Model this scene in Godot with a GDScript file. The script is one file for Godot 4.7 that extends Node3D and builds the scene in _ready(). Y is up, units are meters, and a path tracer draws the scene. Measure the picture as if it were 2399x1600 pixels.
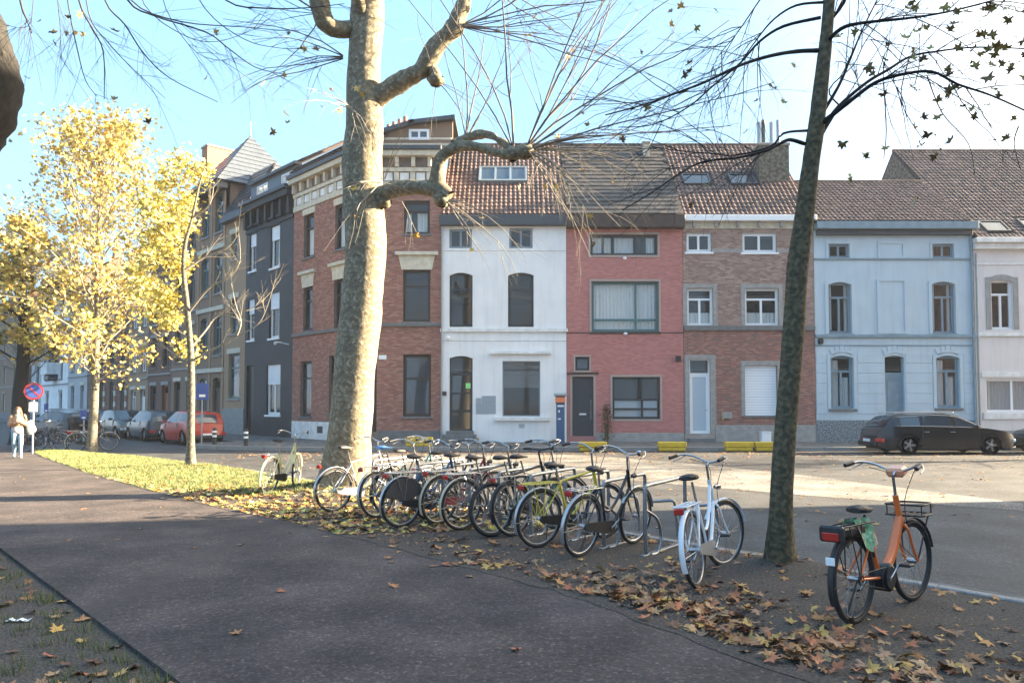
extends Node3D
# A street corner in autumn: a row of town houses, a bicycle stand under plane trees. Units are metres, y is up, the viewer looks along -z.

class G:   # collects faces of one mesh
	var v := PackedVector3Array()
	var n := PackedVector3Array()
	var t := PackedVector2Array()
	var c := PackedColorArray()
	var i := PackedInt32Array()
	var col := Color.WHITE
	func put(p: Vector3, nn: Vector3, uv: Vector2) -> void:
		v.append(p); n.append(nn); t.append(uv); c.append(col)
	func plane_uv(p: Vector3, nn: Vector3) -> Vector2:
		var a := nn.abs()
		if a.x >= a.y and a.x >= a.z: return Vector2(p.z, p.y)
		if a.y >= a.z: return Vector2(p.x, p.z)
		return Vector2(p.x, p.y)
	func quad(a: Vector3, b: Vector3, d: Vector3, e: Vector3) -> void:   # counterclockwise as seen from outside
		var nn := (d - a).cross(e - b).normalized()
		var k := v.size()
		for p in [a, b, d, e]: put(p, nn, plane_uv(p, nn))
		i.append_array([k, k + 2, k + 1, k, k + 3, k + 2])
	func tri(a: Vector3, b: Vector3, d: Vector3) -> void:
		var nn := (b - a).cross(d - a).normalized()
		var k := v.size()
		for p in [a, b, d]: put(p, nn, plane_uv(p, nn))
		i.append_array([k, k + 2, k + 1])
	func out_quad(a: Vector3, b: Vector3, d: Vector3, e: Vector3, from: Vector3) -> void:   # turned away from a point
		if (d - a).cross(e - b).dot((a + b + d + e) * 0.25 - from) >= 0: quad(a, b, d, e)
		else: quad(e, d, b, a)
	func box(lo: Vector3, hi: Vector3) -> void:
		obox(Transform3D(Basis(), (lo + hi) * 0.5), (hi - lo) * 0.5)
	func obox(x: Transform3D, h: Vector3) -> void:   # h: half sizes
		for ax in 3:
			for s in [-1.0, 1.0]:
				var e := Vector3.ZERO; e[ax] = s * h[ax]
				var u := Vector3.ZERO; u[(ax + 1) % 3] = h[(ax + 1) % 3] * s
				var w := Vector3.ZERO; w[(ax + 2) % 3] = h[(ax + 2) % 3]
				quad(x * (e - u - w), x * (e + u - w), x * (e + u + w), x * (e - u + w))
	func cbox(x: Transform3D, h: Vector3, k: float) -> void:   # box with chamfered edges
		var q := h - Vector3.ONE * k
		for ax in 3:
			var b1 := (ax + 1) % 3
			var b2 := (ax + 2) % 3
			for s in [-1.0, 1.0]:
				var e := Vector3.ZERO; e[ax] = s * h[ax]
				var u := Vector3.ZERO; u[b1] = q[b1] * s
				var w := Vector3.ZERO; w[b2] = q[b2]
				quad(x * (e - u - w), x * (e + u - w), x * (e + u + w), x * (e - u + w))
				for r in [-1.0, 1.0]:
					var p1 := Vector3.ZERO; p1[b1] = s * h[b1]; p1[b2] = r * q[b2]
					var p2 := Vector3.ZERO; p2[b1] = s * q[b1]; p2[b2] = r * h[b2]
					var m := Vector3.ZERO; m[ax] = q[ax]
					out_quad(x * (p1 - m), x * (p2 - m), x * (p2 + m), x * (p1 + m), x.origin)
		for sx in [-1.0, 1.0]:
			for sy in [-1.0, 1.0]:
				for sz in [-1.0, 1.0]:
					var a := x * Vector3(sx * h.x, sy * q.y, sz * q.z)
					var b := x * Vector3(sx * q.x, sy * h.y, sz * q.z)
					var d := x * Vector3(sx * q.x, sy * q.y, sz * h.z)
					if sx * sy * sz > 0: tri(a, b, d)
					else: tri(a, d, b)
	func ring(x: Transform3D, rx: float, sides: int, vv: float, slope := 0.0) -> int:   # a ring of vertices round x's y axis
		var k := v.size()
		for j in sides + 1:
			var an := TAU * j / sides
			var dir := Vector3(cos(an), slope, sin(an)).normalized()
			put(x * Vector3(cos(an) * rx, 0, sin(an) * rx), (x.basis * dir).normalized(), Vector2(an * maxf(rx, 0.02), vv))
		return k
	func stitch(a: int, b: int, sides: int) -> void:   # ring a below, ring b above
		for j in sides: i.append_array([a + j, a + j + 1, b + j, a + j + 1, b + j + 1, b + j])
	func tube(pts: PackedVector3Array, rad: PackedFloat32Array, sides := 6, caps := true) -> void:
		if pts.size() < 2: return
		var dir := (pts[1] - pts[0]).normalized()
		var side := dir.cross(Vector3.UP if absf(dir.y) < 0.9 else Vector3.RIGHT).normalized()
		var prev := -1
		var along := 0.0
		for j in pts.size():
			var d2 := dir
			if j > 0 and j < pts.size() - 1: d2 = (pts[j + 1] - pts[j - 1]).normalized()
			elif j > 0: d2 = (pts[j] - pts[j - 1]).normalized()
			side = (side - d2 * side.dot(d2)).normalized()
			if j > 0: along += pts[j].distance_to(pts[j - 1])
			var x := Transform3D(Basis(side, d2, side.cross(d2)), pts[j])
			var r := rad[mini(j, rad.size() - 1)]
			var k := ring(x, r, sides, along)
			if j > 0: stitch(prev, k, sides)
			if caps and (j == 0 or j == pts.size() - 1):
				var m := v.size()
				var nn := d2 * (-1.0 if j == 0 else 1.0)
				put(pts[j], nn, Vector2.ZERO)
				for q in sides + 1: put(v[k + q], nn, t[k + q])
				for q in sides:
					if j == 0: i.append_array([m, m + 2 + q, m + 1 + q])
					else: i.append_array([m, m + 1 + q, m + 2 + q])
			prev = k
			dir = d2
	func rod(a: Vector3, b: Vector3, r: float, sides := 6) -> void:
		tube(PackedVector3Array([a, b]), PackedFloat32Array([r, r]), sides)
	func lathe(x: Transform3D, prof: Array, sides := 16) -> void:   # prof: Vector2(radius, height)
		for j in prof.size() - 1:
			var p: Vector2 = prof[j]
			var q: Vector2 = prof[j + 1]
			var sl := (p.x - q.x) / maxf(absf(q.y - p.y), 1e-4) * signf(q.y - p.y + 1e-9)
			var a := ring(x * Transform3D(Basis(), Vector3(0, p.y, 0)), p.x, sides, p.y, sl)
			var b := ring(x * Transform3D(Basis(), Vector3(0, q.y, 0)), q.x, sides, q.y, sl)
			stitch(a, b, sides)
	func torus(x: Transform3D, big: float, small: float, m := 28, k := 8, from := 0.0, to := TAU, flat := 1.0) -> void:   # round x's z axis
		var prev := -1
		for j in m + 1:
			var an := lerpf(from, to, float(j) / m)
			var o := Vector3(cos(an), sin(an), 0)
			var st := v.size()
			for q in k + 1:
				var b := TAU * q / k
				put(x * (o * (big + cos(b) * small) + Vector3(0, 0, sin(b) * small * flat)), (x.basis * (o * cos(b) * flat + Vector3(0, 0, sin(b)))).normalized(), Vector2(an * big, b * small))
			if prev >= 0:
				for q in k: i.append_array([prev + q, prev + q + 1, st + q, prev + q + 1, st + q + 1, st + q])
			prev = st
	func ball(x: Transform3D, r: Vector3, m := 10, k := 7) -> void:
		var st := v.size()
		for a in k + 1:
			var la := PI * a / k - PI / 2
			for b in m + 1:
				var lo := TAU * b / m
				var o := Vector3(cos(la) * cos(lo), sin(la), cos(la) * sin(lo))
				put(x * (o * r), (x.basis * (o / r)).normalized(), Vector2(lo, la) * r.x)
		for a in k:
			for b in m:
				var p := st + a * (m + 1) + b
				i.append_array([p, p + 1, p + m + 1, p + 1, p + m + 2, p + m + 1])
	func flat_poly(poly: PackedVector2Array, y: float, uv_scale := 1.0) -> void:   # horizontal polygon (x, z)
		var idx := Geometry2D.triangulate_polygon(poly)
		var k := v.size()
		for p in poly: put(Vector3(p.x, y, p.y), Vector3.UP, p * uv_scale)
		for q in range(0, idx.size(), 3):
			var a := poly[idx[q]]
			var b := poly[idx[q + 1]]
			var d := poly[idx[q + 2]]
			if (b - a).cross(d - a) > 0: i.append_array([k + idx[q], k + idx[q + 1], k + idx[q + 2]])
			else: i.append_array([k + idx[q], k + idx[q + 2], k + idx[q + 1]])
	func prism(poly: PackedVector2Array, y0: float, y1: float) -> void:   # upright prism over a polygon (x, z)
		flat_poly(poly, y1)
		var turn := 1.0 if Geometry2D.is_polygon_clockwise(poly) else -1.0
		for q in poly.size():
			var a := poly[q]
			var b := poly[(q + 1) % poly.size()]
			if turn > 0: quad(Vector3(a.x, y0, a.y), Vector3(b.x, y0, b.y), Vector3(b.x, y1, b.y), Vector3(a.x, y1, a.y))
			else: quad(Vector3(b.x, y0, b.y), Vector3(a.x, y0, a.y), Vector3(a.x, y1, a.y), Vector3(b.x, y1, b.y))
	func plate(poly: PackedVector2Array, x: Transform3D, thick: float) -> void:   # outline in x's xy plane, extruded along +z
		var idx := Geometry2D.triangulate_polygon(poly)
		var k := v.size()
		var nn := x.basis.z.normalized()
		for s in 2:
			for p in poly: put(x * Vector3(p.x, p.y, thick * (1 - s)), nn if s == 0 else -nn, p)
		var m := poly.size()
		for q in range(0, idx.size(), 3):
			var a := idx[q]
			var b := idx[q + 1]
			var d := idx[q + 2]
			if (poly[b] - poly[a]).cross(poly[d] - poly[a]) > 0:
				i.append_array([k + a, k + d, k + b, k + m + a, k + m + b, k + m + d])
			else:
				i.append_array([k + a, k + b, k + d, k + m + a, k + m + d, k + m + b])
		var ccw := not Geometry2D.is_polygon_clockwise(poly)
		for q in m:
			var a := poly[q] if ccw else poly[(q + 1) % m]
			var b := poly[(q + 1) % m] if ccw else poly[q]
			quad(x * Vector3(b.x, b.y, 0), x * Vector3(b.x, b.y, thick), x * Vector3(a.x, a.y, thick), x * Vector3(a.x, a.y, 0))
	func mesh(m: Material = null) -> ArrayMesh:
		var a := []
		a.resize(Mesh.ARRAY_MAX)
		a[Mesh.ARRAY_VERTEX] = v
		a[Mesh.ARRAY_NORMAL] = n
		a[Mesh.ARRAY_TEX_UV] = t
		a[Mesh.ARRAY_COLOR] = c
		a[Mesh.ARRAY_INDEX] = i
		var r := ArrayMesh.new()
		r.add_surface_from_arrays(Mesh.PRIMITIVE_TRIANGLES, a)
		if m: r.surface_set_material(0, m)
		return r

var M := {}            # materials by name
var names := {}
var rng := RandomNumberGenerator.new()

func numbered(called: String) -> String:
	names[called] = names.get(called, 0) + 1
	return called if names[called] == 1 else "%s_%03d" % [called, names[called] - 1]

func tag(o: Node, label := "", category := "", group := "", kind := "") -> Node:
	if label: o.set_meta("label", label)
	if category: o.set_meta("category", category)
	if group: o.set_meta("group", group)
	if kind: o.set_meta("kind", kind)
	return o

func thing(called: String, label: String, category: String, at := Vector3.ZERO, turn := 0.0, group := "") -> Node3D:
	var o := Node3D.new()
	o.name = numbered(called)
	add_child(o)
	o.position = at
	o.rotation.y = turn
	tag(o, label, category, group)
	return o

func part(called: String, g, m: Material, parent: Node = null, kind := "") -> MeshInstance3D:   # g: a G or a Mesh
	var o := MeshInstance3D.new()
	if parent == null:
		o.name = numbered(called)
		parent = self
	else:
		o.name = called
	if g is G: o.mesh = g.mesh(m)
	else:
		o.mesh = g
		o.material_override = m
	parent.add_child(o, true)
	if kind: o.set_meta("kind", kind)
	return o

func many(called: String, m: Mesh, mt: Material, places: Array, colors: Array, parent: Node = null, kind := "stuff") -> MultiMeshInstance3D:
	var mm := MultiMesh.new()
	mm.transform_format = MultiMesh.TRANSFORM_3D
	mm.use_colors = true
	mm.mesh = m
	mm.instance_count = places.size()
	for k in places.size():
		mm.set_instance_transform(k, places[k])
		mm.set_instance_color(k, colors[k % colors.size()])
	var o := MultiMeshInstance3D.new()
	if parent == null:
		o.name = numbered(called)
		parent = self
	else: o.name = called
	o.multimesh = mm
	o.material_override = mt
	parent.add_child(o, true)
	if kind: o.set_meta("kind", kind)
	return o

# ---------------------------------------------------------------- materials

func lin(r: float, g: float, b: float) -> Color:
	return Color(r, g, b).linear_to_srgb()

func noise_tex(seed_: int, freq: float, lo: float, hi: float, size := 256, kind := FastNoiseLite.TYPE_SIMPLEX_SMOOTH, oct := 4, tint := Color.WHITE) -> ImageTexture:
	var f := FastNoiseLite.new()
	f.seed = seed_
	f.frequency = freq
	f.noise_type = kind
	f.fractal_octaves = oct
	var im := f.get_seamless_image(size, size)
	im.convert(Image.FORMAT_L8)
	var d := im.get_data()
	var out := PackedByteArray()
	out.resize(d.size() * 3)
	for k in d.size():
		var w := lerpf(lo, hi, d[k] / 255.0)
		out[k * 3] = int(255.0 * clampf(pow(w, tint.r), 0, 1))
		out[k * 3 + 1] = int(255.0 * clampf(pow(w, tint.g), 0, 1))
		out[k * 3 + 2] = int(255.0 * clampf(pow(w, tint.b), 0, 1))
	return ImageTexture.create_from_image(Image.create_from_data(size, size, false, Image.FORMAT_RGB8, out))

func worn(seed_: int) -> ImageTexture:   # asphalt: fine grit over broad worn and damp patches
	var f := FastNoiseLite.new()
	f.seed = seed_
	f.noise_type = FastNoiseLite.TYPE_VALUE
	f.frequency = 0.45
	f.fractal_octaves = 2
	var a := f.get_seamless_image(1024, 1024)
	a.convert(Image.FORMAT_L8)
	f.noise_type = FastNoiseLite.TYPE_SIMPLEX_SMOOTH
	f.frequency = 0.006
	f.fractal_octaves = 5
	var b := f.get_seamless_image(1024, 1024)
	b.convert(Image.FORMAT_L8)
	var da := a.get_data()
	var db := b.get_data()
	for k in da.size():
		var g := da[k] / 255.0
		var w := 0.30 + 0.34 * g + (0.25 if g > 0.78 else 0.0) + 0.30 * (db[k] / 255.0 - 0.5)
		da[k] = int(255.0 * clampf(w, 0.0, 1.0))
	return ImageTexture.create_from_image(Image.create_from_data(1024, 1024, false, Image.FORMAT_L8, da))

func rain_streaks() -> ImageTexture:   # faint runs and blotches of weathered render, 16 m to the side
	var f := FastNoiseLite.new()
	f.seed = 23
	f.frequency = 1.0
	f.fractal_octaves = 3
	var d := PackedByteArray()
	d.resize(512 * 512)
	for y in 512:
		for x in 512:
			var run := maxf(0.0, f.get_noise_2d(x * 0.11, y * 0.008) - 0.05)
			var blot := f.get_noise_2d(x * 0.025 + 90.0, y * 0.025)
			var patch := maxf(0.0, f.get_noise_2d(x * 0.006 + 300.0, y * 0.012) - 0.22)
			d[y * 512 + x] = int(255.0 * clampf(0.985 - 0.06 * run - 0.03 * blot - 0.06 * patch, 0, 1))
	return ImageTexture.create_from_image(Image.create_from_data(512, 512, false, Image.FORMAT_L8, d))

func mat(key: String, color: Color, rough := 0.8, metal := 0.0, tex: Texture2D = null, uv := 0.5, bump: Texture2D = null, depth := 0.5) -> StandardMaterial3D:
	var m := StandardMaterial3D.new()
	m.resource_name = key
	m.albedo_color = color
	m.roughness = rough
	m.metallic = metal
	if tex:
		m.albedo_texture = tex
		m.uv1_scale = Vector3(uv, uv, uv)
	if bump:
		m.heightmap_enabled = true
		m.heightmap_texture = bump
		m.heightmap_scale = depth
		m.uv1_scale = Vector3(uv, uv, uv)
	M[key] = m
	return m

func tinted(key: String, rough := 0.8, tex: Texture2D = null, uv := 0.5) -> StandardMaterial3D:   # colour comes from the copies
	var m := mat(key, Color.WHITE, rough, 0.0, tex, uv)
	m.vertex_color_use_as_albedo = true
	return m

func glass_mat(key: String, color: Color, alpha: float) -> StandardMaterial3D:
	var m := mat(key, Color(color.r, color.g, color.b, alpha), 0.03)
	m.transparency = BaseMaterial3D.TRANSPARENCY_ALPHA
	m.metallic_specular = 0.75
	return m

func make_materials() -> void:
	var soft := noise_tex(3, 0.012, 0.86, 1.0, 256)
	var fine := noise_tex(5, 0.08, 0.78, 1.0, 256)
	var coarse := noise_tex(8, 0.03, 0.45, 1.0, 256, FastNoiseLite.TYPE_SIMPLEX_SMOOTH, 5)
	var gritb := noise_tex(12, 0.25, 0.0, 1.0, 512, FastNoiseLite.TYPE_VALUE, 2)
	var streak := rain_streaks()
	mat("path", lin(0.225, 0.168, 0.160), 0.85, 0, worn(31), 0.13, gritb, 0.6)
	mat("road", lin(0.165, 0.165, 0.175), 0.7, 0, worn(47), 0.11, gritb, 0.4)
	var earth := noise_tex(14, 0.06, 0.42, 1.0, 512, FastNoiseLite.TYPE_SIMPLEX_SMOOTH, 6)
	mat("painted_sun", lin(0.60, 0.56, 0.51), 0.8, 0, worn(53), 0.09, gritb, 0.3)  # paler road tone that stands in for bright sun on the asphalt
	mat("dirt", lin(0.14, 0.115, 0.095), 0.95, 0, earth, 0.9, gritb, 1.2)
	mat("turf", lin(0.12, 0.14, 0.05), 0.95, 0, coarse, 0.8, coarse, 3.0)
	mat("kerb", lin(0.30, 0.29, 0.28), 0.85, 0, fine, 0.9)
	mat("paving", lin(0.22, 0.215, 0.21), 0.85, 0, coarse, 0.3)
	mat("gully", lin(0.05, 0.05, 0.05), 0.7)
	mat("white_render", lin(0.80, 0.80, 0.80), 0.8, 0, streak, 0.0625)
	mat("white_trim", lin(0.82, 0.81, 0.79), 0.6, 0, soft, 0.6)
	mat("red_paint", lin(0.45, 0.185, 0.17), 0.75, 0, streak, 0.0625)
	mat("blue_render", lin(0.47, 0.565, 0.63), 0.8, 0, streak, 0.0625)
	mat("blue_trim", lin(0.22, 0.31, 0.37), 0.7, 0, soft, 0.5)
	mat("pink_render", lin(0.70, 0.65, 0.635), 0.8, 0, streak, 0.0625)
	mat("black_render", lin(0.022, 0.025, 0.034), 0.6, 0, soft, 0.4)
	mat("ochre_brick", lin(0.44, 0.30, 0.195), 0.85, 0, fine, 1.2)
	mat("ochre_dark", lin(0.30, 0.20, 0.14), 0.85, 0, fine, 1.2)
	mat("grey_render", lin(0.42, 0.43, 0.44), 0.8, 0, streak, 0.0625)
	mat("brown_brick", lin(0.20, 0.115, 0.085), 0.85, 0, fine, 1.2)
	mat("mortar", lin(0.36, 0.32, 0.29), 0.9, 0, soft, 0.5)
	mat("mortar_dark", lin(0.22, 0.17, 0.15), 0.9, 0, soft, 0.5)
	mat("inside", lin(0.10, 0.085, 0.075), 0.9)
	mat("stone", lin(0.34, 0.33, 0.32), 0.85, 0, soft, 0.8)
	mat("blue_stone", lin(0.16, 0.165, 0.17), 0.7, 0, soft, 0.8)
	mat("cream_stone", lin(0.66, 0.60, 0.48), 0.8, 0, soft, 0.8)
	mat("slate", lin(0.085, 0.10, 0.125), 0.35, 0, soft, 0.9)
	mat("roof_base", lin(0.05, 0.04, 0.04), 0.9)
	mat("fascia", lin(0.045, 0.055, 0.07), 0.5)
	mat("brown_fascia", lin(0.05, 0.03, 0.025), 0.6, 0, soft, 0.6)
	mat("zinc", lin(0.30, 0.34, 0.38), 0.45, 0.6)
	mat("pvc", lin(0.80, 0.81, 0.82), 0.35)
	mat("dark_frame", lin(0.02, 0.024, 0.03), 0.4)
	mat("brown_frame", lin(0.035, 0.022, 0.018), 0.5)
	mat("grey_frame", lin(0.20, 0.25, 0.29), 0.45)
	mat("tan_frame", lin(0.36, 0.29, 0.26), 0.6)
	mat("green_frame", lin(0.06, 0.15, 0.16), 0.5)
	mat("curtain", lin(0.72, 0.74, 0.72), 0.9)
	mat("blind", lin(0.32, 0.33, 0.34), 0.7)
	mat("shutter", lin(0.80, 0.82, 0.85), 0.5)
	mat("frosted", lin(0.42, 0.52, 0.60), 0.35)
	mat("chimney_brick", lin(0.46, 0.20, 0.13), 0.85, 0, fine, 1.5)
	mat("chimney_grey", lin(0.22, 0.20, 0.16), 0.9, 0, coarse, 0.6)
	mat("steel", lin(0.36, 0.38, 0.41), 0.38, 0.85, fine, 2.0)
	mat("chrome", lin(0.42, 0.43, 0.45), 0.25, 0.9)
	mat("alloy", lin(0.32, 0.32, 0.33), 0.3, 0.8)
	mat("rubber", lin(0.022, 0.022, 0.023), 0.75)
	mat("black_plastic", lin(0.02, 0.02, 0.022), 0.5)
	mat("leather", lin(0.025, 0.022, 0.022), 0.55)
	mat("red_lens", lin(0.42, 0.03, 0.02), 0.2)
	mat("orange_lens", lin(0.75, 0.22, 0.03), 0.25)
	mat("clear_lens", lin(0.75, 0.78, 0.80), 0.1)
	mat("car_glass", lin(0.035, 0.05, 0.065), 0.04).metallic_specular = 0.8
	mat("yellow_paint", lin(0.70, 0.47, 0.03), 0.55, 0, soft, 1.2)
	mat("meter_blue", lin(0.03, 0.085, 0.19), 0.4)
	mat("meter_orange", lin(0.75, 0.22, 0.09), 0.5)
	mat("sign_blue", lin(0.035, 0.075, 0.28), 0.45)
	mat("sign_red", lin(0.30, 0.03, 0.035), 0.45)
	mat("sign_green", lin(0.35, 0.80, 0.25), 0.5)
	mat("paper", lin(0.70, 0.72, 0.75), 0.7)
	glass_mat("pane", Color(0.30, 0.33, 0.35), 0.22)
	glass_mat("dark_pane", Color(0.35, 0.4, 0.45), 0.45)
	tinted("brick", 0.85)
	tinted("tile", 0.6, fine, 3.0)
	var lf := tinted("leaf", 0.6)
	lf.backlight = lin(0.5, 0.42, 0.2)
	var lg := tinted("ground_leaf", 0.75)
	lg.backlight = lin(0.1, 0.08, 0.04)
	tinted("grass_blade", 0.7).backlight = lin(0.25, 0.3, 0.1)
	mat("climber_leaf", lin(0.035, 0.05, 0.022), 0.7)
	# plane bark: pale plates that flake off over grey green
	var f := FastNoiseLite.new()
	f.seed = 21
	f.noise_type = FastNoiseLite.TYPE_CELLULAR
	f.frequency = 0.045
	f.cellular_return_type = FastNoiseLite.RETURN_CELL_VALUE
	f.domain_warp_enabled = true
	f.domain_warp_amplitude = 22.0
	f.domain_warp_frequency = 0.02
	var bark := NoiseTexture2D.new()
	bark.noise = f
	bark.width = 512
	bark.height = 512
	bark.seamless = true
	var ramp := Gradient.new()
	ramp.offsets = PackedFloat32Array([0.0, 0.35, 0.55, 0.75, 1.0])
	ramp.colors = PackedColorArray([lin(0.125, 0.104, 0.068), lin(0.16, 0.136, 0.092), lin(0.21, 0.182, 0.126), lin(0.31, 0.28, 0.205), lin(0.18, 0.155, 0.106)])
	ramp.interpolation_mode = Gradient.GRADIENT_INTERPOLATE_CONSTANT
	bark.color_ramp = ramp
	mat("plane_bark", Color.WHITE, 0.85, 0, bark, 0.8, coarse, 1.5)
	mat("young_bark", lin(0.18, 0.145, 0.08), 0.85, 0, coarse, 1.6, coarse, 1.0)
	mat("pale_bark", lin(0.24, 0.22, 0.17), 0.85, 0, coarse, 1.2)
	mat("dark_bark", lin(0.027, 0.024, 0.022), 0.9, 0, coarse, 1.2)
	mat("twig", lin(0.115, 0.10, 0.09), 0.8)
	mat("dark_twig", lin(0.045, 0.038, 0.035), 0.8)
	mat("pale_twig", lin(0.20, 0.178, 0.145), 0.8)
	mat("jeans", lin(0.30, 0.46, 0.58), 0.9, 0, fine, 4.0)
	mat("coat", lin(0.52, 0.30, 0.17), 0.9, 0, fine, 4.0)
	mat("scarf", lin(0.72, 0.62, 0.40), 0.9)
	mat("top", lin(0.50, 0.46, 0.45), 0.9)
	mat("skin", lin(0.55, 0.33, 0.24), 0.6)
	mat("hair", lin(0.11, 0.055, 0.028), 0.6)
	mat("shoe", lin(0.60, 0.58, 0.55), 0.7)
	mat("bag_dark", lin(0.04, 0.04, 0.045), 0.8)
	mat("bag_grey", lin(0.52, 0.52, 0.49), 0.85)

func _ready() -> void:
	sky_and_camera()
	make_materials()
	ground()
	front_row()
	left_row()
	trees()
	street_things()
	cars()
	bicycles()
	woman()
	leaves_on_ground()

# ---------------------------------------------------------------- camera, light, ground
const TO_SUN := Vector3(0.924, 0.342, -0.172)

func sky_and_camera() -> void:
	var cam := Camera3D.new()
	cam.name = "camera"
	add_child(cam)
	cam.position = Vector3(0, 1.7, 0)
	cam.rotation.x = deg_to_rad(2.3)
	cam.projection = Camera3D.PROJECTION_FRUSTUM
	cam.near = 0.1
	cam.far = 900.0
	cam.size = 0.1 * 1600.0 / 1799.0
	cam.frustum_offset = Vector2(0, 0.1 * 76.7 / 1799.0)
	var we := WorldEnvironment.new()
	we.name = "world_environment"
	var e := Environment.new()
	e.background_mode = Environment.BG_SKY
	var s := ProceduralSkyMaterial.new()
	s.sky_top_color = lin(0.050, 0.100, 0.162)
	s.sky_horizon_color = lin(0.080, 0.124, 0.172)
	s.sky_curve = 0.22
	s.ground_bottom_color = lin(0.05, 0.045, 0.04)
	s.ground_horizon_color = lin(0.10, 0.10, 0.10)
	s.sun_angle_max = 130.0
	s.sun_curve = 0.224
	s.sky_energy_multiplier = 1.0
	var sky := Sky.new()
	sky.sky_material = s
	e.sky = sky
	e.tonemap_mode = Environment.TONE_MAPPER_LINEAR
	e.tonemap_exposure = 9.6
	e.sdfgi_enabled = true
	e.ssao_enabled = true
	e.ssil_enabled = true
	e.fog_enabled = true
	e.fog_density = 0.0005
	e.fog_light_color = Color(0.93, 0.96, 1.0)
	we.environment = e
	add_child(we)
	var sun := DirectionalLight3D.new()
	sun.name = "sun"
	sun.light_color = Color(1.0, 0.91, 0.76)
	sun.light_energy = 1.6
	sun.light_angular_distance = 0.5
	sun.shadow_enabled = true
	add_child(sun)
	sun.look_at_from_position(TO_SUN * 50.0, Vector3.ZERO)

func poly_at(pts: Array, t: float) -> Vector2:   # a point along a polyline, t from 0 to 1 by length
	var total := 0.0
	for k in pts.size() - 1: total += pts[k].distance_to(pts[k + 1])
	var d := t * total
	for k in pts.size() - 1:
		var s: float = pts[k].distance_to(pts[k + 1])
		if d <= s or k == pts.size() - 2: return pts[k].lerp(pts[k + 1], clampf(d / s, 0, 1))
		d -= s
	return pts[-1]

var path_edge := [Vector2(6.6, 3.0), Vector2(1.9, -4.75), Vector2(0.44, -7.1), Vector2(-1.7, -9.6), Vector2(-3.9, -11.9), Vector2(-5.75, -13.75), Vector2(-10.5, -19.2), Vector2(-15.4, -25.3), Vector2(-17.6, -28.3)]
var kerb_edge := [Vector2(12.3, 3.0), Vector2(4.42, -6.7), Vector2(1.75, -9.95), Vector2(-2.2, -14.4), Vector2(-7.1, -20.3), Vector2(-12.2, -25.3), Vector2(-16.2, -28.0), Vector2(-17.5, -28.6)]
var ground_noise := FastNoiseLite.new()
const MOUNDS := [[2.8, -8.05, 0.10, 0.75], [-3.35, -15.1, 0.16, 1.5], [-8.66, -20.8, 0.08, 0.9], [-15.4, -28.0, 0.06, 0.9]]

func strip_height(x: float, z: float, f: float) -> float:   # f: 0 at the path, 1 at the kerb
	var h := -0.012 + 0.028 * ground_noise.get_noise_2d(x * 9.0, z * 9.0) * sin(PI * clampf(f, 0, 1)) + 0.03 * sin(PI * clampf(f, 0, 1))
	for m in MOUNDS:
		var d = Vector2(x - m[0], z - m[1]).length() / m[3]
		if d < 2.5: h += m[2] * exp(-d * d * 1.6)
	return h

func turfiness(x: float, z: float) -> float:
	var far := clampf((-z - 13.6 + 0.25 * x + 0.8) / 2.2, 0, 1)
	return clampf(far * 0.92 + 1.1 * ground_noise.get_noise_2d(x * 16.0, z * 16.0) * (1.0 if far > 0.02 else 0.0), 0, 1)

func strip_at(t: float, f: float) -> Vector3:
	var a := poly_at(path_edge, t)
	var b := poly_at(kerb_edge, t)
	var p := a.lerp(b, f)
	return Vector3(p.x, strip_height(p.x, p.y, f), p.y)

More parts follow.
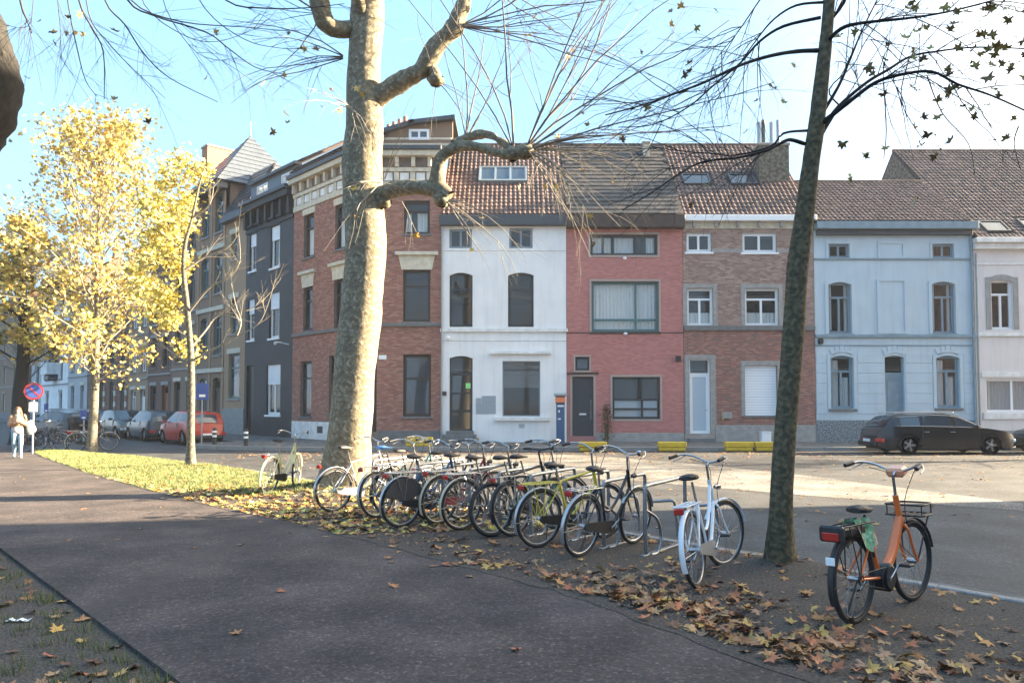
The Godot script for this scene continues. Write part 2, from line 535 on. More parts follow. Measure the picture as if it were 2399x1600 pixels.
func ground() -> void:
	ground_noise.seed = 4
	ground_noise.frequency = 0.1
	var g := G.new()
	var big := 420.0
	g.flat_poly(PackedVector2Array([Vector2(-big, 60), Vector2(big, 60), Vector2(big, -big), Vector2(-big, -big)]), -0.05)
	tag(part("road", g, M.road), "grey asphalt road between the bicycle stand and the houses", "road", "", "structure")
	var sun_band := G.new()   # pale band on the road, strong sunlight put into its colour
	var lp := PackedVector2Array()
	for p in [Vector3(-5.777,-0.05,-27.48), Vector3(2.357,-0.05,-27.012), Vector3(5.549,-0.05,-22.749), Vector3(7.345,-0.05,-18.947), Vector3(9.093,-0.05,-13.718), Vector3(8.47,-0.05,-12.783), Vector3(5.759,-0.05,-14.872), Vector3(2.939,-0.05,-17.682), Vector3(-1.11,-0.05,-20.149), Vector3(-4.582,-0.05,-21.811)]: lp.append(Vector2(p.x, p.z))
	sun_band.flat_poly(lp, -0.046)
	tag(part("painted_sun_band", sun_band, M.painted_sun), "pale band painted as sunlight on the road beyond the bicycles", "road", "", "structure")
	# the footpath, a slab between its two edges
	var left_edge := [Vector2(5.6, 3.0), Vector2(-1.98, -4.72), Vector2(-6.24, -9.37), Vector2(-14.6, -18.6), Vector2(-24.0, -28.9), Vector2(-40.0, -46.5)]
	var poly := PackedVector2Array()
	for p in left_edge: poly.append(p)
	poly.append_array([Vector2(-37.0, -48.5), Vector2(-26.5, -37.2)])
	for k in path_edge.size(): poly.append(path_edge[path_edge.size() - 1 - k])
	var g2 := G.new()
	g2.prism(poly, -0.25, 0.0)
	tag(part("path", g2, M.path), "dark reddish asphalt footpath running diagonally past the bicycles", "path", "", "structure")
	var g3 := G.new()
	g3.prism(PackedVector2Array([Vector2(5.6, 3.0), Vector2(-1.98, -4.72), Vector2(-6.24, -9.37), Vector2(-14.6, -18.6), Vector2(-24.0, -28.9), Vector2(-40.0, -46.5), Vector2(-70, -46.5), Vector2(-70, 3)]), -0.2, -0.03)
	tag(part("bare_ground", g3, M.dirt), "bare brown earth left of the footpath with scattered leaves", "ground", "", "structure")
	# strip of turf and earth between path and road
	var d := G.new()
	var nt := 170
	var nf := 14
	var dirt := Color(0.125, 0.10, 0.085)
	var turf := Color(0.14, 0.15, 0.06)
	for a in nt + 1:
		for b in nf + 1:
			var t := float(a) / nt
			var f := float(b) / nf
			var p := strip_at(t, f)
			var q := strip_at(minf(t + 0.003, 1), f)
			var r := strip_at(t, minf(f + 0.03, 1)) if f < 1 else strip_at(t, 0.97)
			var nn := (r - p).cross(q - p).normalized()
			if nn.y < 0: nn = -nn
			d.col = dirt.lerp(turf, turfiness(p.x, p.z))
			if b == 0:   # earth creeps over the path's edge
				var w := 0.05 + 0.10 * ground_noise.get_noise_2d(p.x * 21.0, p.z * 21.0)
				p += Vector3(-0.73 * w, 0, 0.68 * w)
				p.y = 0.004 if w > 0 else -0.004
			d.put(p, nn, Vector2(p.x, p.z))
	for a in nt:
		for b in nf:
			var k := a * (nf + 1) + b
			d.i.append_array([k, k + nf + 1, k + 1, k + 1, k + nf + 1, k + nf + 2])
	var sm: StandardMaterial3D = mat("strip", Color.WHITE, 0.95, 0, M.dirt.albedo_texture, 0.9, M.path.heightmap_texture, 1.0)
	sm.vertex_color_use_as_albedo = true
	var strip: Node = tag(part("verge", d, sm), "verge of bare earth and turf between footpath and road, littered with leaves", "verge", "", "structure")
	# its kerb: single stones, and the gully beside it
	var total := 0.0
	for k in kerb_edge.size() - 1: total += kerb_edge[k].distance_to(kerb_edge[k + 1])
	var n := int(total / 1.0)
	for k in n:
		var p := poly_at(kerb_edge, (k + 0.006) / n)
		var q := poly_at(kerb_edge, (k + 0.994) / n)
		var s := G.new()
		var dir := Vector3(q.x - p.x, 0, q.y - p.y)
		var w := Basis(dir.normalized(), Vector3.UP, dir.normalized().cross(Vector3.UP))
		s.cbox(Transform3D(w, Vector3((p.x + q.x) / 2, -0.1, (p.y + q.y) / 2) + w.z * 0.06), Vector3(dir.length() / 2, 0.105, 0.06), 0.012)
		part("kerb_stone", s, M.kerb, strip)
	var dr := G.new()
	for k in 80:
		var p := poly_at(kerb_edge, k / 80.0)
		var q := poly_at(kerb_edge, (k + 1) / 80.0)
		var dir := (q - p).normalized()
		var o := Vector2(dir.y, -dir.x)
		if o.x < 0: o = -o
		var a := p + o * 0.12
		var b := q + o * 0.12
		var c := q + o * 0.42
		var e := p + o * 0.42
		dr.quad(Vector3(a.x, -0.046, a.y), Vector3(e.x, -0.046, e.y), Vector3(c.x, -0.046, c.y), Vector3(b.x, -0.046, b.y))
	part("gutter_strip", dr, M.paving, strip)
	# pavement in front of the houses, with a bulge where the rows meet
	var edge := [Vector2(44, -29.3), Vector2(-7.2, -29.3), Vector2(-9.5, -29.6), Vector2(-11.6, -30.35), Vector2(-12.9, -31.3), Vector2(-13.0, -32.3), Vector2(-12.0, -34.2), Vector2(-22.5, -45.5), Vector2(-75, -102)]
	var pv := PackedVector2Array()
	for p in edge: pv.append(p)
	pv.append_array([Vector2(-70, -106), Vector2(-6, -37), Vector2(44, -37)])
	var g4 := G.new()
	g4.prism(pv, -0.2, GROUND)
	var pave: Node = tag(part("pavement", g4, M.paving), "grey pavement along the foot of the houses", "pavement", "", "structure")
	for k in 7:
		var a: Vector2 = edge[k]
		var b: Vector2 = edge[k + 1]
		var m := int(maxf(1, round(a.distance_to(b) / 1.0)))
		for j in m:
			var p := a.lerp(b, (j + 0.005) / m)
			var q := a.lerp(b, (j + 0.995) / m)
			var s := G.new()
			var dir := Vector3(q.x - p.x, 0, q.y - p.y)
			var w := Basis(dir.normalized(), Vector3.UP, dir.normalized().cross(Vector3.UP))
			s.cbox(Transform3D(w, Vector3((p.x + q.x) / 2, -0.04, (p.y + q.y) / 2) - w.z * 0.0), Vector3(dir.length() / 2, 0.145, 0.08), 0.012)
			part("kerb_stone", s, M.kerb, pave)

# ---------------------------------------------------------------- houses
# A house stands in a row: row coordinates run along the row (x), up (y, from the world's zero) and out of the front (z).
var row_front := Transform3D(Basis(), Vector3(0, 0, -33.2))
var row_left := Transform3D(Basis(Vector3(0.6816, 0, 0.7317), Vector3.UP, Vector3(-0.7317, 0, 0.6816)), Vector3(-6.63, 0, -33.2))
var H: Node3D          # the house being built
var hx := 0.0          # its left edge in row coordinates
const GROUND := 0.1

func house(called: String, label: String, row: Transform3D, x0: float) -> Node3D:
	H = thing(called, label, "house")
	H.transform = row * Transform3D(Basis(), Vector3(x0, GROUND, 0))
	hx = x0
	return H

func lr(r: Array) -> Array:   # a rectangle in the house's own coordinates
	return [r[0] - hx, r[1] - GROUND, r[2] - hx, r[3] - GROUND]

func arc_y(r: Array, x: float) -> float:   # height of an arched opening at x
	var rise: float = r[4]
	var half: float = (r[2] - r[0]) * 0.5
	var u: float = (x - (r[0] + r[2]) * 0.5) / half
	return r[3] - rise * u * u

func wall(m: Material, x0: float, x1: float, y0: float, y1: float, ops: Array, z := 0.0, deep := 0.24, reveal: Material = null) -> void:
	# openings: [x0, y0, x1, y1, rise?] in the house's own coordinates
	var g := G.new()
	var gr := G.new() if reveal else g
	var xs := [x0, x1]
	var ys := [y0, y1]
	for r in ops:
		xs.append_array([clampf(r[0], x0, x1), clampf(r[2], x0, x1)])
		ys.append_array([clampf(r[1], y0, y1), clampf(r[3], y0, y1)])
	xs.sort()
	ys.sort()
	for a in xs.size() - 1:
		if xs[a + 1] - xs[a] < 0.001: continue
		for b in ys.size() - 1:
			if ys[b + 1] - ys[b] < 0.001: continue
			var mx: float = (xs[a] + xs[a + 1]) * 0.5
			var my: float = (ys[b] + ys[b + 1]) * 0.5
			var open := false
			for r in ops:
				if mx > r[0] and mx < r[2] and my > r[1] and my < r[3]: open = true
			if not open: g.quad(Vector3(xs[a], ys[b], z), Vector3(xs[a + 1], ys[b], z), Vector3(xs[a + 1], ys[b + 1], z), Vector3(xs[a], ys[b + 1], z))
	for r in ops:
		var top: float = r[3] - (r[4] if r.size() > 4 else 0.0)
		var zb := z - deep
		gr.quad(Vector3(r[0], r[1], z), Vector3(r[0], r[1], zb), Vector3(r[0], top, zb), Vector3(r[0], top, z))
		gr.quad(Vector3(r[2], r[1], zb), Vector3(r[2], r[1], z), Vector3(r[2], top, z), Vector3(r[2], top, zb))
		gr.quad(Vector3(r[0], r[1], zb), Vector3(r[0], r[1], z), Vector3(r[2], r[1], z), Vector3(r[2], r[1], zb))
		if r.size() > 4 and r[4] > 0:
			for k in 10:
				var a: float = lerpf(r[0], r[2], k / 10.0)
				var b: float = lerpf(r[0], r[2], (k + 1) / 10.0)
				var ya := arc_y(r, a)
				var yb := arc_y(r, b)
				g.quad(Vector3(a, ya, z), Vector3(b, yb, z), Vector3(b, r[3] + 0.0005, z), Vector3(a, r[3] + 0.0005, z))
				gr.quad(Vector3(a, ya, z), Vector3(a, ya, zb), Vector3(b, yb, zb), Vector3(b, yb, z))
		else: gr.quad(Vector3(r[0], r[3], z), Vector3(r[0], r[3], zb), Vector3(r[2], r[3], zb), Vector3(r[2], r[3], z))
	part("wall", g, m, H)
	if reveal: part("window_reveal", gr, reveal, H)

func body(x1: float, y1: float, deep: float, m: Material, x0 := 0.0, gable := 0.0, ridge_at := 4.5, front := -0.24) -> void:   # side and back walls, and gables up to the ridge
	var g := G.new()
	var e := 0.012
	for s in 2:
		var x := x0 + e if s == 0 else x1 - e
		var w := 0.16 if s == 0 else -0.16
		var lo := Vector3(minf(x, x + w), 0, -deep)
		g.box(lo, Vector3(maxf(x, x + w), y1, front))
		if gable > 0:
			var p := PackedVector2Array([Vector2(front + 0.1, y1), Vector2(-ridge_at, gable), Vector2(-2 * ridge_at, y1)])
			g.plate(p, Transform3D(Basis(Vector3(0, 0, 1), Vector3.UP, Vector3(-1, 0, 0)), Vector3(maxf(x, x + w), 0, 0)), 0.16)
	g.box(Vector3(x0 + e, 0, -deep - 0.2), Vector3(x1 - e, y1, -deep))
	part("party_wall", g, m, H)
	var i := G.new()
	for y in [0.02, 3.2, 6.4, y1 - 0.1]:
		if y < y1: i.box(Vector3(x0 + 0.17, y - 0.1, -deep), Vector3(x1 - 0.17, y, -0.3))
	i.box(Vector3(x0 + 0.17, 0.02, -2.62), Vector3(x1 - 0.17, y1 - 0.12, -2.5))
	part("interior", i, M.inside, H)

func fr(r: Array, f: Array) -> Array:   # part of a rectangle, in fractions
	return [lerpf(r[0], r[2], f[0]), lerpf(r[1], r[3], f[1]), lerpf(r[0], r[2], f[2]), lerpf(r[1], r[3], f[3])]

func border(g: G, r: Array, w: float, z0: float, z1: float) -> void:   # four bars inside a rectangle
	g.box(Vector3(r[0], r[1], z0), Vector3(r[0] + w, r[3], z1))
	g.box(Vector3(r[2] - w, r[1], z0), Vector3(r[2], r[3], z1))
	g.box(Vector3(r[0] + w, r[1], z0), Vector3(r[2] - w, r[1] + w, z1))
	g.box(Vector3(r[0] + w, r[3] - w, z0), Vector3(r[2] - w, r[3], z1))

# o: frame, pane (materials), fw, cw (bar widths), cells (fractions), deep, sill (material), sill_out, curtain / blind (lists of fraction rectangles), shutter (fraction from the top)
func window(r: Array, o := {}) -> Node3D:
	var w := Node3D.new()
	w.name = o.get("name", "window")
	H.add_child(w, true)
	var zc: float = o.get("z", 0.0) - o.get("deep", 0.14)
	w.position = Vector3(r[0], r[1], zc)
	var q := [0.0, 0.0, r[2] - r[0], r[3] - r[1]]
	var fw: float = o.get("fw", 0.06)
	var cw: float = o.get("cw", 0.045)
	var g := G.new()
	border(g, q, fw, -0.08, 0.0)
	var inner := [fw, fw, q[2] - fw, q[3] - fw]
	for f in o.get("cells", [[0, 0, 1, 1]]):
		var c := fr(inner, f)
		if cw > 0: border(g, c, cw, -0.065, 0.012)
		var p := G.new()
		var k := cw * 0.8
		p.quad(Vector3(c[0] + k, c[1] + k, -0.03), Vector3(c[2] - k, c[1] + k, -0.03), Vector3(c[2] - k, c[3] - k, -0.03), Vector3(c[0] + k, c[3] - k, -0.03))
		part("pane", p, o.get("pane", M.pane), w)
	part("frame", g, o.get("frame", M.pvc), w)
	for f in o.get("curtain", []):
		var c := fr(inner, f)
		var cg := G.new()
		var n := int((c[2] - c[0]) / 0.035) + 4
		for a in n:
			var xa := lerpf(c[0], c[2], float(a) / n)
			var xb := lerpf(c[0], c[2], float(a + 1) / n)
			var za := -0.14 + 0.022 * sin(a * 1.35 + 0.6 * sin(a * 0.4))
			var zb := -0.14 + 0.022 * sin((a + 1) * 1.35 + 0.6 * sin((a + 1) * 0.4))
			cg.quad(Vector3(xa, c[1], za), Vector3(xb, c[1], zb), Vector3(xb, c[3], zb), Vector3(xa, c[3], za))
		part("curtain", cg, o.get("cloth", M.curtain), w)
	for f in o.get("blind", []):
		var c := fr(inner, f)
		var n := int((c[3] - c[1]) / 0.09)
		for a in n:
			var s := G.new()
			var y := lerpf(c[1], c[3], (a + 0.5) / n)
			s.obox(Transform3D(Basis(Vector3.RIGHT, 0.5), Vector3((c[0] + c[2]) * 0.5, y, -0.12)), Vector3((c[2] - c[0]) * 0.5, 0.036, 0.003))
			part("slat", s, o.get("cloth", M.blind), w)
	if o.has("film"):
		for f in o.film:
			var c := fr(inner, f)
			var s := G.new()
			s.box(Vector3(c[0], c[1], -0.07), Vector3(c[2], c[3], -0.05))
			part("frosted_film", s, M.frosted, w)
	if o.has("shutter"):
		var h: float = q[3] * o.shutter
		var n := maxi(3, int(h / 0.11))
		for a in n:
			var s := G.new()
			var y0 = q[3] - h + h * a / n
			var y1 = q[3] - h + h * (a + 1) / n
			s.cbox(Transform3D(Basis(), Vector3(q[2] * 0.5, (y0 + y1) * 0.5, 0.035)), Vector3(q[2] * 0.5 - 0.03, (y1 - y0) * 0.5 - 0.004, 0.012), 0.005)
			part("shutter_slat", s, M.shutter, w)
	if o.has("sill"):
		var s := G.new()
		var out: float = o.get("sill_out", 0.07)
		s.cbox(Transform3D(Basis(), Vector3(q[2] * 0.5, -0.05, (out - zc - 0.12) * 0.5)), Vector3(q[2] * 0.5 + 0.08, 0.048, (out - zc + 0.12) * 0.5), 0.008)
		part("sill", s, o.sill, w)
	return w

const T_CELLS := [[0, 0, 0.5, 0.72], [0.5, 0, 1, 0.72], [0, 0.72, 1, 1]]
const TWO_ROWS := [[0, 0, 1, 0.70], [0, 0.70, 1, 1]]
const PAIR := [[0, 0, 0.5, 1], [0.5, 0, 1, 1]]

func bar(called: String, m: Material, x0: float, x1: float, y0: float, y1: float, out: float, back := 0.0, ch := 0.01) -> void:   # a band, lintel or plinth proud of the front
	var g := G.new()
	g.cbox(Transform3D(Basis(), Vector3((x0 + x1) * 0.5, (y0 + y1) * 0.5, (out + back) * 0.5)), Vector3((x1 - x0) * 0.5, (y1 - y0) * 0.5, (out - back) * 0.5), ch)
	part(called, g, m, H)

func surround(m: Material, r: Array, w: float, out := 0.03, bottom := true) -> void:   # stone frame round an opening, lying on the wall
	var g := G.new()
	g.box(Vector3(r[0] - w, r[1], 0.002), Vector3(r[0], r[3], out))
	g.box(Vector3(r[2], r[1], 0.002), Vector3(r[2] + w, r[3], out))
	g.box(Vector3(r[0] - w, r[3], 0.002), Vector3(r[2] + w, r[3] + w, out))
	if bottom: g.box(Vector3(r[0] - w, r[1] - w, 0.002), Vector3(r[2] + w, r[1], out))
	part("window_surround", g, m, H)

func arch_band(m: Material, r: Array, w: float, out: float) -> void:   # raised band over an arched opening and down its sides
	var g := G.new()
	var c = (r[0] + r[2]) * 0.5
	for k in 10:
		var a: float = lerpf(r[0] - w, r[2] + w, k / 10.0)
		var b: float = lerpf(r[0] - w, r[2] + w, (k + 1) / 10.0)
		var ya := arc_y(r, clampf(a, r[0], r[2]))
		var yb := arc_y(r, clampf(b, r[0], r[2]))
		var e := Vector3(0, 0, out)
		g.quad(Vector3(a, ya, 0) + e, Vector3(b, yb, 0) + e, Vector3(b, yb + w, 0) + e, Vector3(a, ya + w, 0) + e)
		g.quad(Vector3(a, ya + w, out), Vector3(b, yb + w, out), Vector3(b, yb + w, 0), Vector3(a, ya + w, 0))
		g.quad(Vector3(a, ya, 0), Vector3(b, yb, 0), Vector3(b, yb, out), Vector3(a, ya, out))
	var top: float = r[3] - r[4]
	for s in 2:
		var x0: float = r[0] - w if s == 0 else r[2]
		g.box(Vector3(x0, r[1], 0.001), Vector3(x0 + w, top, out))
	part("window_surround", g, m, H)

var brick_mesh: ArrayMesh

func bricks(x0: float, x1: float, y0: float, y1: float, ops: Array, tones: Array, seed_: int) -> void:   # courses in running bond, too fine to tell apart one by one
	if brick_mesh == null:
		var g := G.new()
		var a := Vector3(0.102, 0.03, 0.012)
		g.obox(Transform3D(), a)
		brick_mesh = g.mesh()
	rng.seed = seed_
	var at := []
	var cols := []
	var rows := int((y1 - y0) / 0.075)
	for j in rows:
		var y := y0 + (j + 0.5) * 0.075
		var x := x0 + (0.105 if j % 2 == 0 else 0.0)
		while x < x1 + 0.05:
			var lo := maxf(x - 0.102, x0)
			var hi := minf(x + 0.102, x1)
			var ok := hi - lo > 0.03
			for r in ops:
				if y > r[1] - 0.02 and y < r[3] + 0.02 and hi > r[0] + 0.01 and lo < r[2] - 0.01:
					if lo < r[0] - 0.03 : hi = r[0]
					elif hi > r[2] + 0.03: lo = r[2]
					else: ok = false
			if ok and hi - lo > 0.03:
				var t: Color = tones[rng.randi() % tones.size()]
				var k := rng.randf_range(0.86, 1.12)
				at.append(Transform3D(Basis().scaled(Vector3((hi - lo) / 0.204, 1, 1)), Vector3((lo + hi) * 0.5, y, rng.randf_range(-0.006, -0.001))))
				cols.append(Color(t.r * k, t.g * k, t.b * k))
			x += 0.215
	many("brickwork", brick_mesh, M.brick, at, cols, H)

var tile_meshes := {}

func pantile(w: float, l: float, flat: bool) -> ArrayMesh:   # x across, y up the slope, z out of the roof
	var key := [w, l, flat]
	if tile_meshes.has(key): return tile_meshes[key]
	var g := G.new()
	var n := 2 if flat else 6
	for k in n:
		var a := float(k) / n
		var b := float(k + 1) / n
		var za := 0.0 if flat else 0.026 * cos(TAU * (a - 0.3)) + 0.006 * cos(2 * TAU * a)
		var zb := 0.0 if flat else 0.026 * cos(TAU * (b - 0.3)) + 0.006 * cos(2 * TAU * b)
		var xa := (a - 0.5) * w
		var xb := (b - 0.5) * w
		var low := 0.034
		g.quad(Vector3(xa, 0, za + low), Vector3(xb, 0, zb + low), Vector3(xb, l * 1.12, zb), Vector3(xa, l * 1.12, za))
		g.quad(Vector3(xa, 0, za + low - 0.022), Vector3(xb, 0, zb + low - 0.022), Vector3(xb, 0, zb + low), Vector3(xa, 0, za + low))
	tile_meshes[key] = g.mesh()
	return tile_meshes[key]

var tile_mats := {}

func tile_mat(c: Color, rough: float) -> Material:
	var k := [c, rough]
	if not tile_mats.has(k):
		var m: StandardMaterial3D = mat("roof_tile_%d" % tile_mats.size(), c.linear_to_srgb(), rough, 0, M.tile.albedo_texture, 3.0)
		tile_mats[k] = m
	return tile_mats[k]

# a slope of tiles; x0..x1 at the eaves, shifted to xr0..xr1 at the ridge; p(y, z) at eaves and ridge
func roof_slope(parent: Node3D, x0: float, x1: float, e: Vector2, r: Vector2, tones: Array, seed_: int, o := {}) -> void:
	var w: float = o.get("w", 0.205)
	var l: float = o.get("l", 0.31)
	var flat: bool = o.get("flat", false)
	var rough: float = o.get("rough", 0.62)
	var up := Vector3(0, r.x - e.x, r.y - e.y)
	var len := up.length()
	up /= len
	var out := Vector3.RIGHT.cross(up)
	var base := G.new()
	var a := Vector3(x0, e.x, e.y)
	var b := Vector3(x1, e.x, e.y)
	base.quad(a - out * 0.03, b - out * 0.03, b + up * len - out * 0.03, a + up * len - out * 0.03)
	base.quad(b - out * 0.12, a - out * 0.12, a + up * len - out * 0.12, b + up * len - out * 0.12)
	base.quad(a - out * 0.12, b - out * 0.12, b - out * 0.03, a - out * 0.03)
	base.quad(a - out * 0.03, a + up * len - out * 0.03, a + up * len - out * 0.12, a - out * 0.12)
	base.quad(b - out * 0.12, b + up * len - out * 0.12, b + up * len - out * 0.03, b - out * 0.03)
	part("roof_deck", base, M.roof_base, parent)
	var mesh := pantile(w, l, flat)
	rng.seed = seed_
	var cols := int(round((x1 - x0) / w))
	var rows := int(len / l)
	var step := len / rows
	var made := 0
	var at := []
	var tint := []
	for j in rows:
		for k in cols:
			var x := lerpf(x0, x1, (k + 0.5) / cols)
			if flat and j % 2 == 1: x += w * 0.5
			if flat and x > x1 - w * 0.3: continue
			var skip := false
			for h in o.get("holes", []):
				var y := j * step
				if x > h[0] - w * 0.4 and x < h[2] + w * 0.4 and y > h[1] - l * 0.6 and y < h[3]: skip = true
			if skip: continue
			var p := a + Vector3(x - x0, 0, 0) + up * (j * step) + out * rng.randf_range(-0.004, 0.006)
			var bs := Basis(Vector3((x1 - x0) / cols / w, 0, 0), up, out)
			bs = bs.rotated(out, rng.randf_range(-0.012, 0.012))
			var t: Color = tones[mini(int(pow(rng.randf(), 1.3) * tones.size()), tones.size() - 1)]
			if made < 300:
				var m := MeshInstance3D.new()
				m.name = "tile"
				m.mesh = mesh
				m.material_override = tile_mat(t, rough)
				m.transform = Transform3D(bs, p)
				parent.add_child(m, true)
				made += 1
			else:
				at.append(Transform3D(bs, p))
				var d := rng.randf_range(0.8, 1.15)
				tint.append(Color(t.r * d, t.g * d, t.b * d))
	if at: many("more_tiles", mesh, M.tile, at, tint, parent)

func roof(x0: float, x1: float, eave: float, ridge: float, back: float, tones: Array, seed_: int, o := {}) -> Node3D:   # saddle roof with its ridge along the row
	var t := Node3D.new()
	t.name = "roof"
	H.add_child(t, true)
	var over: float = o.get("over", 0.25)
	var z0: float = o.get("z", 0.0)
	roof_slope(t, x0, x1, Vector2(eave, z0 + over), Vector2(ridge, z0 - back), tones, seed_, o)
	var g := G.new()
	g.quad(Vector3(x1, eave, z0 - 2 * back), Vector3(x0, eave, z0 - 2 * back), Vector3(x0, ridge - 0.02, z0 - back), Vector3(x1, ridge - 0.02, z0 - back))
	part("rear_slope", g, M.roof_base, t)
	var n := int((x1 - x0) / 0.42)
	for k in n:
		var c := G.new()
		var w := (x1 - x0) / n
		c.tube(PackedVector3Array([Vector3(0, 0, 0), Vector3(w + 0.02, 0.012, 0)]), PackedFloat32Array([0.10, 0.085]), 8)
		var m := part("ridge_tile", c, tile_mat(tones[k % tones.size()], 0.62), t)
		m.position = Vector3(x0 + k * w, ridge - 0.01, z0 - back)
	return t

func skylight(parent: Node3D, rect: Array, e: Vector2, r: Vector2, frame: Material, panes := 1, proud := 0.09) -> void:   # rect: x0, s0, x1, s1 with s up the slope
	var up := Vector3(0, r.x - e.x, r.y - e.y).normalized()
	var out := Vector3.RIGHT.cross(up)
	var w := Node3D.new()
	w.name = "skylight"
	parent.add_child(w, true)
	w.transform = Transform3D(Basis(Vector3.RIGHT, up, out), Vector3(rect[0], e.x, e.y) + up * rect[1])
	var q := [0.0, 0.0, rect[2] - rect[0], rect[3] - rect[1]]
	var g := G.new()
	border(g, q, 0.07, -0.06, proud)
	for k in panes:
		var c := fr([0.07, 0.07, q[2] - 0.07, q[3] - 0.07], [float(k) / panes, 0, float(k + 1) / panes, 1])
		if panes > 1: border(g, c, 0.045, -0.03, proud - 0.01)
		var p := G.new()
		p.box(Vector3(c[0] + 0.01, c[1] + 0.01, proud - 0.05), Vector3(c[2] - 0.01, c[3] - 0.01, proud - 0.04))
		part("pane", p, M.car_glass, w)
	part("frame", g, frame, w)

func gutter(m: Material, x0: float, x1: float, y: float, h: float, out: float, called := "gutter") -> void:
	bar(called, m, x0, x1, y, y + h, out, -0.02, 0.015)

func downpipe(m: Material, x: float, y0: float, y1: float, r := 0.045, out := 0.08) -> void:
	var g := G.new()
	g.tube(PackedVector3Array([Vector3(x, y0, out), Vector3(x, y1, out)]), PackedFloat32Array([r]), 8)
	for k in 4:
		var y := lerpf(y0 + 0.4, y1 - 0.4, k / 3.0)
		g.tube(PackedVector3Array([Vector3(x, y, out), Vector3(x, y + 0.04, out)]), PackedFloat32Array([r * 1.35]), 8)
	part("downpipe", g, m, H)

func chimney(x0: float, x1: float, y0: float, y1: float, z0: float, z1: float, m: Material, pots: Array, parent: Node3D = null) -> void:
	if parent == null: parent = H
	var t := Node3D.new()
	t.name = "chimney"
	parent.add_child(t, true)
	var g := G.new()
	g.box(Vector3(x0, y0, z0), Vector3(x1, y1, z1))
	part("stack", g, m, t)
	var c := G.new()
	c.cbox(Transform3D(Basis(), Vector3((x0 + x1) / 2, y1 + 0.06, (z0 + z1) / 2)), Vector3((x1 - x0) / 2 + 0.06, 0.06, (z1 - z0) / 2 + 0.06), 0.015)
	part("cap", c, M.stone, t)
	for p in pots:   # x, height, radius
		var f := G.new()
		f.tube(PackedVector3Array([Vector3(p[0], y1 + 0.1, (z0 + z1) / 2), Vector3(p[0], y1 + 0.1 + p[1], (z0 + z1) / 2)]), PackedFloat32Array([p[2], p[2] * 0.9]), 10)
		part("chimney_pot", f, M.chimney_grey if p.size() < 4 else p[3], t)

func door(r: Array, m: Material, o := {}) -> Node3D:   # panel door, own coordinates
	var d := Node3D.new()
	d.name = "door"
	H.add_child(d, true)
	d.position = Vector3(r[0], r[1], o.get("z", -0.14))
	var q := [0.0, 0.0, r[2] - r[0], r[3] - r[1]]
	var g := G.new()
	border(g, q, o.get("fw", 0.07), -0.08, 0.02)
	part("frame", g, o.get("frame", m), d)
	var f: float = o.get("fw", 0.07)
	var leaf := G.new()
	var top: float = q[3] - f - o.get("transom", 0.0)
	if o.get("transom", 0.0) > 0:
		var b := G.new()
		b.box(Vector3(f, top, -0.07), Vector3(q[2] - f, top + 0.07, 0.015))
		part("transom_bar", b, o.get("frame", m), d)
		var p := G.new()
		p.quad(Vector3(f, top + 0.06, -0.03), Vector3(q[2] - f, top + 0.06, -0.03), Vector3(q[2] - f, q[3] - f, -0.03), Vector3(f, q[3] - f, -0.03))
		part("transom_pane", p, M.pane, d)
	var n: int = o.get("glass", 0)
	if n > 0:
		var s: float = o.get("stile", 0.09)
		border(leaf, [f, 0.02, q[2] - f, top], s, -0.06, 0.0)
		for k in n:
			var y0 := lerpf(0.02 + s, top - s, float(k) / n)
			var y1 := lerpf(0.02 + s, top - s, float(k + 1) / n)
			if k > 0: leaf.box(Vector3(f + s, y0 - 0.045, -0.055), Vector3(q[2] - f - s, y0 + 0.045, -0.002))
			var p := G.new()
			p.box(Vector3(f + s - 0.01, y0, -0.035), Vector3(q[2] - f - s + 0.01, y1, -0.03))
			part("pane", p, o.get("pane", M.pane), d)
	else:
		leaf.box(Vector3(f, 0.01, -0.06), Vector3(q[2] - f, top, 0.0))
		for k in o.get("panels", 2):
			var c := fr([f + 0.1, 0.15, q[2] - f - 0.1, top - 0.12], [0, float(k) / o.get("panels", 2) + 0.02, 1, float(k + 1) / o.get("panels", 2) - 0.02])
			border(leaf, c, 0.03, -0.001, 0.012)
	part("leaf", leaf, m, d)
	var hn := G.new()
	var hxp: float = q[2] - f - 0.06 if o.get("right", true) else f + 0.06
	hn.tube(PackedVector3Array([Vector3(hxp, 1.0, 0.0), Vector3(hxp, 1.0, 0.05), Vector3(hxp - 0.1 * (1 if o.get("right", true) else -1), 1.0, 0.055)]), PackedFloat32Array([0.011]), 6)
	if o.has("long_handle"): hn.tube(PackedVector3Array([Vector3(hxp, 0.7, 0.05), Vector3(hxp, 1.6, 0.05)]), PackedFloat32Array([0.014]), 6)
	part("handle", hn, M.chrome, d)
	if o.has("letter"):
		var l := G.new()
		l.cbox(Transform3D(Basis(), Vector3(q[2] * 0.5, o.letter, 0.008)), Vector3(0.15, 0.035, 0.01), 0.004)
		part("letter_slot", l, M.pvc, d)
	return d

# ---------------------------------------------------------------- the row that faces the viewer
const ROOF_RED := [Color(0.16, 0.092, 0.075), Color(0.19, 0.112, 0.092), Color(0.13, 0.078, 0.067), Color(0.10, 0.066, 0.06), Color(0.23, 0.145, 0.12)]
const ROOF_BROWN := [Color(0.13, 0.075, 0.06), Color(0.16, 0.095, 0.075), Color(0.10, 0.062, 0.052), Color(0.19, 0.12, 0.10)]
const ROOF_DARK := [Color(0.034, 0.034, 0.038), Color(0.045, 0.041, 0.042), Color(0.028, 0.029, 0.034), Color(0.065, 0.055, 0.052)]

func absorb(from: Node3D, into: Node3D) -> void:   # the pieces of a second front become pieces of the house
	for c in from.get_children():
		var x: Transform3D = from.transform * c.transform
		from.remove_child(c)
		into.add_child(c, true)
		c.transform = x
	from.free()

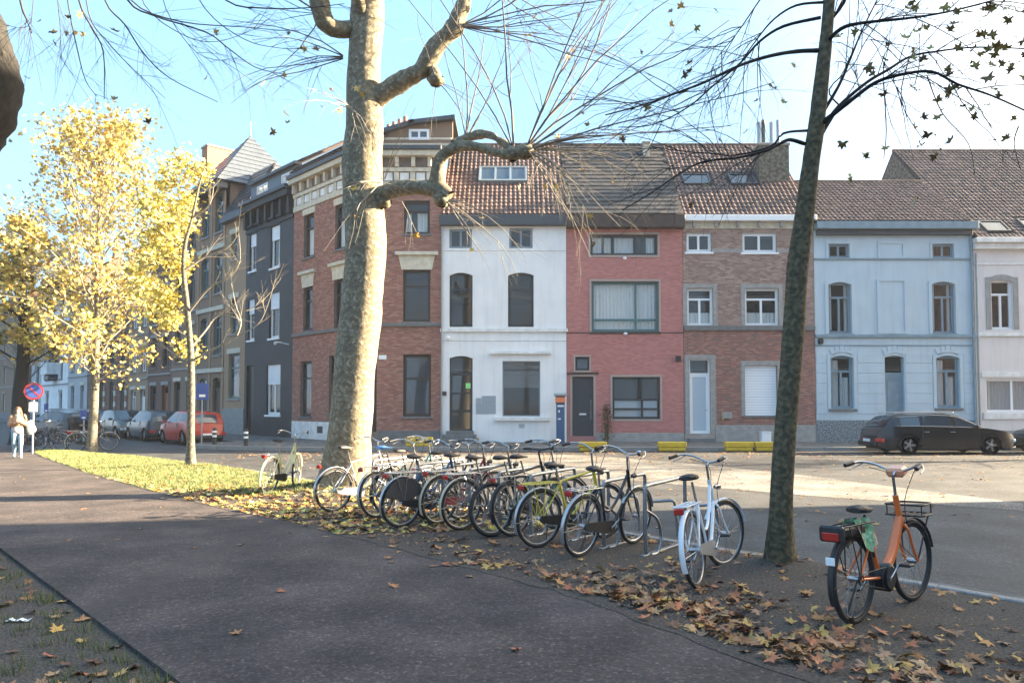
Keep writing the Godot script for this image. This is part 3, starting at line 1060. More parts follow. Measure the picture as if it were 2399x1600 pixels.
func front_row() -> void:
	corner_house()
	white_house()
	red_house()
	brick_house()
	blue_house()
	pink_house()

func white_house() -> void:
	var x1: float = 2.362
	house("white_house", "white rendered house with dark gutter band, glazed door and a shop window", row_front, -3.065)
	var w := x1 - hx
	var a1 := lr([-2.744, 8.526, -1.749, 9.379])
	var a2 := lr([-0.121, 8.526, 0.898, 9.417])
	var f1 := lr([-2.726, 5.085, -1.715, 7.458]); f1.append(0.12)
	var f2 := lr([-0.176, 5.085, 0.944, 7.458]); f2.append(0.12)
	var dr := lr([-2.712, 0.577, -1.707, 3.823]); dr.append(0.10)
	var sw := lr([-0.415, 1.208, 1.227, 3.601])
	var top: float = 9.962 - GROUND
	wall(M.white_render, 0, w, 0, top, [a1, a2, f1, f2, dr, sw])
	body(w, top, 8.8, M.white_render, 0, top + 4.55, 4.6)
	for r in [a1, a2]: window(r, {"frame": M.grey_frame, "fw": 0.05, "cells": PAIR, "deep": 0.1})
	for r in [f1, f2]:
		window(r, {"frame": M.dark_frame, "fw": 0.06, "cells": TWO_ROWS, "sill": M.white_trim, "sill_out": 0.05})
	door(dr, M.dark_frame, {"glass": 3, "transom": 0.72, "fw": 0.06, "stile": 0.07})
	var st := G.new()
	var sx: float = -1.92 - hx
	st.box(Vector3(sx - 0.09, 2.32, -0.125), Vector3(sx + 0.12, 2.55, -0.120))
	part("sticker", st, M.sign_green, H)
	window(sw, {"frame": M.grey_frame, "fw": 0.05, "cw": 0.0, "deep": 0.2, "blind": [[0, 0.52, 1, 1]], "name": "shop_window"})
	bar("cornice", M.white_trim, -0.952 - hx, 1.684 - hx, 3.898 - GROUND, 4.027 - GROUND, 0.16)
	bar("sill", M.white_trim, -0.765 - hx, 1.631 - hx, 1.018 - GROUND, 1.184 - GROUND, 0.14)
	bar("string_course", M.white_trim, -0.05, w + 0.06, 4.862 - GROUND, 5.01 - GROUND, 0.10)
	bar("string_course", M.white_trim, 0, w, 4.481 - GROUND, 4.519 - GROUND, 0.025)
	bar("string_course", M.white_trim, 0, w, 8.405 - GROUND, 8.442 - GROUND, 0.03)
	gutter(M.fascia, -0.08, w + 0.06, 9.483 - GROUND, 0.46, 0.30, "fascia")
	var rf := roof(0.0, w - 0.02, top + 0.02, top + 4.68, 4.5, ROOF_RED, 31, {"over": 0.2, "holes": [[-1.542 - hx, 2.75, 0.698 - hx, 4.05]]})
	skylight(H, [-1.542 - hx, 2.75, 0.698 - hx, 4.1], Vector2(top + 0.02, 0.2), Vector2(top + 4.68, -4.5), M.grey_frame, 3, 0.14)
	var pl := G.new()
	var px: float = -1.559 - hx
	for q in [[0.0, 0.0, 0.86, 0.42], [0.25, 0.44, 0.86, 0.78], [0.0, 0.44, 0.22, 0.68]]:
		pl.cbox(Transform3D(Basis(), Vector3(px + (q[0] + q[2]) / 2, 1.22 + (q[1] + q[3]) / 2, 0.012)), Vector3((q[2] - q[0]) / 2, (q[3] - q[1]) / 2, 0.011), 0.004)
	part("name_plates", pl, M.zinc, H)
	var vent := G.new()
	for k in 4: vent.box(Vector3(w * 0.62, 0.62 + k * 0.045, 0.001), Vector3(w * 0.62 + 0.24, 0.645 + k * 0.045, 0.015))
	part("vent", vent, M.zinc, H)
	var lamp := G.new()
	lamp.tube(PackedVector3Array([Vector3(0.3, 4.55, 0), Vector3(0.3, 4.55, 0.16)]), PackedFloat32Array([0.02]), 6)
	lamp.ball(Transform3D(Basis(), Vector3(0.3, 4.5, 0.2)), Vector3(0.1, 0.1, 0.1))
	part("wall_lamp", lamp, M.pvc, H)
	bar("letter_box", M.black_plastic, -3.017 - hx, -2.832 - hx, 2.105 - GROUND, 2.289 - GROUND, 0.12)
	for k in 3:
		bar("step", M.blue_stone, -2.826 - hx - 0.12 * (2 - k), -1.648 - hx + 0.12 * (2 - k), 0.165 * k - (0.0 if k else 0.05), 0.165 * (k + 1), 0.3 + 0.28 * (2 - k))
	downpipe(M.zinc, 0.03, 0.05, top - 0.5)

func red_house() -> void:
	house("red_house", "red painted house with wide windows in pale frames and a dark slate coloured roof", row_front, 2.38)
	var w: float = 7.437 - hx
	var t := lr([3.412, 8.217, 6.35, 9.135])
	var m := lr([3.457, 4.88, 6.385, 7.077])
	var s := lr([2.744, 3.194, 3.354, 3.786])
	var d := lr([2.609, 0.356, 3.531, 2.935])
	var b := lr([4.344, 1.092, 6.41, 2.917])
	var top: float = 9.932 - GROUND
	var ops := [t, m, s, d, b]
	wall(M.red_paint, 0, w, 0, top, ops)
	bricks(0.0, w, 0.42, top - 0.05, ops, [Color(0.44, 0.178, 0.165), Color(0.45, 0.185, 0.17), Color(0.46, 0.19, 0.175)], 41)
	body(w, top, 8.8, M.brown_brick, 0, top + 4.6, 4.6)
	window(t, {"frame": M.dark_frame, "fw": 0.07, "cells": [[0, 0, 0.32, 1], [0.32, 0, 0.68, 1], [0.68, 0, 1, 1]], "curtain": [[0.0, 0, 0.16, 1], [0.2, 0, 0.31, 1], [0.86, 0, 1, 1], [0.36, 0, 0.66, 1]]})
	window(m, {"frame": M.green_frame, "fw": 0.07, "cells": [[0, 0, 0.67, 0.22], [0.67, 0, 1, 0.22], [0, 0.22, 0.67, 1], [0.67, 0.22, 1, 1]], "curtain": [[0, 0, 1, 1]], "sill": M.brown_fascia, "sill_out": 0.05})
	window(s, {"frame": M.dark_frame, "fw": 0.05, "pane": M.dark_pane})
	window(b, {"frame": M.dark_frame, "fw": 0.06, "cells": [[0, 0, 0.64, 0.22], [0.64, 0, 1, 0.22], [0, 0.22, 0.64, 0.46], [0.64, 0.22, 1, 0.46], [0, 0.46, 1, 1]], "film": [[0.02, 0.02, 0.98, 0.45]], "name": "shop_window"})
	for r in [t, m, b]: surround(M.tan_frame, r, 0.085, 0.035)
	surround(M.tan_frame, s, 0.07, 0.03)
	surround(M.tan_frame, d, 0.09, 0.03, false)
	bar("lintel", M.brown_fascia, d[0] - 0.25, d[2] + 0.22, d[3] + 0.1, d[3] + 0.18, 0.10)
	door(d, mat("door_grey", lin(0.028, 0.036, 0.05), 0.5), {"panels": 1, "letter": 0.95, "long_handle": true, "fw": 0.05})
	var line := G.new()
	var cy: float = 4.832 - GROUND
	line.tube(PackedVector3Array([Vector3(0, cy, 0.02), Vector3(w * 0.4, cy - 0.03, 0.02), Vector3(w, cy, 0.02)]), PackedFloat32Array([0.018]), 5)
	part("cable", line, M.black_plastic, H)
	for q in [[1465.0, 604.0], [1466.0, 782.0]]:
		var k := G.new()
		k.ball(Transform3D(Basis(), Vector3((q[0] - 1199.5) / 54.2 - hx, 1.7 + (949 - q[1]) / 54.2 - GROUND, 0.08)), Vector3(0.09, 0.07, 0.08))
		part("wall_lamp", k, M.pvc, H)
	bar("letter_box", M.black_plastic, 7.089 - hx, 7.311 - hx, 3.583 - GROUND, 3.823 - GROUND, 0.12)
	bar("plinth", M.stone, d[2] + 0.1, w - 0.01, 0, 0.4, 0.03)
	gutter(M.brown_fascia, -0.02, w + 0.04, 9.361 - GROUND, 0.55, 0.42, "fascia")
	var rf := roof(0.0, w, top + 0.02, top + 4.7, 4.5, ROOF_DARK, 32, {"flat": true, "w": 0.33, "l": 0.34, "over": 0.38, "rough": 0.6})
	chimney(w - 1.05, w - 0.75, top + 3.2, top + 4.45, -4.0, -3.6, M.cream_stone, [])

func brick_house() -> void:
	house("brick_house", "brown brick house with stone window surrounds, white windows and a roller shutter", row_front, 7.455)
	var w: float = 13.141 - hx
	var a1 := lr([7.61, 8.367, 8.694, 9.192])
	var a2 := lr([10.052, 8.348, 11.54, 9.192])
	var f1 := lr([7.609, 5.159, 8.747, 6.779])
	var f2 := lr([10.129, 5.159, 11.603, 6.779])
	var d := lr([7.684, 0.467, 8.588, 3.694])
	var s := lr([10.085, 1.248, 11.506, 3.416])
	var top: float = 9.68 - GROUND
	var ops := [a1, a2, f1, f2, d, s]
	wall(M.mortar, 0, w, 0, top, ops)
	var grow := []
	for r in ops: grow.append(r)
	for r in [f1, f2, s]: grow.append([r[0] - 0.19, r[1] - 0.02, r[2] + 0.19, r[3] + 0.17])
	grow.append([d[0] - 0.2, 0, d[2] + 0.25, d[3] + 0.16])
	var pale := [Color(0.29, 0.18, 0.15), Color(0.33, 0.215, 0.18), Color(0.25, 0.15, 0.13), Color(0.36, 0.25, 0.205)]
	bricks(0.0, w, 5.0, top - 0.05, grow, pale, 51)
	bricks(0.0, w, 0.75, 4.95, grow, [Color(0.30, 0.12, 0.09), Color(0.25, 0.105, 0.085), Color(0.34, 0.16, 0.12), Color(0.21, 0.11, 0.095)], 52)
	body(w, top, 8.8, M.brown_brick, 0, top + 4.6, 4.6)
	for r in [a1, a2]: window(r, {"fw": 0.07, "cells": PAIR, "deep": 0.1})
	for r in [f1, f2]:
		surround(M.stone, r, 0.17, 0.025, false)
		window(r, {"fw": 0.06, "cells": T_CELLS, "curtain": [[0, 0, 1, 0.34]], "cloth": M.curtain})
	surround(M.stone, s, 0.15, 0.025, false)
	surround(M.stone, d, 0.18, 0.03, false)
	window(s, {"fw": 0.05, "shutter": 1.0, "name": "shutter_window", "sill": M.blue_stone, "deep": 0.16})
	door(d, M.pvc, {"glass": 1, "transom": 0.62, "fw": 0.06, "stile": 0.1, "pane": mat("misted_glass", lin(0.45, 0.52, 0.58), 0.3)})
	bar("string_course", M.blue_stone, 0, w, 4.927 - GROUND, 5.122 - GROUND, 0.10)
	bar("string_course", M.stone, a1[2] + 0.02, a2[0] - 0.02, a1[1] - 0.03, a1[1] + 0.13, 0.015, 0.0, 0.004)
	bar("string_course", M.stone, a2[2] + 0.02, w, a1[1] - 0.03, a1[1] + 0.13, 0.015, 0.0, 0.004)
	for r in [a1, a2]: bar("sill", M.pvc, r[0] - 0.08, r[2] + 0.08, r[1] - 0.1, r[1] - 0.01, 0.06)
	bar("plinth", M.stone, d[2] + 0.2, w - 0.01, 0, 0.72, 0.03)
	bar("frieze", M.cream_stone, 0.0, w, 9.379 - GROUND, top - 0.02, 0.05)
	for k in 6: bar("bracket", M.stone, 0.4 + k * 0.95, 0.52 + k * 0.95, top - 0.26, top - 0.02, 0.22, 0.05)
	gutter(M.pvc, 0.02, w + 0.05, 9.67 - GROUND, 0.26, 0.32)
	var e := Vector2(top + 0.26, 0.25)
	var r2 := Vector2(top + 4.95, -4.5)
	var hs := [[7.893 - hx, 2.6, 9.154 - hx, 3.55], [10.054 - hx, 2.6, 11.255 - hx, 3.55]]
	var rf := roof(0.0, w - 0.1, e.x, r2.x, 4.5, ROOF_RED, 33, {"over": 0.25, "holes": hs})
	for h in hs: skylight(H, h, e, r2, M.fascia, 1, 0.1)
	chimney(w - 1.72, w - 0.34, top + 1.3, 13.687 - GROUND, -2.75, -1.8, M.chimney_grey, [])
	var pots := G.new()
	for k in 4: 
		var f := G.new()
		var x = w - 1.56 + [0.0, 0.2, 0.58, 0.9][k]
		var y0: float = 13.687 - GROUND + 0.1
		f.tube(PackedVector3Array([Vector3(x, y0, -2.27), Vector3(x, y0 + 1.15 + 0.1 * (k % 2), -2.27)]), PackedFloat32Array([0.085]), 10)
		part("flue", f, M.zinc if k != 1 else M.chimney_grey, rf)
	var v := G.new()
	v.box(Vector3(w - 0.1, top + 0.2, -4.5), Vector3(w + 0.02, top + 0.3, 0.2))
	var fl := G.new()
	fl.obox(Transform3D(Basis(Vector3.RIGHT, -0.775), Vector3(w - 0.03, top + 1.4, -0.85)), Vector3(0.07, 0.08, 1.75))
	part("verge_flashing", fl, M.zinc, rf)
	var gm := G.new()
	gm.cbox(Transform3D(Basis(), Vector3(9.28 - hx, 1.257 - GROUND, 0.06)), Vector3(0.2, 0.14, 0.06), 0.01)
	part("meter_box", gm, M.stone, H)
	var gy := G.new()
	gy.tube(PackedVector3Array([Vector3(9.112 - hx, 0.95, 0.05), Vector3(9.112 - hx, 1.3, 0.05)]), PackedFloat32Array([0.045]), 8)
	part("gas_pipe", gy, M.yellow_paint, H)
	bar("step", M.blue_stone, d[0] - 0.1, d[2] + 0.1, -0.05, 0.17, 0.3)

func blue_house() -> void:
	house("blue_house", "pale blue rendered house with arched windows and blind panels in the middle", row_front, 13.16)
	var w: float = 20.087 - hx
	var a := [lr([13.799, 8.094, 14.714, 8.723]), lr([18.32, 8.094, 19.268, 8.723])]
	var f := [lr([13.758, 4.788, 14.77, 7.04]), lr([18.265, 4.788, 19.285, 7.059])]
	var g := [lr([13.8, 1.533, 14.806, 3.842]), lr([18.379, 1.57, 19.404, 3.842])]
	var d := lr([16.162, 0.467, 17.002, 3.842]); d.append(0.09)
	var blind := [lr([16.052, 8.068, 17.037, 8.723]), lr([15.98, 4.788, 17.061, 7.077])]
	for r in f + g: r.append(0.12)
	var top: float = 9.623 - GROUND
	wall(M.blue_render, 0, w, 0, top, a + f + g + [d])
	body(w, top, 8.8, M.blue_render, 0, top + 3.0, 3.9)
	for r in a: window(r, {"frame": M.grey_frame, "fw": 0.06, "cells": PAIR, "deep": 0.1})
	for r in f: window(r, {"frame": M.grey_frame, "fw": 0.08, "cells": T_CELLS, "sill": M.blue_trim, "curtain": [[0, 0.05, 0.2, 1], [0.82, 0, 1, 1]]})
	for r in g: window(r, {"frame": M.blue_trim, "fw": 0.08, "cells": T_CELLS, "sill": M.blue_stone, "sill_out": 0.1, "curtain": [[0.0, 0, 0.42, 0.95], [0.55, 0, 0.95, 0.6]]})
	for r in f + g: arch_band(M.blue_render, r, 0.14, 0.03)
	door(d, M.blue_trim, {"transom": 0.75, "panels": 2, "fw": 0.06})
	for r in blind:
		var b := G.new()
		border(b, [r[0] - 0.1, r[1], r[2] + 0.1, r[3] + 0.1], 0.1, 0.0, 0.035)
		part("blind_panel", b, M.blue_render, H)
	for r in a: surround(M.blue_render, r, 0.1, 0.025)
	bar("string_course", M.blue_trim, 0, w, 8.011 - GROUND, 8.086 - GROUND, 0.06)
	bar("string_course", M.blue_trim, 0, w, 4.621 - GROUND, 4.751 - GROUND, 0.10)
	bar("string_course", M.blue_trim, 0, w, 4.25 - GROUND, 4.305 - GROUND, 0.03)
	var gr := G.new()   # courses of the rusticated ground floor, each a raised band
	for k in 6:
		var y0 := 1.22 + k * 0.44
		var xs := [0.02, g[0][0] - 0.16, g[0][2] + 0.16, d[0] - 0.06, d[2] + 0.06, g[1][0] - 0.16, g[1][2] + 0.16, w - 0.02]
		for q in 4: bar("course", M.blue_render, xs[q * 2], xs[q * 2 + 1], y0, y0 + 0.415, 0.018, 0.0, 0.008)
	for r in g + [d]:   # voussoirs over the openings
		for k in 5:
			var an := (k - 2) * 0.22
			var vg := G.new()
			var c := Vector3((r[0] + r[2]) / 2 + sin(an) * 0.95, r[3] - 0.68 + cos(an) * 0.95, 0.016)
			vg.cbox(Transform3D(Basis(Vector3.BACK, -an), c), Vector3(0.1, 0.16, 0.014), 0.008)
			part("voussoir", vg, M.blue_render, H)
	bar("plinth", mat("stained_render", lin(0.33, 0.40, 0.45), 0.85, 0, M.dirt.albedo_texture, 0.35), 0.01, w - 0.01, -0.05, 0.95, 0.03)
	bar("soffit", M.fascia, 0.1, w - 0.1, 9.079 - GROUND, 9.304 - GROUND, 0.22)
	gutter(M.blue_trim, 0.0, w + 0.06, 9.304 - GROUND, 0.32, 0.42)
	roof(-0.15, w - 0.1, top + 0.02, top + 2.95, 3.8, ROOF_BROWN, 34, {"over": 0.4})
	downpipe(M.blue_trim, w - 0.1, 0.1, top - 0.4)
	var lamp := G.new()
	lamp.cbox(Transform3D(Basis(), Vector3(0.2, 4.454 - GROUND, 0.1)), Vector3(0.09, 0.12, 0.09), 0.02)
	part("wall_lamp", lamp, M.black_plastic, H)

func pink_house() -> void:
	house("pink_house", "pale pink house at the right with a tall tiled roof and white cornice", row_front, 20.106)
	var w := 13.5
	var f := []
	var g := []
	for k in 4:
		var r := lr([20.826, 4.973, 21.8, 7.152])
		var s := lr([20.525, 1.386, 22.886, 2.843])
		for q in [0, 2]:
			r[q] += k * 3.2
			s[q] += k * 3.3
		r.append(0.12)
		f.append(r)
		if k < 3: g.append(s)
	var top: float = 8.704 - GROUND
	wall(M.pink_render, 0, w, 0, top, f + g)
	body(w, top, 12.0, M.chimney_grey, 0, top + 6.3, 6.8)
	for r in f:
		window(r, {"fw": 0.07, "cells": T_CELLS})
		arch_band(M.stone, r, 0.22, 0.03)
	for r in g:
		window(r, {"fw": 0.06, "cells": PAIR, "pane": M.dark_pane, "curtain": [[0, 0, 1, 1]]})
		bar("lintel", M.white_trim, r[0] - 0.2, r[2] + 0.2, r[3] + 0.06, r[3] + 0.3, 0.04)
		bar("sill", M.white_trim, r[0] - 0.15, r[2] + 0.15, r[1] - 0.3, r[1] - 0.02, 0.06)
	bar("string_course", M.white_trim, 0, w, 4.676 - GROUND, 4.825 - GROUND, 0.08)
	bar("string_course", M.white_trim, 0, w, 7.787 - GROUND, 7.881 - GROUND, 0.04)
	bar("cornice", M.white_trim, -0.05, w + 0.05, top - 0.25, top + 0.0, 0.25)
	gutter(M.white_trim, -0.08, w + 0.08, top + 0.003, 0.22, 0.42)
	var e := Vector2(top + 0.22, 0.35)
	var r2 := Vector2(top + 6.4, -6.8)
	var hs := [[20.728 - hx, 0.45, 21.783 - hx, 1.4], [22.159 - hx + 0.4, 0.6, 22.159 - hx + 1.6, 1.6]]
	var rf := roof(0.0, w, e.x, r2.x, 6.8, ROOF_RED.slice(2) + ROOF_BROWN, 35, {"over": 0.35, "holes": hs})
	for h in hs: skylight(H, h, e, r2, M.fascia, 1, 0.1)
	bar("plinth", M.stone, 0.01, w, -0.05, 0.5, 0.03)
	# the gable end that shows above the neighbour's roof
	downpipe(M.zinc, 0.08, 0.1, top - 0.4)
	var off := house("corner_block", "tall plain brick block standing across the side street at the right", Transform3D(), 27.0)
	off.position = Vector3(27, 0, 0)
	var b := G.new()
	b.box(Vector3(0, 0, -17.4), Vector3(14, 17.0, 40))
	part("wall", b, M.brown_brick, off)
	var rg := G.new()
	rg.box(Vector3(-0.3, 17.0, -17.4), Vector3(14.3, 17.4, 40.3))
	part("roof", rg, M.slate, off)

func corner_house() -> void:
	house("corner_house", "tall corner house of red brick with cream stone lintels and banded frieze", row_front, -6.63)
	var root := H
	var w: float = -3.065 - hx
	var red := [Color(0.33, 0.145, 0.11), Color(0.30, 0.13, 0.10), Color(0.36, 0.17, 0.13), Color(0.27, 0.125, 0.10), Color(0.38, 0.20, 0.155)]
	var top: float = 12.75
	var sz: float = 11.185 - GROUND   # foot of the frieze
	# front
	var t := lr([-4.728, 9.154, -3.585, 10.62])
	var m := lr([-4.748, 5.308, -3.551, 7.581])
	var b := lr([-4.725, 1.202, -3.505, 3.898])
	var d := lr([-6.67, 0.54, -5.858, 3.749])
	var ops := [t, m, b, d]
	wall(M.mortar_dark, 0, w, 0, top, ops)
	bricks(0.0, w, 0.5, sz, ops, red, 61)
	front_frieze(w, sz, top)
	for r in [t, m]: window(r, {"frame": M.brown_frame, "fw": 0.07, "cells": TWO_ROWS, "curtain": [[0, 0, 0.24, 0.68], [0.5, 0, 1, 0.68]] if r == t else [], "sill": M.blue_stone})
	window(b, {"frame": M.brown_frame, "fw": 0.08, "cells": [[0, 0, 1, 0.62], [0, 0.62, 1, 1]], "pane": M.dark_pane, "sill": M.blue_stone, "blind": []})
	door(d, M.brown_frame, {"transom": 0.7, "panels": 2})
	lintel(m)
	bar("string_course", M.blue_stone, 0, w, 5.103 - GROUND, 5.252 - GROUND, 0.09)
	bar("plinth", M.blue_stone, d[2] + 0.12, w - 0.01, -0.05, 0.5, 0.03)
	bar("name_plate", M.pvc, -5.777 - hx, -5.444 - hx, 3.675 - GROUND, 3.861 - GROUND, 0.02)
	# attic over the front
	var at := G.new()
	var y0 := top + 0.02
	var at0: float = -5.852 - hx
	var p := PackedVector2Array([Vector2(0.05, y0), Vector2(w + 0.4, y0), Vector2(w + 0.4, 14.416 - GROUND), Vector2(-4.494 - hx, 14.203 - GROUND), Vector2(0.05, 13.542 - GROUND)])
	at.plate(p, Transform3D(Basis(), Vector3(0, 0, -0.95)), 0.2)
	part("attic_wall", at, M.ochre_dark, H)
	for k in 3: bar("attic_band", M.cream_stone, 0.1, w + 0.35, y0 + 0.18 + 0.26 * k, y0 + 0.28 + 0.26 * k, -0.72, -0.76)
	var ro := G.new()
	for q in 2:
		var u := p[3 + q] if q == 0 else p[3]
		var v2 := p[2] if q == 0 else p[4]
		var dir := (v2 - u)
		var mid := (u + v2) / 2
		ro.obox(Transform3D(Basis(Vector3.BACK, atan2(dir.y, dir.x)), Vector3(mid.x, mid.y + 0.1, -2.2)), Vector3(dir.length() / 2 + 0.12, 0.09, 1.75))
	part("roof", ro, M.fascia, H)
	window([-4.626 - hx, 13.562 - GROUND, -3.706 - hx, 14.047 - GROUND], {"z": -0.70, "deep": 0.0, "fw": 0.07, "frame": M.pvc, "pane": M.car_glass, "cells": PAIR})
	body(w, top, 7.0, M.brown_brick, w - 0.3)
	var room := G.new()
	for y in [3.6, 7.4, 11.0, top - 0.02]: room.flat_poly(PackedVector2Array([Vector2(0.12, -0.26), Vector2(w - 0.2, -0.26), Vector2(w - 0.2, -7.0), Vector2(-4.2, -4.6)]), y)
	room.box(Vector3(-0.4, 0, -2.4), Vector3(w - 0.2, top, -2.3))
	part("interior", room, M.inside, H)
	# the front on the side street
	var lw: float = --6.116
	var sub := Node3D.new()
	root.add_child(sub)
	sub.transform = root.transform.affine_inverse() * (row_left * Transform3D(Basis(), Vector3(-lw, GROUND, 0)))
	H = sub
	hx = -lw
	var tt := [lr([-5.082, 8.79, -4.096, 10.863]), lr([-2.121, 8.74, -1.151, 10.788])]
	var mm := [lr([-5.069, 5.253, -4.162, 7.347]), lr([-2.171, 5.13, -1.166, 7.373])]
	var bb := [lr([-5.281, 1.15, -4.188, 3.801]), lr([-2.561, 1.296, -1.398, 3.956])]
	wall(M.mortar_dark, 0, lw, 0, top, tt + mm + bb)
	bricks(0.0, lw, 0.85, sz, tt + mm + bb, red, 62)
	for r in tt: window(r, {"frame": M.brown_frame, "fw": 0.07, "cells": TWO_ROWS, "sill": M.blue_stone, "curtain": [[0, 0, 1, 0.68]]})
	for r in mm:
		window(r, {"frame": M.brown_frame, "fw": 0.07, "cells": TWO_ROWS, "sill": M.blue_stone})
		lintel(r)
	for r in bb: window(r, {"frame": M.brown_frame, "fw": 0.08, "cells": TWO_ROWS, "pane": M.dark_pane, "sill": M.blue_stone})
	for r in tt: bar("lintel", M.cream_stone, r[0] - 0.12, r[2] + 0.12, r[3] + 0.003, r[3] + 0.3, 0.04)
	front_frieze(lw, sz, top)
	bar("string_course", M.blue_stone, 0, lw, 5.02 - GROUND, 5.163 - GROUND, 0.09)
	bar("plinth", M.white_trim, 0.01, lw - 0.02, -0.05, 0.82, 0.03)
	bar("vent", M.gully, lw * 0.42, lw * 0.42 + 0.5, 0.3, 0.62, 0.045, 0.02)
	body(0.35, top, 7.0, M.brown_brick, 0.0)
	var back := G.new()
	back.box(Vector3(0.3, 0, -2.4), Vector3(lw - 1.9, top, -2.3))
	for y in [3.6, 7.4, 11.0, top - 0.03]: back.box(Vector3(0.3, y - 0.1, -2.3), Vector3(lw - 0.3, y, -0.27))
	part("interior", back, M.inside, H)
	var g := G.new()
	roof_slope(sub, 0.0, lw + 0.2, Vector2(top + 0.36, 0.3), Vector2(top + 2.2, -4.0), ROOF_DARK, 36, {"flat": true, "w": 0.5, "l": 0.5, "rough": 0.5})
	# stepped party wall of red brick with its coping, and chimney pots
	var sp := G.new()
	for k in 6: sp.box(Vector3(0.0 - 0.02, top, -0.9 - 0.75 * k - 0.75), Vector3(0.34, top + 0.9 + 0.42 * k, -0.9 - 0.75 * k))
	part("stepped_gable", sp, M.chimney_brick, sub)
	for k in 6:
		var cp := G.new()
		cp.cbox(Transform3D(Basis(), Vector3(0.16, top + 0.94 + 0.42 * k, -0.9 - 0.75 * k - 0.375)), Vector3(0.24, 0.045, 0.42), 0.01)
		part("coping", cp, M.blue_stone, sub)
	var chn := G.new()
	chn.box(Vector3(1.6, top, -4.6), Vector3(3.8, top + 2.9, -3.9))
	part("chimney", chn, M.chimney_brick, sub)
	for k in 4:
		var f := G.new()
		f.tube(PackedVector3Array([Vector3(1.9 + k * 0.5, top + 2.88, -4.25), Vector3(1.9 + k * 0.5, top + 3.35, -4.25)]), PackedFloat32Array([0.12, 0.1]), 8)
		part("chimney_pot", f, M.chimney_brick, sub)
	H = root
	absorb(sub, root)

func lintel(r: Array) -> void:   # trapezoid stone lintel with a moulded shelf on top
	var g := G.new()
	g.plate(PackedVector2Array([Vector2(r[0] - 0.06, r[3] + 0.002), Vector2(r[2] + 0.06, r[3] + 0.002), Vector2(r[2] + 0.2, r[3] + 0.62), Vector2(r[0] - 0.2, r[3] + 0.62)]), Transform3D(), 0.05)
	part("lintel", g, M.cream_stone, H)
	bar("lintel_shelf", M.cream_stone, r[0] - 0.34, r[2] + 0.34, r[3] + 0.625, r[3] + 0.78, 0.17)

func front_frieze(w: float, y0: float, y1: float) -> void:   # bands of cream stone with brick panels and a boxed cornice
	var h := y1 - y0
	bar("frieze_band", M.cream_stone, 0, w, y0 + 0.003, y0 + h * 0.16, 0.07)
	var n := int(maxf(2, round(w / 0.75)))
	for k in n:
		var x := w * k / n
		bar("frieze_block", M.cream_stone, x + 0.04, x + w / n * 0.36, y0 + h * 0.165, y0 + h * 0.42, 0.05)
		bar("frieze_panel", M.white_trim, x + w / n * 0.42, x + w / n * 0.96, y0 + h * 0.19, y0 + h * 0.40, 0.025)
	bar("frieze_band", M.cream_stone, 0, w, y0 + h * 0.425, y0 + h * 0.53, 0.09)
	for k in n:
		var x := w * k / n
		bar("frieze_bracket", M.cream_stone, x + 0.1, x + 0.26, y0 + h * 0.535, y0 + h * 0.8, 0.2)
	bar("cornice", M.cream_stone, -0.03, w, y0 + h * 0.805, y1 - 0.09, 0.34)
	bar("gutter", M.fascia, -0.05, w, y1 - 0.085, y1 + 0.1, 0.44)

# ---------------------------------------------------------------- the row that runs away to the left
func left_row() -> void:
	black_house()
	tower_house()
	var specs := [
		# left edge, right edge (pixels turned into metres along the row), eaves, wall, storeys, windows, roof, label
		[-22.812, -18.508, 14.2, "ochre_dark", 4, 2, "brown town house with tall narrow windows left of the slate tower roof"],
		[-27.38, -22.812, 13.4, "brown_brick", 4, 2, "dark brick town house with an orange door behind the parked cars"],
		[-31.6, -27.38, 12.6, "ochre_brick", 4, 2, "yellow brick town house, fourth from the black house"],
		[-42.599, -31.6, 11.6, "brown_brick", 3, 4, "low dark brick house with banded red and cream arches at street level"],
		[-48.844, -42.599, 11.2, "grey_render", 3, 2, "narrow grey town house seen behind the yellow tree trunk"],
		[-59.242, -48.844, 12.8, "white_render", 4, 2, "white town house with a bay window over its bright entrance"],
		[-69.285, -59.242, 12.2, "grey_render", 4, 3, "dark grey town house behind the round no parking sign"],
		[-98.236, -69.285, 13.5, "ochre_dark", 4, 5, "brown town house at the far left end of the side street"],
	]
	for k in specs.size():
		var s: Array = specs[k]
		town_house(s[0], s[1], s[2], M[s[3]], s[4], s[5], s[6], 70 + k, k)

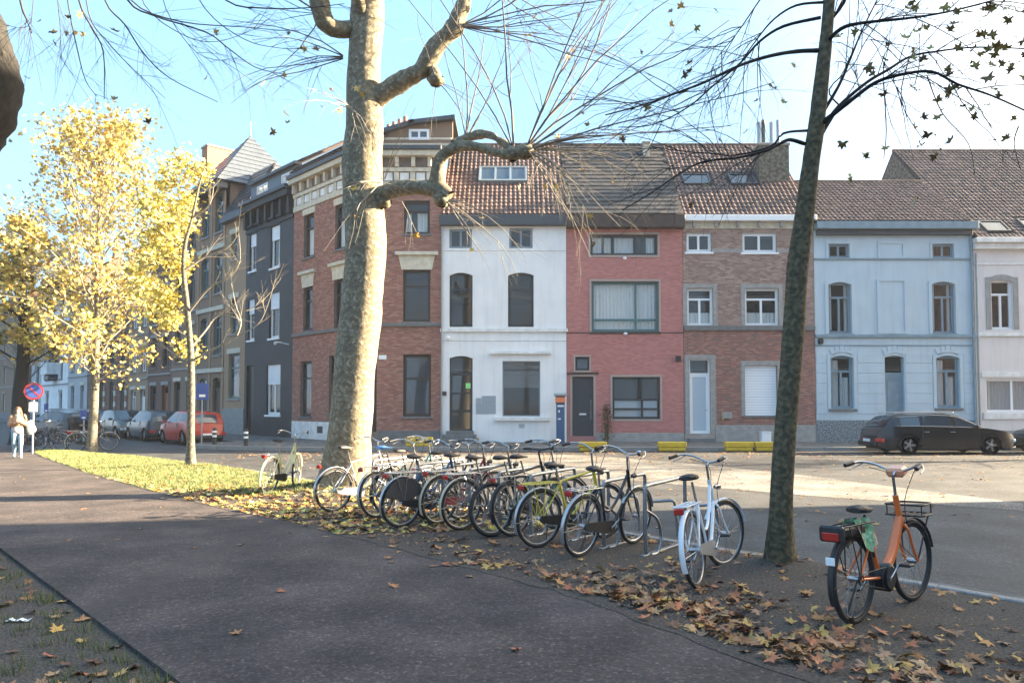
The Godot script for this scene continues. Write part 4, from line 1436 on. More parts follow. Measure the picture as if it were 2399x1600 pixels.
func town_house(x0: float, x1: float, eave: float, m: Material, floors: int, cols: int, label: String, seed_: int, k: int) -> void:
	house("town_house", label, row_left, x0)
	H.set_meta("group", "town houses along the side street")
	var w := x1 - x0 - 0.02
	rng.seed = seed_
	var ops := []
	var kinds := []
	var fh := eave / floors
	var doors := rng.randi() % cols
	for f in floors:
		for c in cols:
			var cw := w / cols
			var ww := minf(cw * 0.52, 1.15)
			var x := (c + 0.5) * cw - ww / 2
			var y := f * fh + (0.95 if f == 0 else 0.8)
			var r := [x, y, x + ww, f * fh + fh - (0.45 if f == 0 else 0.55), 0.1 if k % 2 == 0 or k == 3 else 0.0]
			if f == 0 and c == doors: r[1] = 0.12
			ops.append(r)
			kinds.append("door" if f == 0 and c == doors else "window")
	wall(m, 0, w, 0, eave, ops, 0.0, 0.24)
	body(w, eave, 8.0, M.brown_brick, 0, eave + 2.6, 4.0)
	var fm: Material = [M.dark_frame, M.brown_frame, M.pvc, M.green_frame, M.grey_frame][k % 5]
	for q in ops.size():
		if kinds[q] == "door": door(ops[q], mat("orange_door", lin(0.30, 0.09, 0.04), 0.5) if k == 1 else fm, {"transom": 0.5, "z": -0.18})
		else:
			window(ops[q], {"frame": fm, "fw": 0.07, "cells": TWO_ROWS if cols > 3 else T_CELLS, "sill": M.blue_stone, "pane": M.dark_pane, "deep": 0.16, "curtain": [[0, 0, 1, 0.7]] if rng.randf() < 0.3 else []})
		var r: Array = ops[q]
		if k == 3 and r[1] < 2:   # banded pilasters of the ground floor
			for b in 7: bar("pilaster_block", M.cream_stone if b % 2 else M.chimney_brick, r[2] + 0.08, r[2] + 0.5, 0.2 + b * 0.42, 0.6 + b * 0.42, 0.07)
		elif k != 3: bar("lintel", M.stone if k % 2 else M.cream_stone, r[0] - 0.1, r[2] + 0.1, r[3] + 0.02, r[3] + 0.25, 0.05)
	for f in floors - 1: bar("string_course", M.stone, 0, w, (f + 1) * fh + 0.25, (f + 1) * fh + 0.38, 0.07)
	bar("plinth", M.blue_stone, 0.0, maxf(ops[doors][0] - 0.02, 0.03), -0.05, 0.7, 0.04)
	bar("plinth", M.blue_stone, ops[doors][2] + 0.02, w, -0.05, 0.7, 0.04)
	bar("cornice", M.stone, 0, w, eave - 0.4, eave - 0.05, 0.22)
	gutter(M.fascia, 0, w, eave - 0.047, 0.2, 0.4)
	var g := G.new()
	g.quad(Vector3(0, eave + 0.1, 0.3), Vector3(w, eave + 0.1, 0.3), Vector3(w, eave + 2.7, -4.0), Vector3(0, eave + 2.7, -4.0))
	g.quad(Vector3(w, eave + 0.1, -8.2), Vector3(0, eave + 0.1, -8.2), Vector3(0, eave + 2.7, -4.0), Vector3(w, eave + 2.7, -4.0))
	part("roof", g, M.slate if k % 2 else tile_mat(ROOF_BROWN[0], 0.62), H)
	chimney(w - 0.9, w - 0.2, eave + 1.6, eave + 3.8, -4.4, -3.7, M.chimney_brick, [[w - 0.7, 0.4, 0.11], [w - 0.4, 0.4, 0.11]])
	if k == 5:   # bay window over the entrance
		var bay := Node3D.new()
		bay.name = "bay_window"
		H.add_child(bay, true)
		var b := G.new()
		b.cbox(Transform3D(Basis(), Vector3(w * 0.55, 5.0, 0.5)), Vector3(1.2, 0.55, 0.5), 0.02)
		b.cbox(Transform3D(Basis(), Vector3(w * 0.55, 8.35, 0.5)), Vector3(1.2, 0.25, 0.5), 0.02)
		for x in [-1.12, -0.38, 0.38, 1.12]: b.box(Vector3(w * 0.55 + x - 0.07, 5.55, 0.86), Vector3(w * 0.55 + x + 0.07, 8.1, 0.99))
		part("bay_frame", b, M.white_trim, bay)
		var p := G.new()
		p.box(Vector3(w * 0.55 - 1.1, 5.55, 0.05), Vector3(w * 0.55 + 1.1, 8.1, 0.9))
		part("pane", p, M.car_glass, bay)
		var u := G.new()
		u.cbox(Transform3D(Basis(), Vector3(w * 0.55, 4.15, 0.4)), Vector3(0.9, 0.28, 0.4), 0.1)
		part("corbel", u, M.fascia, bay)

func black_house() -> void:
	house("black_house", "narrow black painted house with white window shutters half lowered", row_left, -11.619)
	var w: float = -6.116 - hx - 0.02
	var r3 := lr([-8.684, 8.754, -7.635, 10.92])
	var r2 := lr([-8.731, 5.122, -7.594, 7.453])
	var r1 := lr([-8.966, 1.2, -7.392, 3.77])
	var l3 := lr([-11.202, 8.914, -10.383, 10.932])
	var l2 := lr([-11.3, 5.182, -10.502, 7.378])
	var d := lr([-11.374, 0.103, -10.452, 3.808])
	d[1] = 0.15
	var top: float = 12.514 - GROUND
	wall(M.black_render, 0, w, 0, top, [r3, r2, r1, l3, l2, d])
	body(w, top, 8.0, M.brown_brick, 0, 0)
	for r in [r3, l3]: window(r, {"fw": 0.08, "cells": TWO_ROWS, "shutter": 0.34, "sill": M.pvc, "deep": 0.12, "curtain": [[0.4, 0, 1, 0.7]]})
	for r in [r2, l2]: window(r, {"fw": 0.08, "cells": TWO_ROWS, "shutter": 0.36, "sill": M.pvc, "deep": 0.12, "curtain": [[0.5, 0, 1, 0.7]]})
	window(r1, {"fw": 0.09, "cells": PAIR, "shutter": 0.40, "sill": M.pvc, "deep": 0.12})
	door(d, M.dark_frame, {"panels": 1})
	for r in [r3, l3]:
		bar("lintel", M.black_render, r[0] - 0.25, r[2] + 0.25, r[3] + 0.35, r[3] + 0.5, 0.14)
		bar("lintel", M.black_render, r[0] - 0.15, r[2] + 0.15, r[3] + 0.02, r[3] + 0.34, 0.05)
	for k in 7: bar("bracket", M.black_render, 0.1 + k * (w - 0.4) / 6, 0.3 + k * (w - 0.4) / 6, top - 1.3, top - 0.42, 0.26)
	bar("frieze_band", M.black_render, 0, w, top - 1.5, top - 1.31, 0.07)
	bar("cornice", M.black_render, 0, w, top - 0.41, top - 0.1, 0.4)
	gutter(M.fascia, 0, w, top - 0.095, 0.2, 0.55)
	# attic storey with dormer windows under a slate slope
	var at: float = 13.704 - GROUND
	var a1 := [0.7, top + 0.2, 2.1, at - 0.15]
	var a2 := [3.6, top + 0.2, 5.1, at - 0.15]
	wall(M.slate, 0.05, w - 0.05, top + 0.1, at, [a1, a2], -0.2, 0.1)
	for r in [a1, a2]: window(r, {"fw": 0.07, "cells": PAIR, "z": -0.2, "deep": 0.02, "curtain": [[0, 0, 1, 1]]})
	bar("gutter", M.fascia, 0, w, at + 0.003, at + 0.16, 0.0, -0.4)
	roof_slope(H, 0.0, w, Vector2(at + 0.14, -0.15), Vector2(at + 2.3, -3.6), ROOF_RED, 37, {"w": 0.24, "l": 0.34})
	var lamp := G.new()
	lamp.tube(PackedVector3Array([Vector3(w - 0.4, 4.6, 0), Vector3(w - 0.5, 4.7, 0.5), Vector3(w - 0.5, 4.62, 0.7)]), PackedFloat32Array([0.03, 0.03, 0.09]), 8)
	part("wall_lamp", lamp, M.pvc, H)

func tower_house() -> void:
	# ochre house with a lower slate slope, then the tower like bay under a pavilion roof
	house("ochre_house", "ochre brick town house with green window frames beside the black house", row_left, -14.415)
	var w: float = -11.619 - hx - 0.02
	var eave: float = 12.376 - GROUND
	var ops := []
	for q in [[-13.633, 9.864, -12.709, 11.322], [-13.668, 5.68, -12.632, 7.652], [-13.78, 2.055, -12.294, 4.555]]: ops.append(lr(q))
	ops[1].append(0.2)
	wall(M.ochre_brick, 0, w, 0, eave, ops)
	body(w, eave, 8.0, M.brown_brick, 0, 0)
	for r in ops:
		window(r, {"frame": M.green_frame, "fw": 0.08, "cells": TWO_ROWS, "sill": M.stone, "pane": M.dark_pane})
		bar("lintel", M.cream_stone, r[0] - 0.15, r[2] + 0.15, r[3] + 0.02, r[3] + 0.3, 0.06)
	bar("cornice", M.fascia, 0, w, eave - 0.35, eave + 0.05, 0.4)
	bar("plinth", M.stone, 0, w, -0.05, 1.4, 0.05)
	roof_slope(H, 0.0, w, Vector2(eave + 0.06, 0.3), Vector2(eave + 3.0, -1.6), [Color(0.075, 0.09, 0.115), Color(0.09, 0.105, 0.13), Color(0.06, 0.07, 0.09)], 38, {"flat": true, "w": 0.3, "l": 0.3, "rough": 0.3})
	house("tower_house", "tall ochre house under a steep slate pavilion roof with a brick chimney", row_left, -18.508)
	w = -14.415 - hx - 0.02
	eave = 14.542 - GROUND
	ops = []
	for f in 4:
		for c in 2: ops.append([0.5 + c * 2.0, 0.9 + f * 3.6, 1.6 + c * 2.0, 3.2 + f * 3.6, 0.15])
	ops[1][1] = 0.12
	wall(M.ochre_dark, 0, w, 0, eave, ops)
	body(w, eave, 6.0, M.ochre_dark, 0, 0)
	for k in ops.size():
		if k == 1: door(ops[k], M.brown_frame, {"transom": 0.6})
		else: window(ops[k], {"frame": M.green_frame, "fw": 0.08, "cells": T_CELLS, "sill": M.stone, "pane": M.dark_pane})
	for f in 3: bar("string_course", M.cream_stone, 0, w, f * 3.6 + 3.5, f * 3.6 + 3.75, 0.1)
	for x in [0.02, w / 2 - 0.1, w - 0.22]: bar("pilaster", M.ochre_brick, x, x + 0.2, 0.1, eave - 0.5, 0.05)
	bar("cornice", M.fascia, -0.2, w + 0.2, eave - 0.4, eave, 0.6)
	var rt := Node3D.new()
	rt.name = "roof"
	H.add_child(rt, true)
	var ap := Vector3(w / 2, eave + 3.75, -2.3)
	var cs := [Vector3(-0.35, eave, 0.7), Vector3(w + 0.35, eave, 0.7), Vector3(w + 0.35, eave, -5.3), Vector3(-0.35, eave, -5.3)]
	for k in 4:
		var a: Vector3 = cs[k]
		var b: Vector3 = cs[(k + 1) % 4]
		var n := 12
		for j in n:   # courses of slate, each a thin step
			var t0 := float(j) / n
			var t1 := float(j + 1) / n
			var g := G.new()
			var p := a.lerp(ap, t0)
			var q := b.lerp(ap, t0)
			var r := b.lerp(ap, t1 + 0.01)
			var s := a.lerp(ap, t1 + 0.01)
			var nn := (q - p).cross(s - p).normalized()
			g.quad(p + nn * 0.05, q + nn * 0.05, r + nn * 0.012, s + nn * 0.012)
			g.quad(p, q, q + nn * 0.05, p + nn * 0.05)
			part("slate_course", g, M.slate, rt)
	var fin := G.new()
	fin.tube(PackedVector3Array([ap, ap + Vector3(0, 0.9, 0)]), PackedFloat32Array([0.06, 0.015]), 6)
	part("finial", fin, M.zinc, rt)
	chimney(-1.3, -0.4, eave - 1.0, 17.925 - GROUND, -3.6, -0.6, M.chimney_brick, [])

# ---------------------------------------------------------------- trees
func smooth(pts: Array, per := 4) -> PackedVector3Array:   # a curve through the points
	var out := PackedVector3Array()
	for k in pts.size() - 1:
		var a: Vector3 = pts[maxi(k - 1, 0)]
		var d: Vector3 = pts[mini(k + 2, pts.size() - 1)]
		for j in per: out.append(pts[k].cubic_interpolate(pts[k + 1], a, d, float(j) / per))
	out.append(pts[-1])
	return out

func radii(rad: Array, n: int, lump := 0.0) -> PackedFloat32Array:   # radii spread evenly over n points
	var out := PackedFloat32Array()
	for k in n:
		var t := float(k) / (n - 1) * (rad.size() - 1)
		var j := mini(int(t), rad.size() - 2)
		out.append(lerpf(rad[j], rad[j + 1], t - j) * (1.0 + lump * rng.randf_range(-1, 1)))
	return out

func tree(called: String, label: String, base: Vector3, group := "") -> Node3D:
	return thing(called, label, "tree", base, 0.0, group)

func grow(t: Node3D, called: String, g: G, m: Material, kind := "") -> MeshInstance3D:   # a part modelled in world coordinates
	var o := part(called, g, m, t, kind)
	o.position = -t.position
	return o

func rough_tube(g: G, pts: PackedVector3Array, rad: PackedFloat32Array, sides: int, rough := 0.05, seed_ := 1, flare := 0.0) -> void:   # a trunk that is not quite round
	var f := FastNoiseLite.new()
	f.seed = seed_
	f.frequency = 0.9
	var k0 := g.v.size()
	g.tube(pts, rad, sides, true)
	for k in range(k0, g.v.size()):
		var p := g.v[k]
		var w := f.get_noise_3d(p.x * 1.6, p.y * 0.9, p.z * 1.6) + 0.4 * f.get_noise_3d(p.x * 6, p.y * 4, p.z * 6)
		var n := g.n[k]
		if absf(n.y) < 0.9:
			g.v[k] = p + n * w * rough
			if flare > 0:
				var low := clampf(1.0 - (p.y - pts[0].y) / 0.9, 0, 1)
				g.v[k] += Vector3(n.x, 0, n.z) * flare * low * low * (0.6 + 0.6 * sin(atan2(n.z, n.x) * 5.0 + 1.0))

# o: wob (bend), pull (a vector that bends the twig), kids, spread, segs
func twig(g: G, p: Vector3, dir: Vector3, len: float, r: float, depth: int, tips: Array, o: Dictionary) -> void:
	var n: int = o.get("segs", 5)
	var pts := PackedVector3Array([p])
	var rad := PackedFloat32Array([r])
	var d := dir.normalized()
	var ds := [d]
	var pull: Vector3 = o.get("pull", Vector3.ZERO)
	for k in n:
		d = (d + Vector3(rng.randf_range(-1, 1), rng.randf_range(-1, 1), rng.randf_range(-1, 1)) * o.get("wob", 0.15) + pull / n).normalized()
		p += d * len / n
		pts.append(p)
		ds.append(d)
		rad.append(lerpf(r, r * 0.35, (k + 1.0) / n))
	g.tube(pts, rad, 3 if r < 0.012 else 5, false)
	if depth <= 0:
		tips.append([pts, ds])
		return
	var kids: int = o.get("kids", 4)
	for k in kids:
		var t := rng.randf_range(0.25, 1.0)
		var j := clampi(int(t * n), 1, n)
		var side: Vector3 = ds[j].cross(Vector3(rng.randf_range(-1, 1), rng.randf_range(-1, 1), rng.randf_range(-1, 1))).normalized()
		twig(g, pts[j], ds[j] + side * o.get("spread", 0.7), len * rng.randf_range(0.35, 0.62), rad[j] * 0.62, depth - 1, tips, o)
	tips.append([pts, ds])

var leaf_cache := {}

func leaf_mesh(variant: int, curl: float) -> ArrayMesh:   # five lobed plane leaf, about one unit wide, lying in xz, stalk towards -z
	var key := [variant, curl]
	if leaf_cache.has(key): return leaf_cache[key]
	rng.seed = 900 + variant
	var g := G.new()
	var rim := []
	var lobes := [[-2.45, 0.36], [-1.9, 0.52], [-1.45, 0.26], [-0.85, 0.56], [-0.42, 0.30], [0.0, 0.62], [0.42, 0.30], [0.85, 0.56], [1.45, 0.26], [1.9, 0.52], [2.45, 0.36], [3.0, 0.12]]
	for q in lobes:
		var a: float = q[0] + rng.randf_range(-0.08, 0.08)
		var r: float = q[1] * rng.randf_range(0.85, 1.12)
		var p := Vector3(sin(a) * r, 0, cos(a) * r)
		p.y = curl * (p.x * p.x * 0.9 + p.z * p.z * 0.5) + curl * 0.25 * sin(a * 3.0 + variant) * r + rng.randf_range(-0.03, 0.03) * curl * 2.0
		rim.append(p)
	for k in rim.size():
		var a: Vector3 = rim[k]
		var b: Vector3 = rim[(k + 1) % rim.size()]
		g.tri(Vector3(0, 0, -0.02), a, b)
	g.tri(Vector3(-0.015, 0, -0.1), Vector3(0.015, 0, -0.1), Vector3(0.03, 0.06 * curl, -0.6))
	leaf_cache[key] = g.mesh()
	return leaf_cache[key]

func any_basis(size: float) -> Basis:
	return Basis.from_euler(Vector3(rng.randf_range(-1.2, 1.2), rng.randf() * TAU, rng.randf_range(-1.2, 1.2))).scaled(Vector3.ONE * size)

const GOLD := [Color(0.52, 0.40, 0.075), Color(0.60, 0.50, 0.15), Color(0.43, 0.30, 0.05), Color(0.60, 0.54, 0.22), Color(0.34, 0.31, 0.07), Color(0.40, 0.23, 0.05), Color(0.25, 0.24, 0.06)]
const LEMON := [Color(0.58, 0.49, 0.11), Color(0.64, 0.56, 0.2), Color(0.5, 0.45, 0.11), Color(0.38, 0.37, 0.09), Color(0.52, 0.38, 0.07)]
const BROWN := [Color(0.20, 0.15, 0.04), Color(0.16, 0.10, 0.03), Color(0.26, 0.19, 0.05), Color(0.12, 0.085, 0.03), Color(0.30, 0.22, 0.05)]

func leafy(t: Node3D, tips: Array, per: int, size: float, spread: float, tones: Array) -> void:   # leaves round the outer twigs
	var at := []
	var cols := []
	for tip in tips:
		var pts: PackedVector3Array = tip[0]
		for k in per:
			var j := rng.randi_range(1, pts.size() - 1)
			var p := pts[j - 1].lerp(pts[j], rng.randf()) + Vector3(rng.randfn(), rng.randfn() - 0.25, rng.randfn()) * spread
			at.append(Transform3D(any_basis(size * rng.randf_range(0.65, 1.25)), p - t.position))
			var c: Color = tones[mini(int(pow(rng.randf(), 1.4) * tones.size()), tones.size() - 1)]
			var d := rng.randf_range(0.8, 1.15)
			cols.append(Color(c.r * d, c.g * d, c.b * d))
	many("crown", leaf_mesh(1, 0.5), M.leaf, at, cols, t)

func single_leaves(t: Node3D, places: Array, size: float, tones: Array) -> void:   # leaves one can pick out, each a part
	for p in places:
		var m := part("leaf", leaf_mesh(rng.randi() % 4, 0.55), leaf_colour(tones[rng.randi() % tones.size()]), t)
		m.transform = Transform3D(any_basis(size * rng.randf_range(0.8, 1.25)), p - t.position)

var leaf_colours := {}

func leaf_colour(c: Color) -> Material:
	if not leaf_colours.has(c):
		var m := mat("leaf_tone_%d" % leaf_colours.size(), c.linear_to_srgb(), 0.65)
		m.backlight = Color(c.r * 0.8, c.g * 0.8, c.b * 0.6).linear_to_srgb()
		leaf_colours[c] = m
	return leaf_colours[c]

func trees() -> void:
	big_plane()
	right_tree()
	near_left_tree()
	golden_tree()
	half_bare_tree()
	far_trees()

func shoots(g: G, p: Vector3, n: int, aim: Vector3, fan: float, len: Vector2, r: float, depth: int, tips: Array, o: Dictionary) -> void:
	for k in n:
		var d := aim + Vector3(rng.randf_range(-1, 1), rng.randf_range(-1, 1), rng.randf_range(-1, 1)) * fan
		twig(g, p + d.normalized() * 0.08, d, rng.randf_range(len.x, len.y), r * rng.randf_range(0.7, 1.2), depth, tips, o)

func big_plane() -> void:
	rng.seed = 101
	var t := tree("plane_tree", "massive pollarded plane tree with pale flaking bark beside the bicycle stand", Vector3(-3.306,-0.025,-15.08))
	var g := G.new()
	var tp := smooth([Vector3(-3.305,-0.099,-15.08), Vector3(-3.267,0.274,-15.08), Vector3(-3.212,0.773,-15.08), Vector3(-3.175,1.273,-15.08), Vector3(-3.092,2.429,-15.08), Vector3(-2.999,3.381,-15.08), Vector3(-2.914,4.329,-15.08), Vector3(-2.903,5.043,-15.08), Vector3(-2.951,5.769,-15.08), Vector3(-2.982,6.488,-15.08), Vector3(-2.945,7.211,-15.08), Vector3(-2.959,8.517,-15.1), Vector3(-2.907,9.518,-15.1), Vector3(-2.897,10.525,-15.1), Vector3(-2.943,12.112,-15.1)], 5)
	rough_tube(g, tp, radii([0.56, 0.50, 0.46, 0.42, 0.405, 0.41, 0.39, 0.40, 0.40, 0.40, 0.37, 0.32, 0.34, 0.30, 0.22], tp.size(), 0.012), 28, 0.035, 3, 0.16)
	grow(t, "trunk", g, M.plane_bark)
	var tw := G.new()
	var pale := G.new()
	var tips := []
	var limbs := [
		[[Vector3(-2.913,7.686,-15.08), Vector3(-2.468,7.962,-15), Vector3(-2.109,8.129,-14.9), Vector3(-1.803,8.291,-14.85), Vector3(-1.628,8.512,-14.8), Vector3(-1.41,8.809,-14.75), Vector3(-1.169,9.036,-14.7), Vector3(-1.067,9.262,-14.7), Vector3(-0.932,9.609,-14.7), Vector3(-0.814,10.218,-14.7)], [0.22, 0.195, 0.185, 0.18, 0.19, 0.165, 0.19, 0.16, 0.14, 0.12]],
		[[Vector3(-2.84,5.718,-15), Vector3(-2.337,5.887,-14.8), Vector3(-1.846,5.881,-14.6), Vector3(-1.383,5.774,-14.4), Vector3(-1.196,5.627,-14.35)], [0.22, 0.165, 0.14, 0.165, 0.11]],
		[[Vector3(-1.349,5.507,-14.4), Vector3(-1.408,5.824,-14.4), Vector3(-1.412,6.101,-14.35), Vector3(-1.326,6.36,-14.3), Vector3(-1.024,6.534,-14.2), Vector3(-0.652,6.5,-14.1), Vector3(-0.286,6.36,-14), Vector3(0.02,6.311,-13.95), Vector3(0.235,6.359,-13.9), Vector3(0.323,6.391,-13.9)], [0.09, 0.155, 0.13, 0.125, 0.11, 0.085, 0.08, 0.10, 0.13, 0.06]],
		[[Vector3(-1.106,6.575,-14.2), Vector3(-0.823,6.725,-14.25), Vector3(-0.496,6.791,-14.25), Vector3(-0.207,6.606,-14.1), Vector3(0.052,6.343,-13.95)], [0.09, 0.08, 0.075, 0.07, 0.075]],
		[[Vector3(-3.147,9.236,-15.1), Vector3(-3.513,9.104,-14.8), Vector3(-3.678,9.244,-14.7), Vector3(-3.723,9.512,-14.6), Vector3(-3.797,10.102,-14.5)], [0.17, 0.165, 0.18, 0.17, 0.13]],
		[[Vector3(-1.632,8.378,-14.85), Vector3(-1.498,8.164,-14.8), Vector3(-1.463,8.025,-14.8)], [0.14, 0.10, 0.05]],
		[[Vector3(-2.953,9.239,-15), Vector3(-2.977,9.488,-14.8), Vector3(-3.055,9.844,-14.5)], [0.12, 0.11, 0.09]],
	]
	for q in limbs:
		var l := G.new()
		var pp := smooth(q[0], 4)
		rough_tube(l, pp, radii(q[1], pp.size(), 0.06), 16, 0.06, 5)
		grow(t, "branch", l, M.plane_bark)
	for q in [Vector3(-1.344,5.577,-14.35), Vector3(0.251,6.351,-13.9), Vector3(0.02,6.327,-13.95), Vector3(-1.109,9.036,-14.7), Vector3(-2.522,5.691,-14.9), Vector3(-1.498,8.077,-14.8)]:
		var kb := G.new()
		kb.ball(Transform3D(Basis(), q), Vector3(0.155, 0.135, 0.15), 12, 8)
		for k in kb.v.size(): kb.v[k] += kb.n[k] * rng.randf_range(-0.03, 0.03)
		grow(t, "knuckle", kb, M.plane_bark)
	var up := {"wob": 0.17, "kids": 3, "spread": 0.55, "segs": 7, "pull": Vector3(0, 0.25, 0)}
	var dn := {"wob": 0.18, "kids": 3, "spread": 0.75, "segs": 5, "pull": Vector3(0.1, -0.55, 0)}
	shoots(tw, Vector3(0.251,6.391,-13.9), 8, Vector3(0.75, 0.95, 0.0), 0.38, Vector2(3.6, 5.4), 0.018, 2, tips, up)
	shoots(tw, Vector3(0.251,6.375,-13.9), 5, Vector3(1.0, 0.28, 0.1), 0.3, Vector2(3.0, 4.4), 0.02, 2, tips, up)
	shoots(tw, Vector3(0.02,6.375,-13.95), 4, Vector3(-0.1, 1.0, 0.0), 0.4, Vector2(3.4, 5.0), 0.019, 2, tips, up)
	shoots(pale, Vector3(0.291,6.359,-13.9), 15, Vector3(0.8, -0.3, 0.2), 0.75, Vector2(1.3, 2.6), 0.014, 2, tips, dn)
	shoots(pale, Vector3(-1.258,5.53,-14.3), 7, Vector3(0.7, -0.3, 0.3), 0.65, Vector2(0.9, 2.3), 0.012, 2, tips, dn)
	shoots(tw, Vector3(-1.05,9.088,-14.7), 11, Vector3(1.0, 0.2, 0.1), 0.5, Vector2(1.8, 4.0), 0.016, 2, tips, up)
	shoots(tw, Vector3(-1.481,8.051,-14.8), 5, Vector3(0.5, -0.2, 0.2), 0.6, Vector2(1.0, 2.2), 0.010, 1, tips, dn)
	shoots(tw, Vector3(-0.864,6.692,-14.25), 5, Vector3(0.1, 1.0, 0.1), 0.4, Vector2(1.6, 3.0), 0.015, 1, tips, up)
	shoots(tw, Vector3(-3.264,8.558,-14.9), 7, Vector3(-1.0, 0.05, 0.2), 0.45, Vector2(1.0, 2.6), 0.013, 2, tips, dn)
	shoots(tw, Vector3(-3.721,9.296,-14.6), 7, Vector3(-0.8, 0.25, 0.0), 0.6, Vector2(1.5, 3.2), 0.014, 2, tips, up)
	shoots(pale, Vector3(-3.093,7.449,-14.7), 6, Vector3(-0.2, -0.5, 0.8), 0.7, Vector2(0.8, 2.0), 0.011, 1, tips, dn)
	shoots(pale, Vector3(-2.474,5.966,-14.6), 9, Vector3(0.1, 0.1, 0.8), 0.9, Vector2(0.8, 1.9), 0.011, 1, tips, dn)
	shoots(tw, Vector3(-0.729,10.131,-14.7), 9, Vector3(0.9, 0.1, 0.0), 0.6, Vector2(2.0, 4.5), 0.016, 2, tips, up)
	for g2 in [[tw, M.twig], [pale, M.pale_twig]]: grow(t, "twigs", g2[0], g2[1], "stuff")
	var lv := []
	for k in 46:
		var tip: Array = tips[rng.randi() % tips.size()]
		lv.append(tip[0][rng.randi_range(2, tip[0].size() - 1)] + Vector3(0, -0.06, 0))
	lv.append_array([Vector3(-2.991,7.795,-14.6), Vector3(0.846,6.563,-13.7), Vector3(-2.906,7.709,-14.6)])
	single_leaves(t, lv, 0.15, [Color(0.5, 0.30, 0.04), Color(0.22, 0.15, 0.05), Color(0.40, 0.27, 0.08), Color(0.15, 0.10, 0.05)])

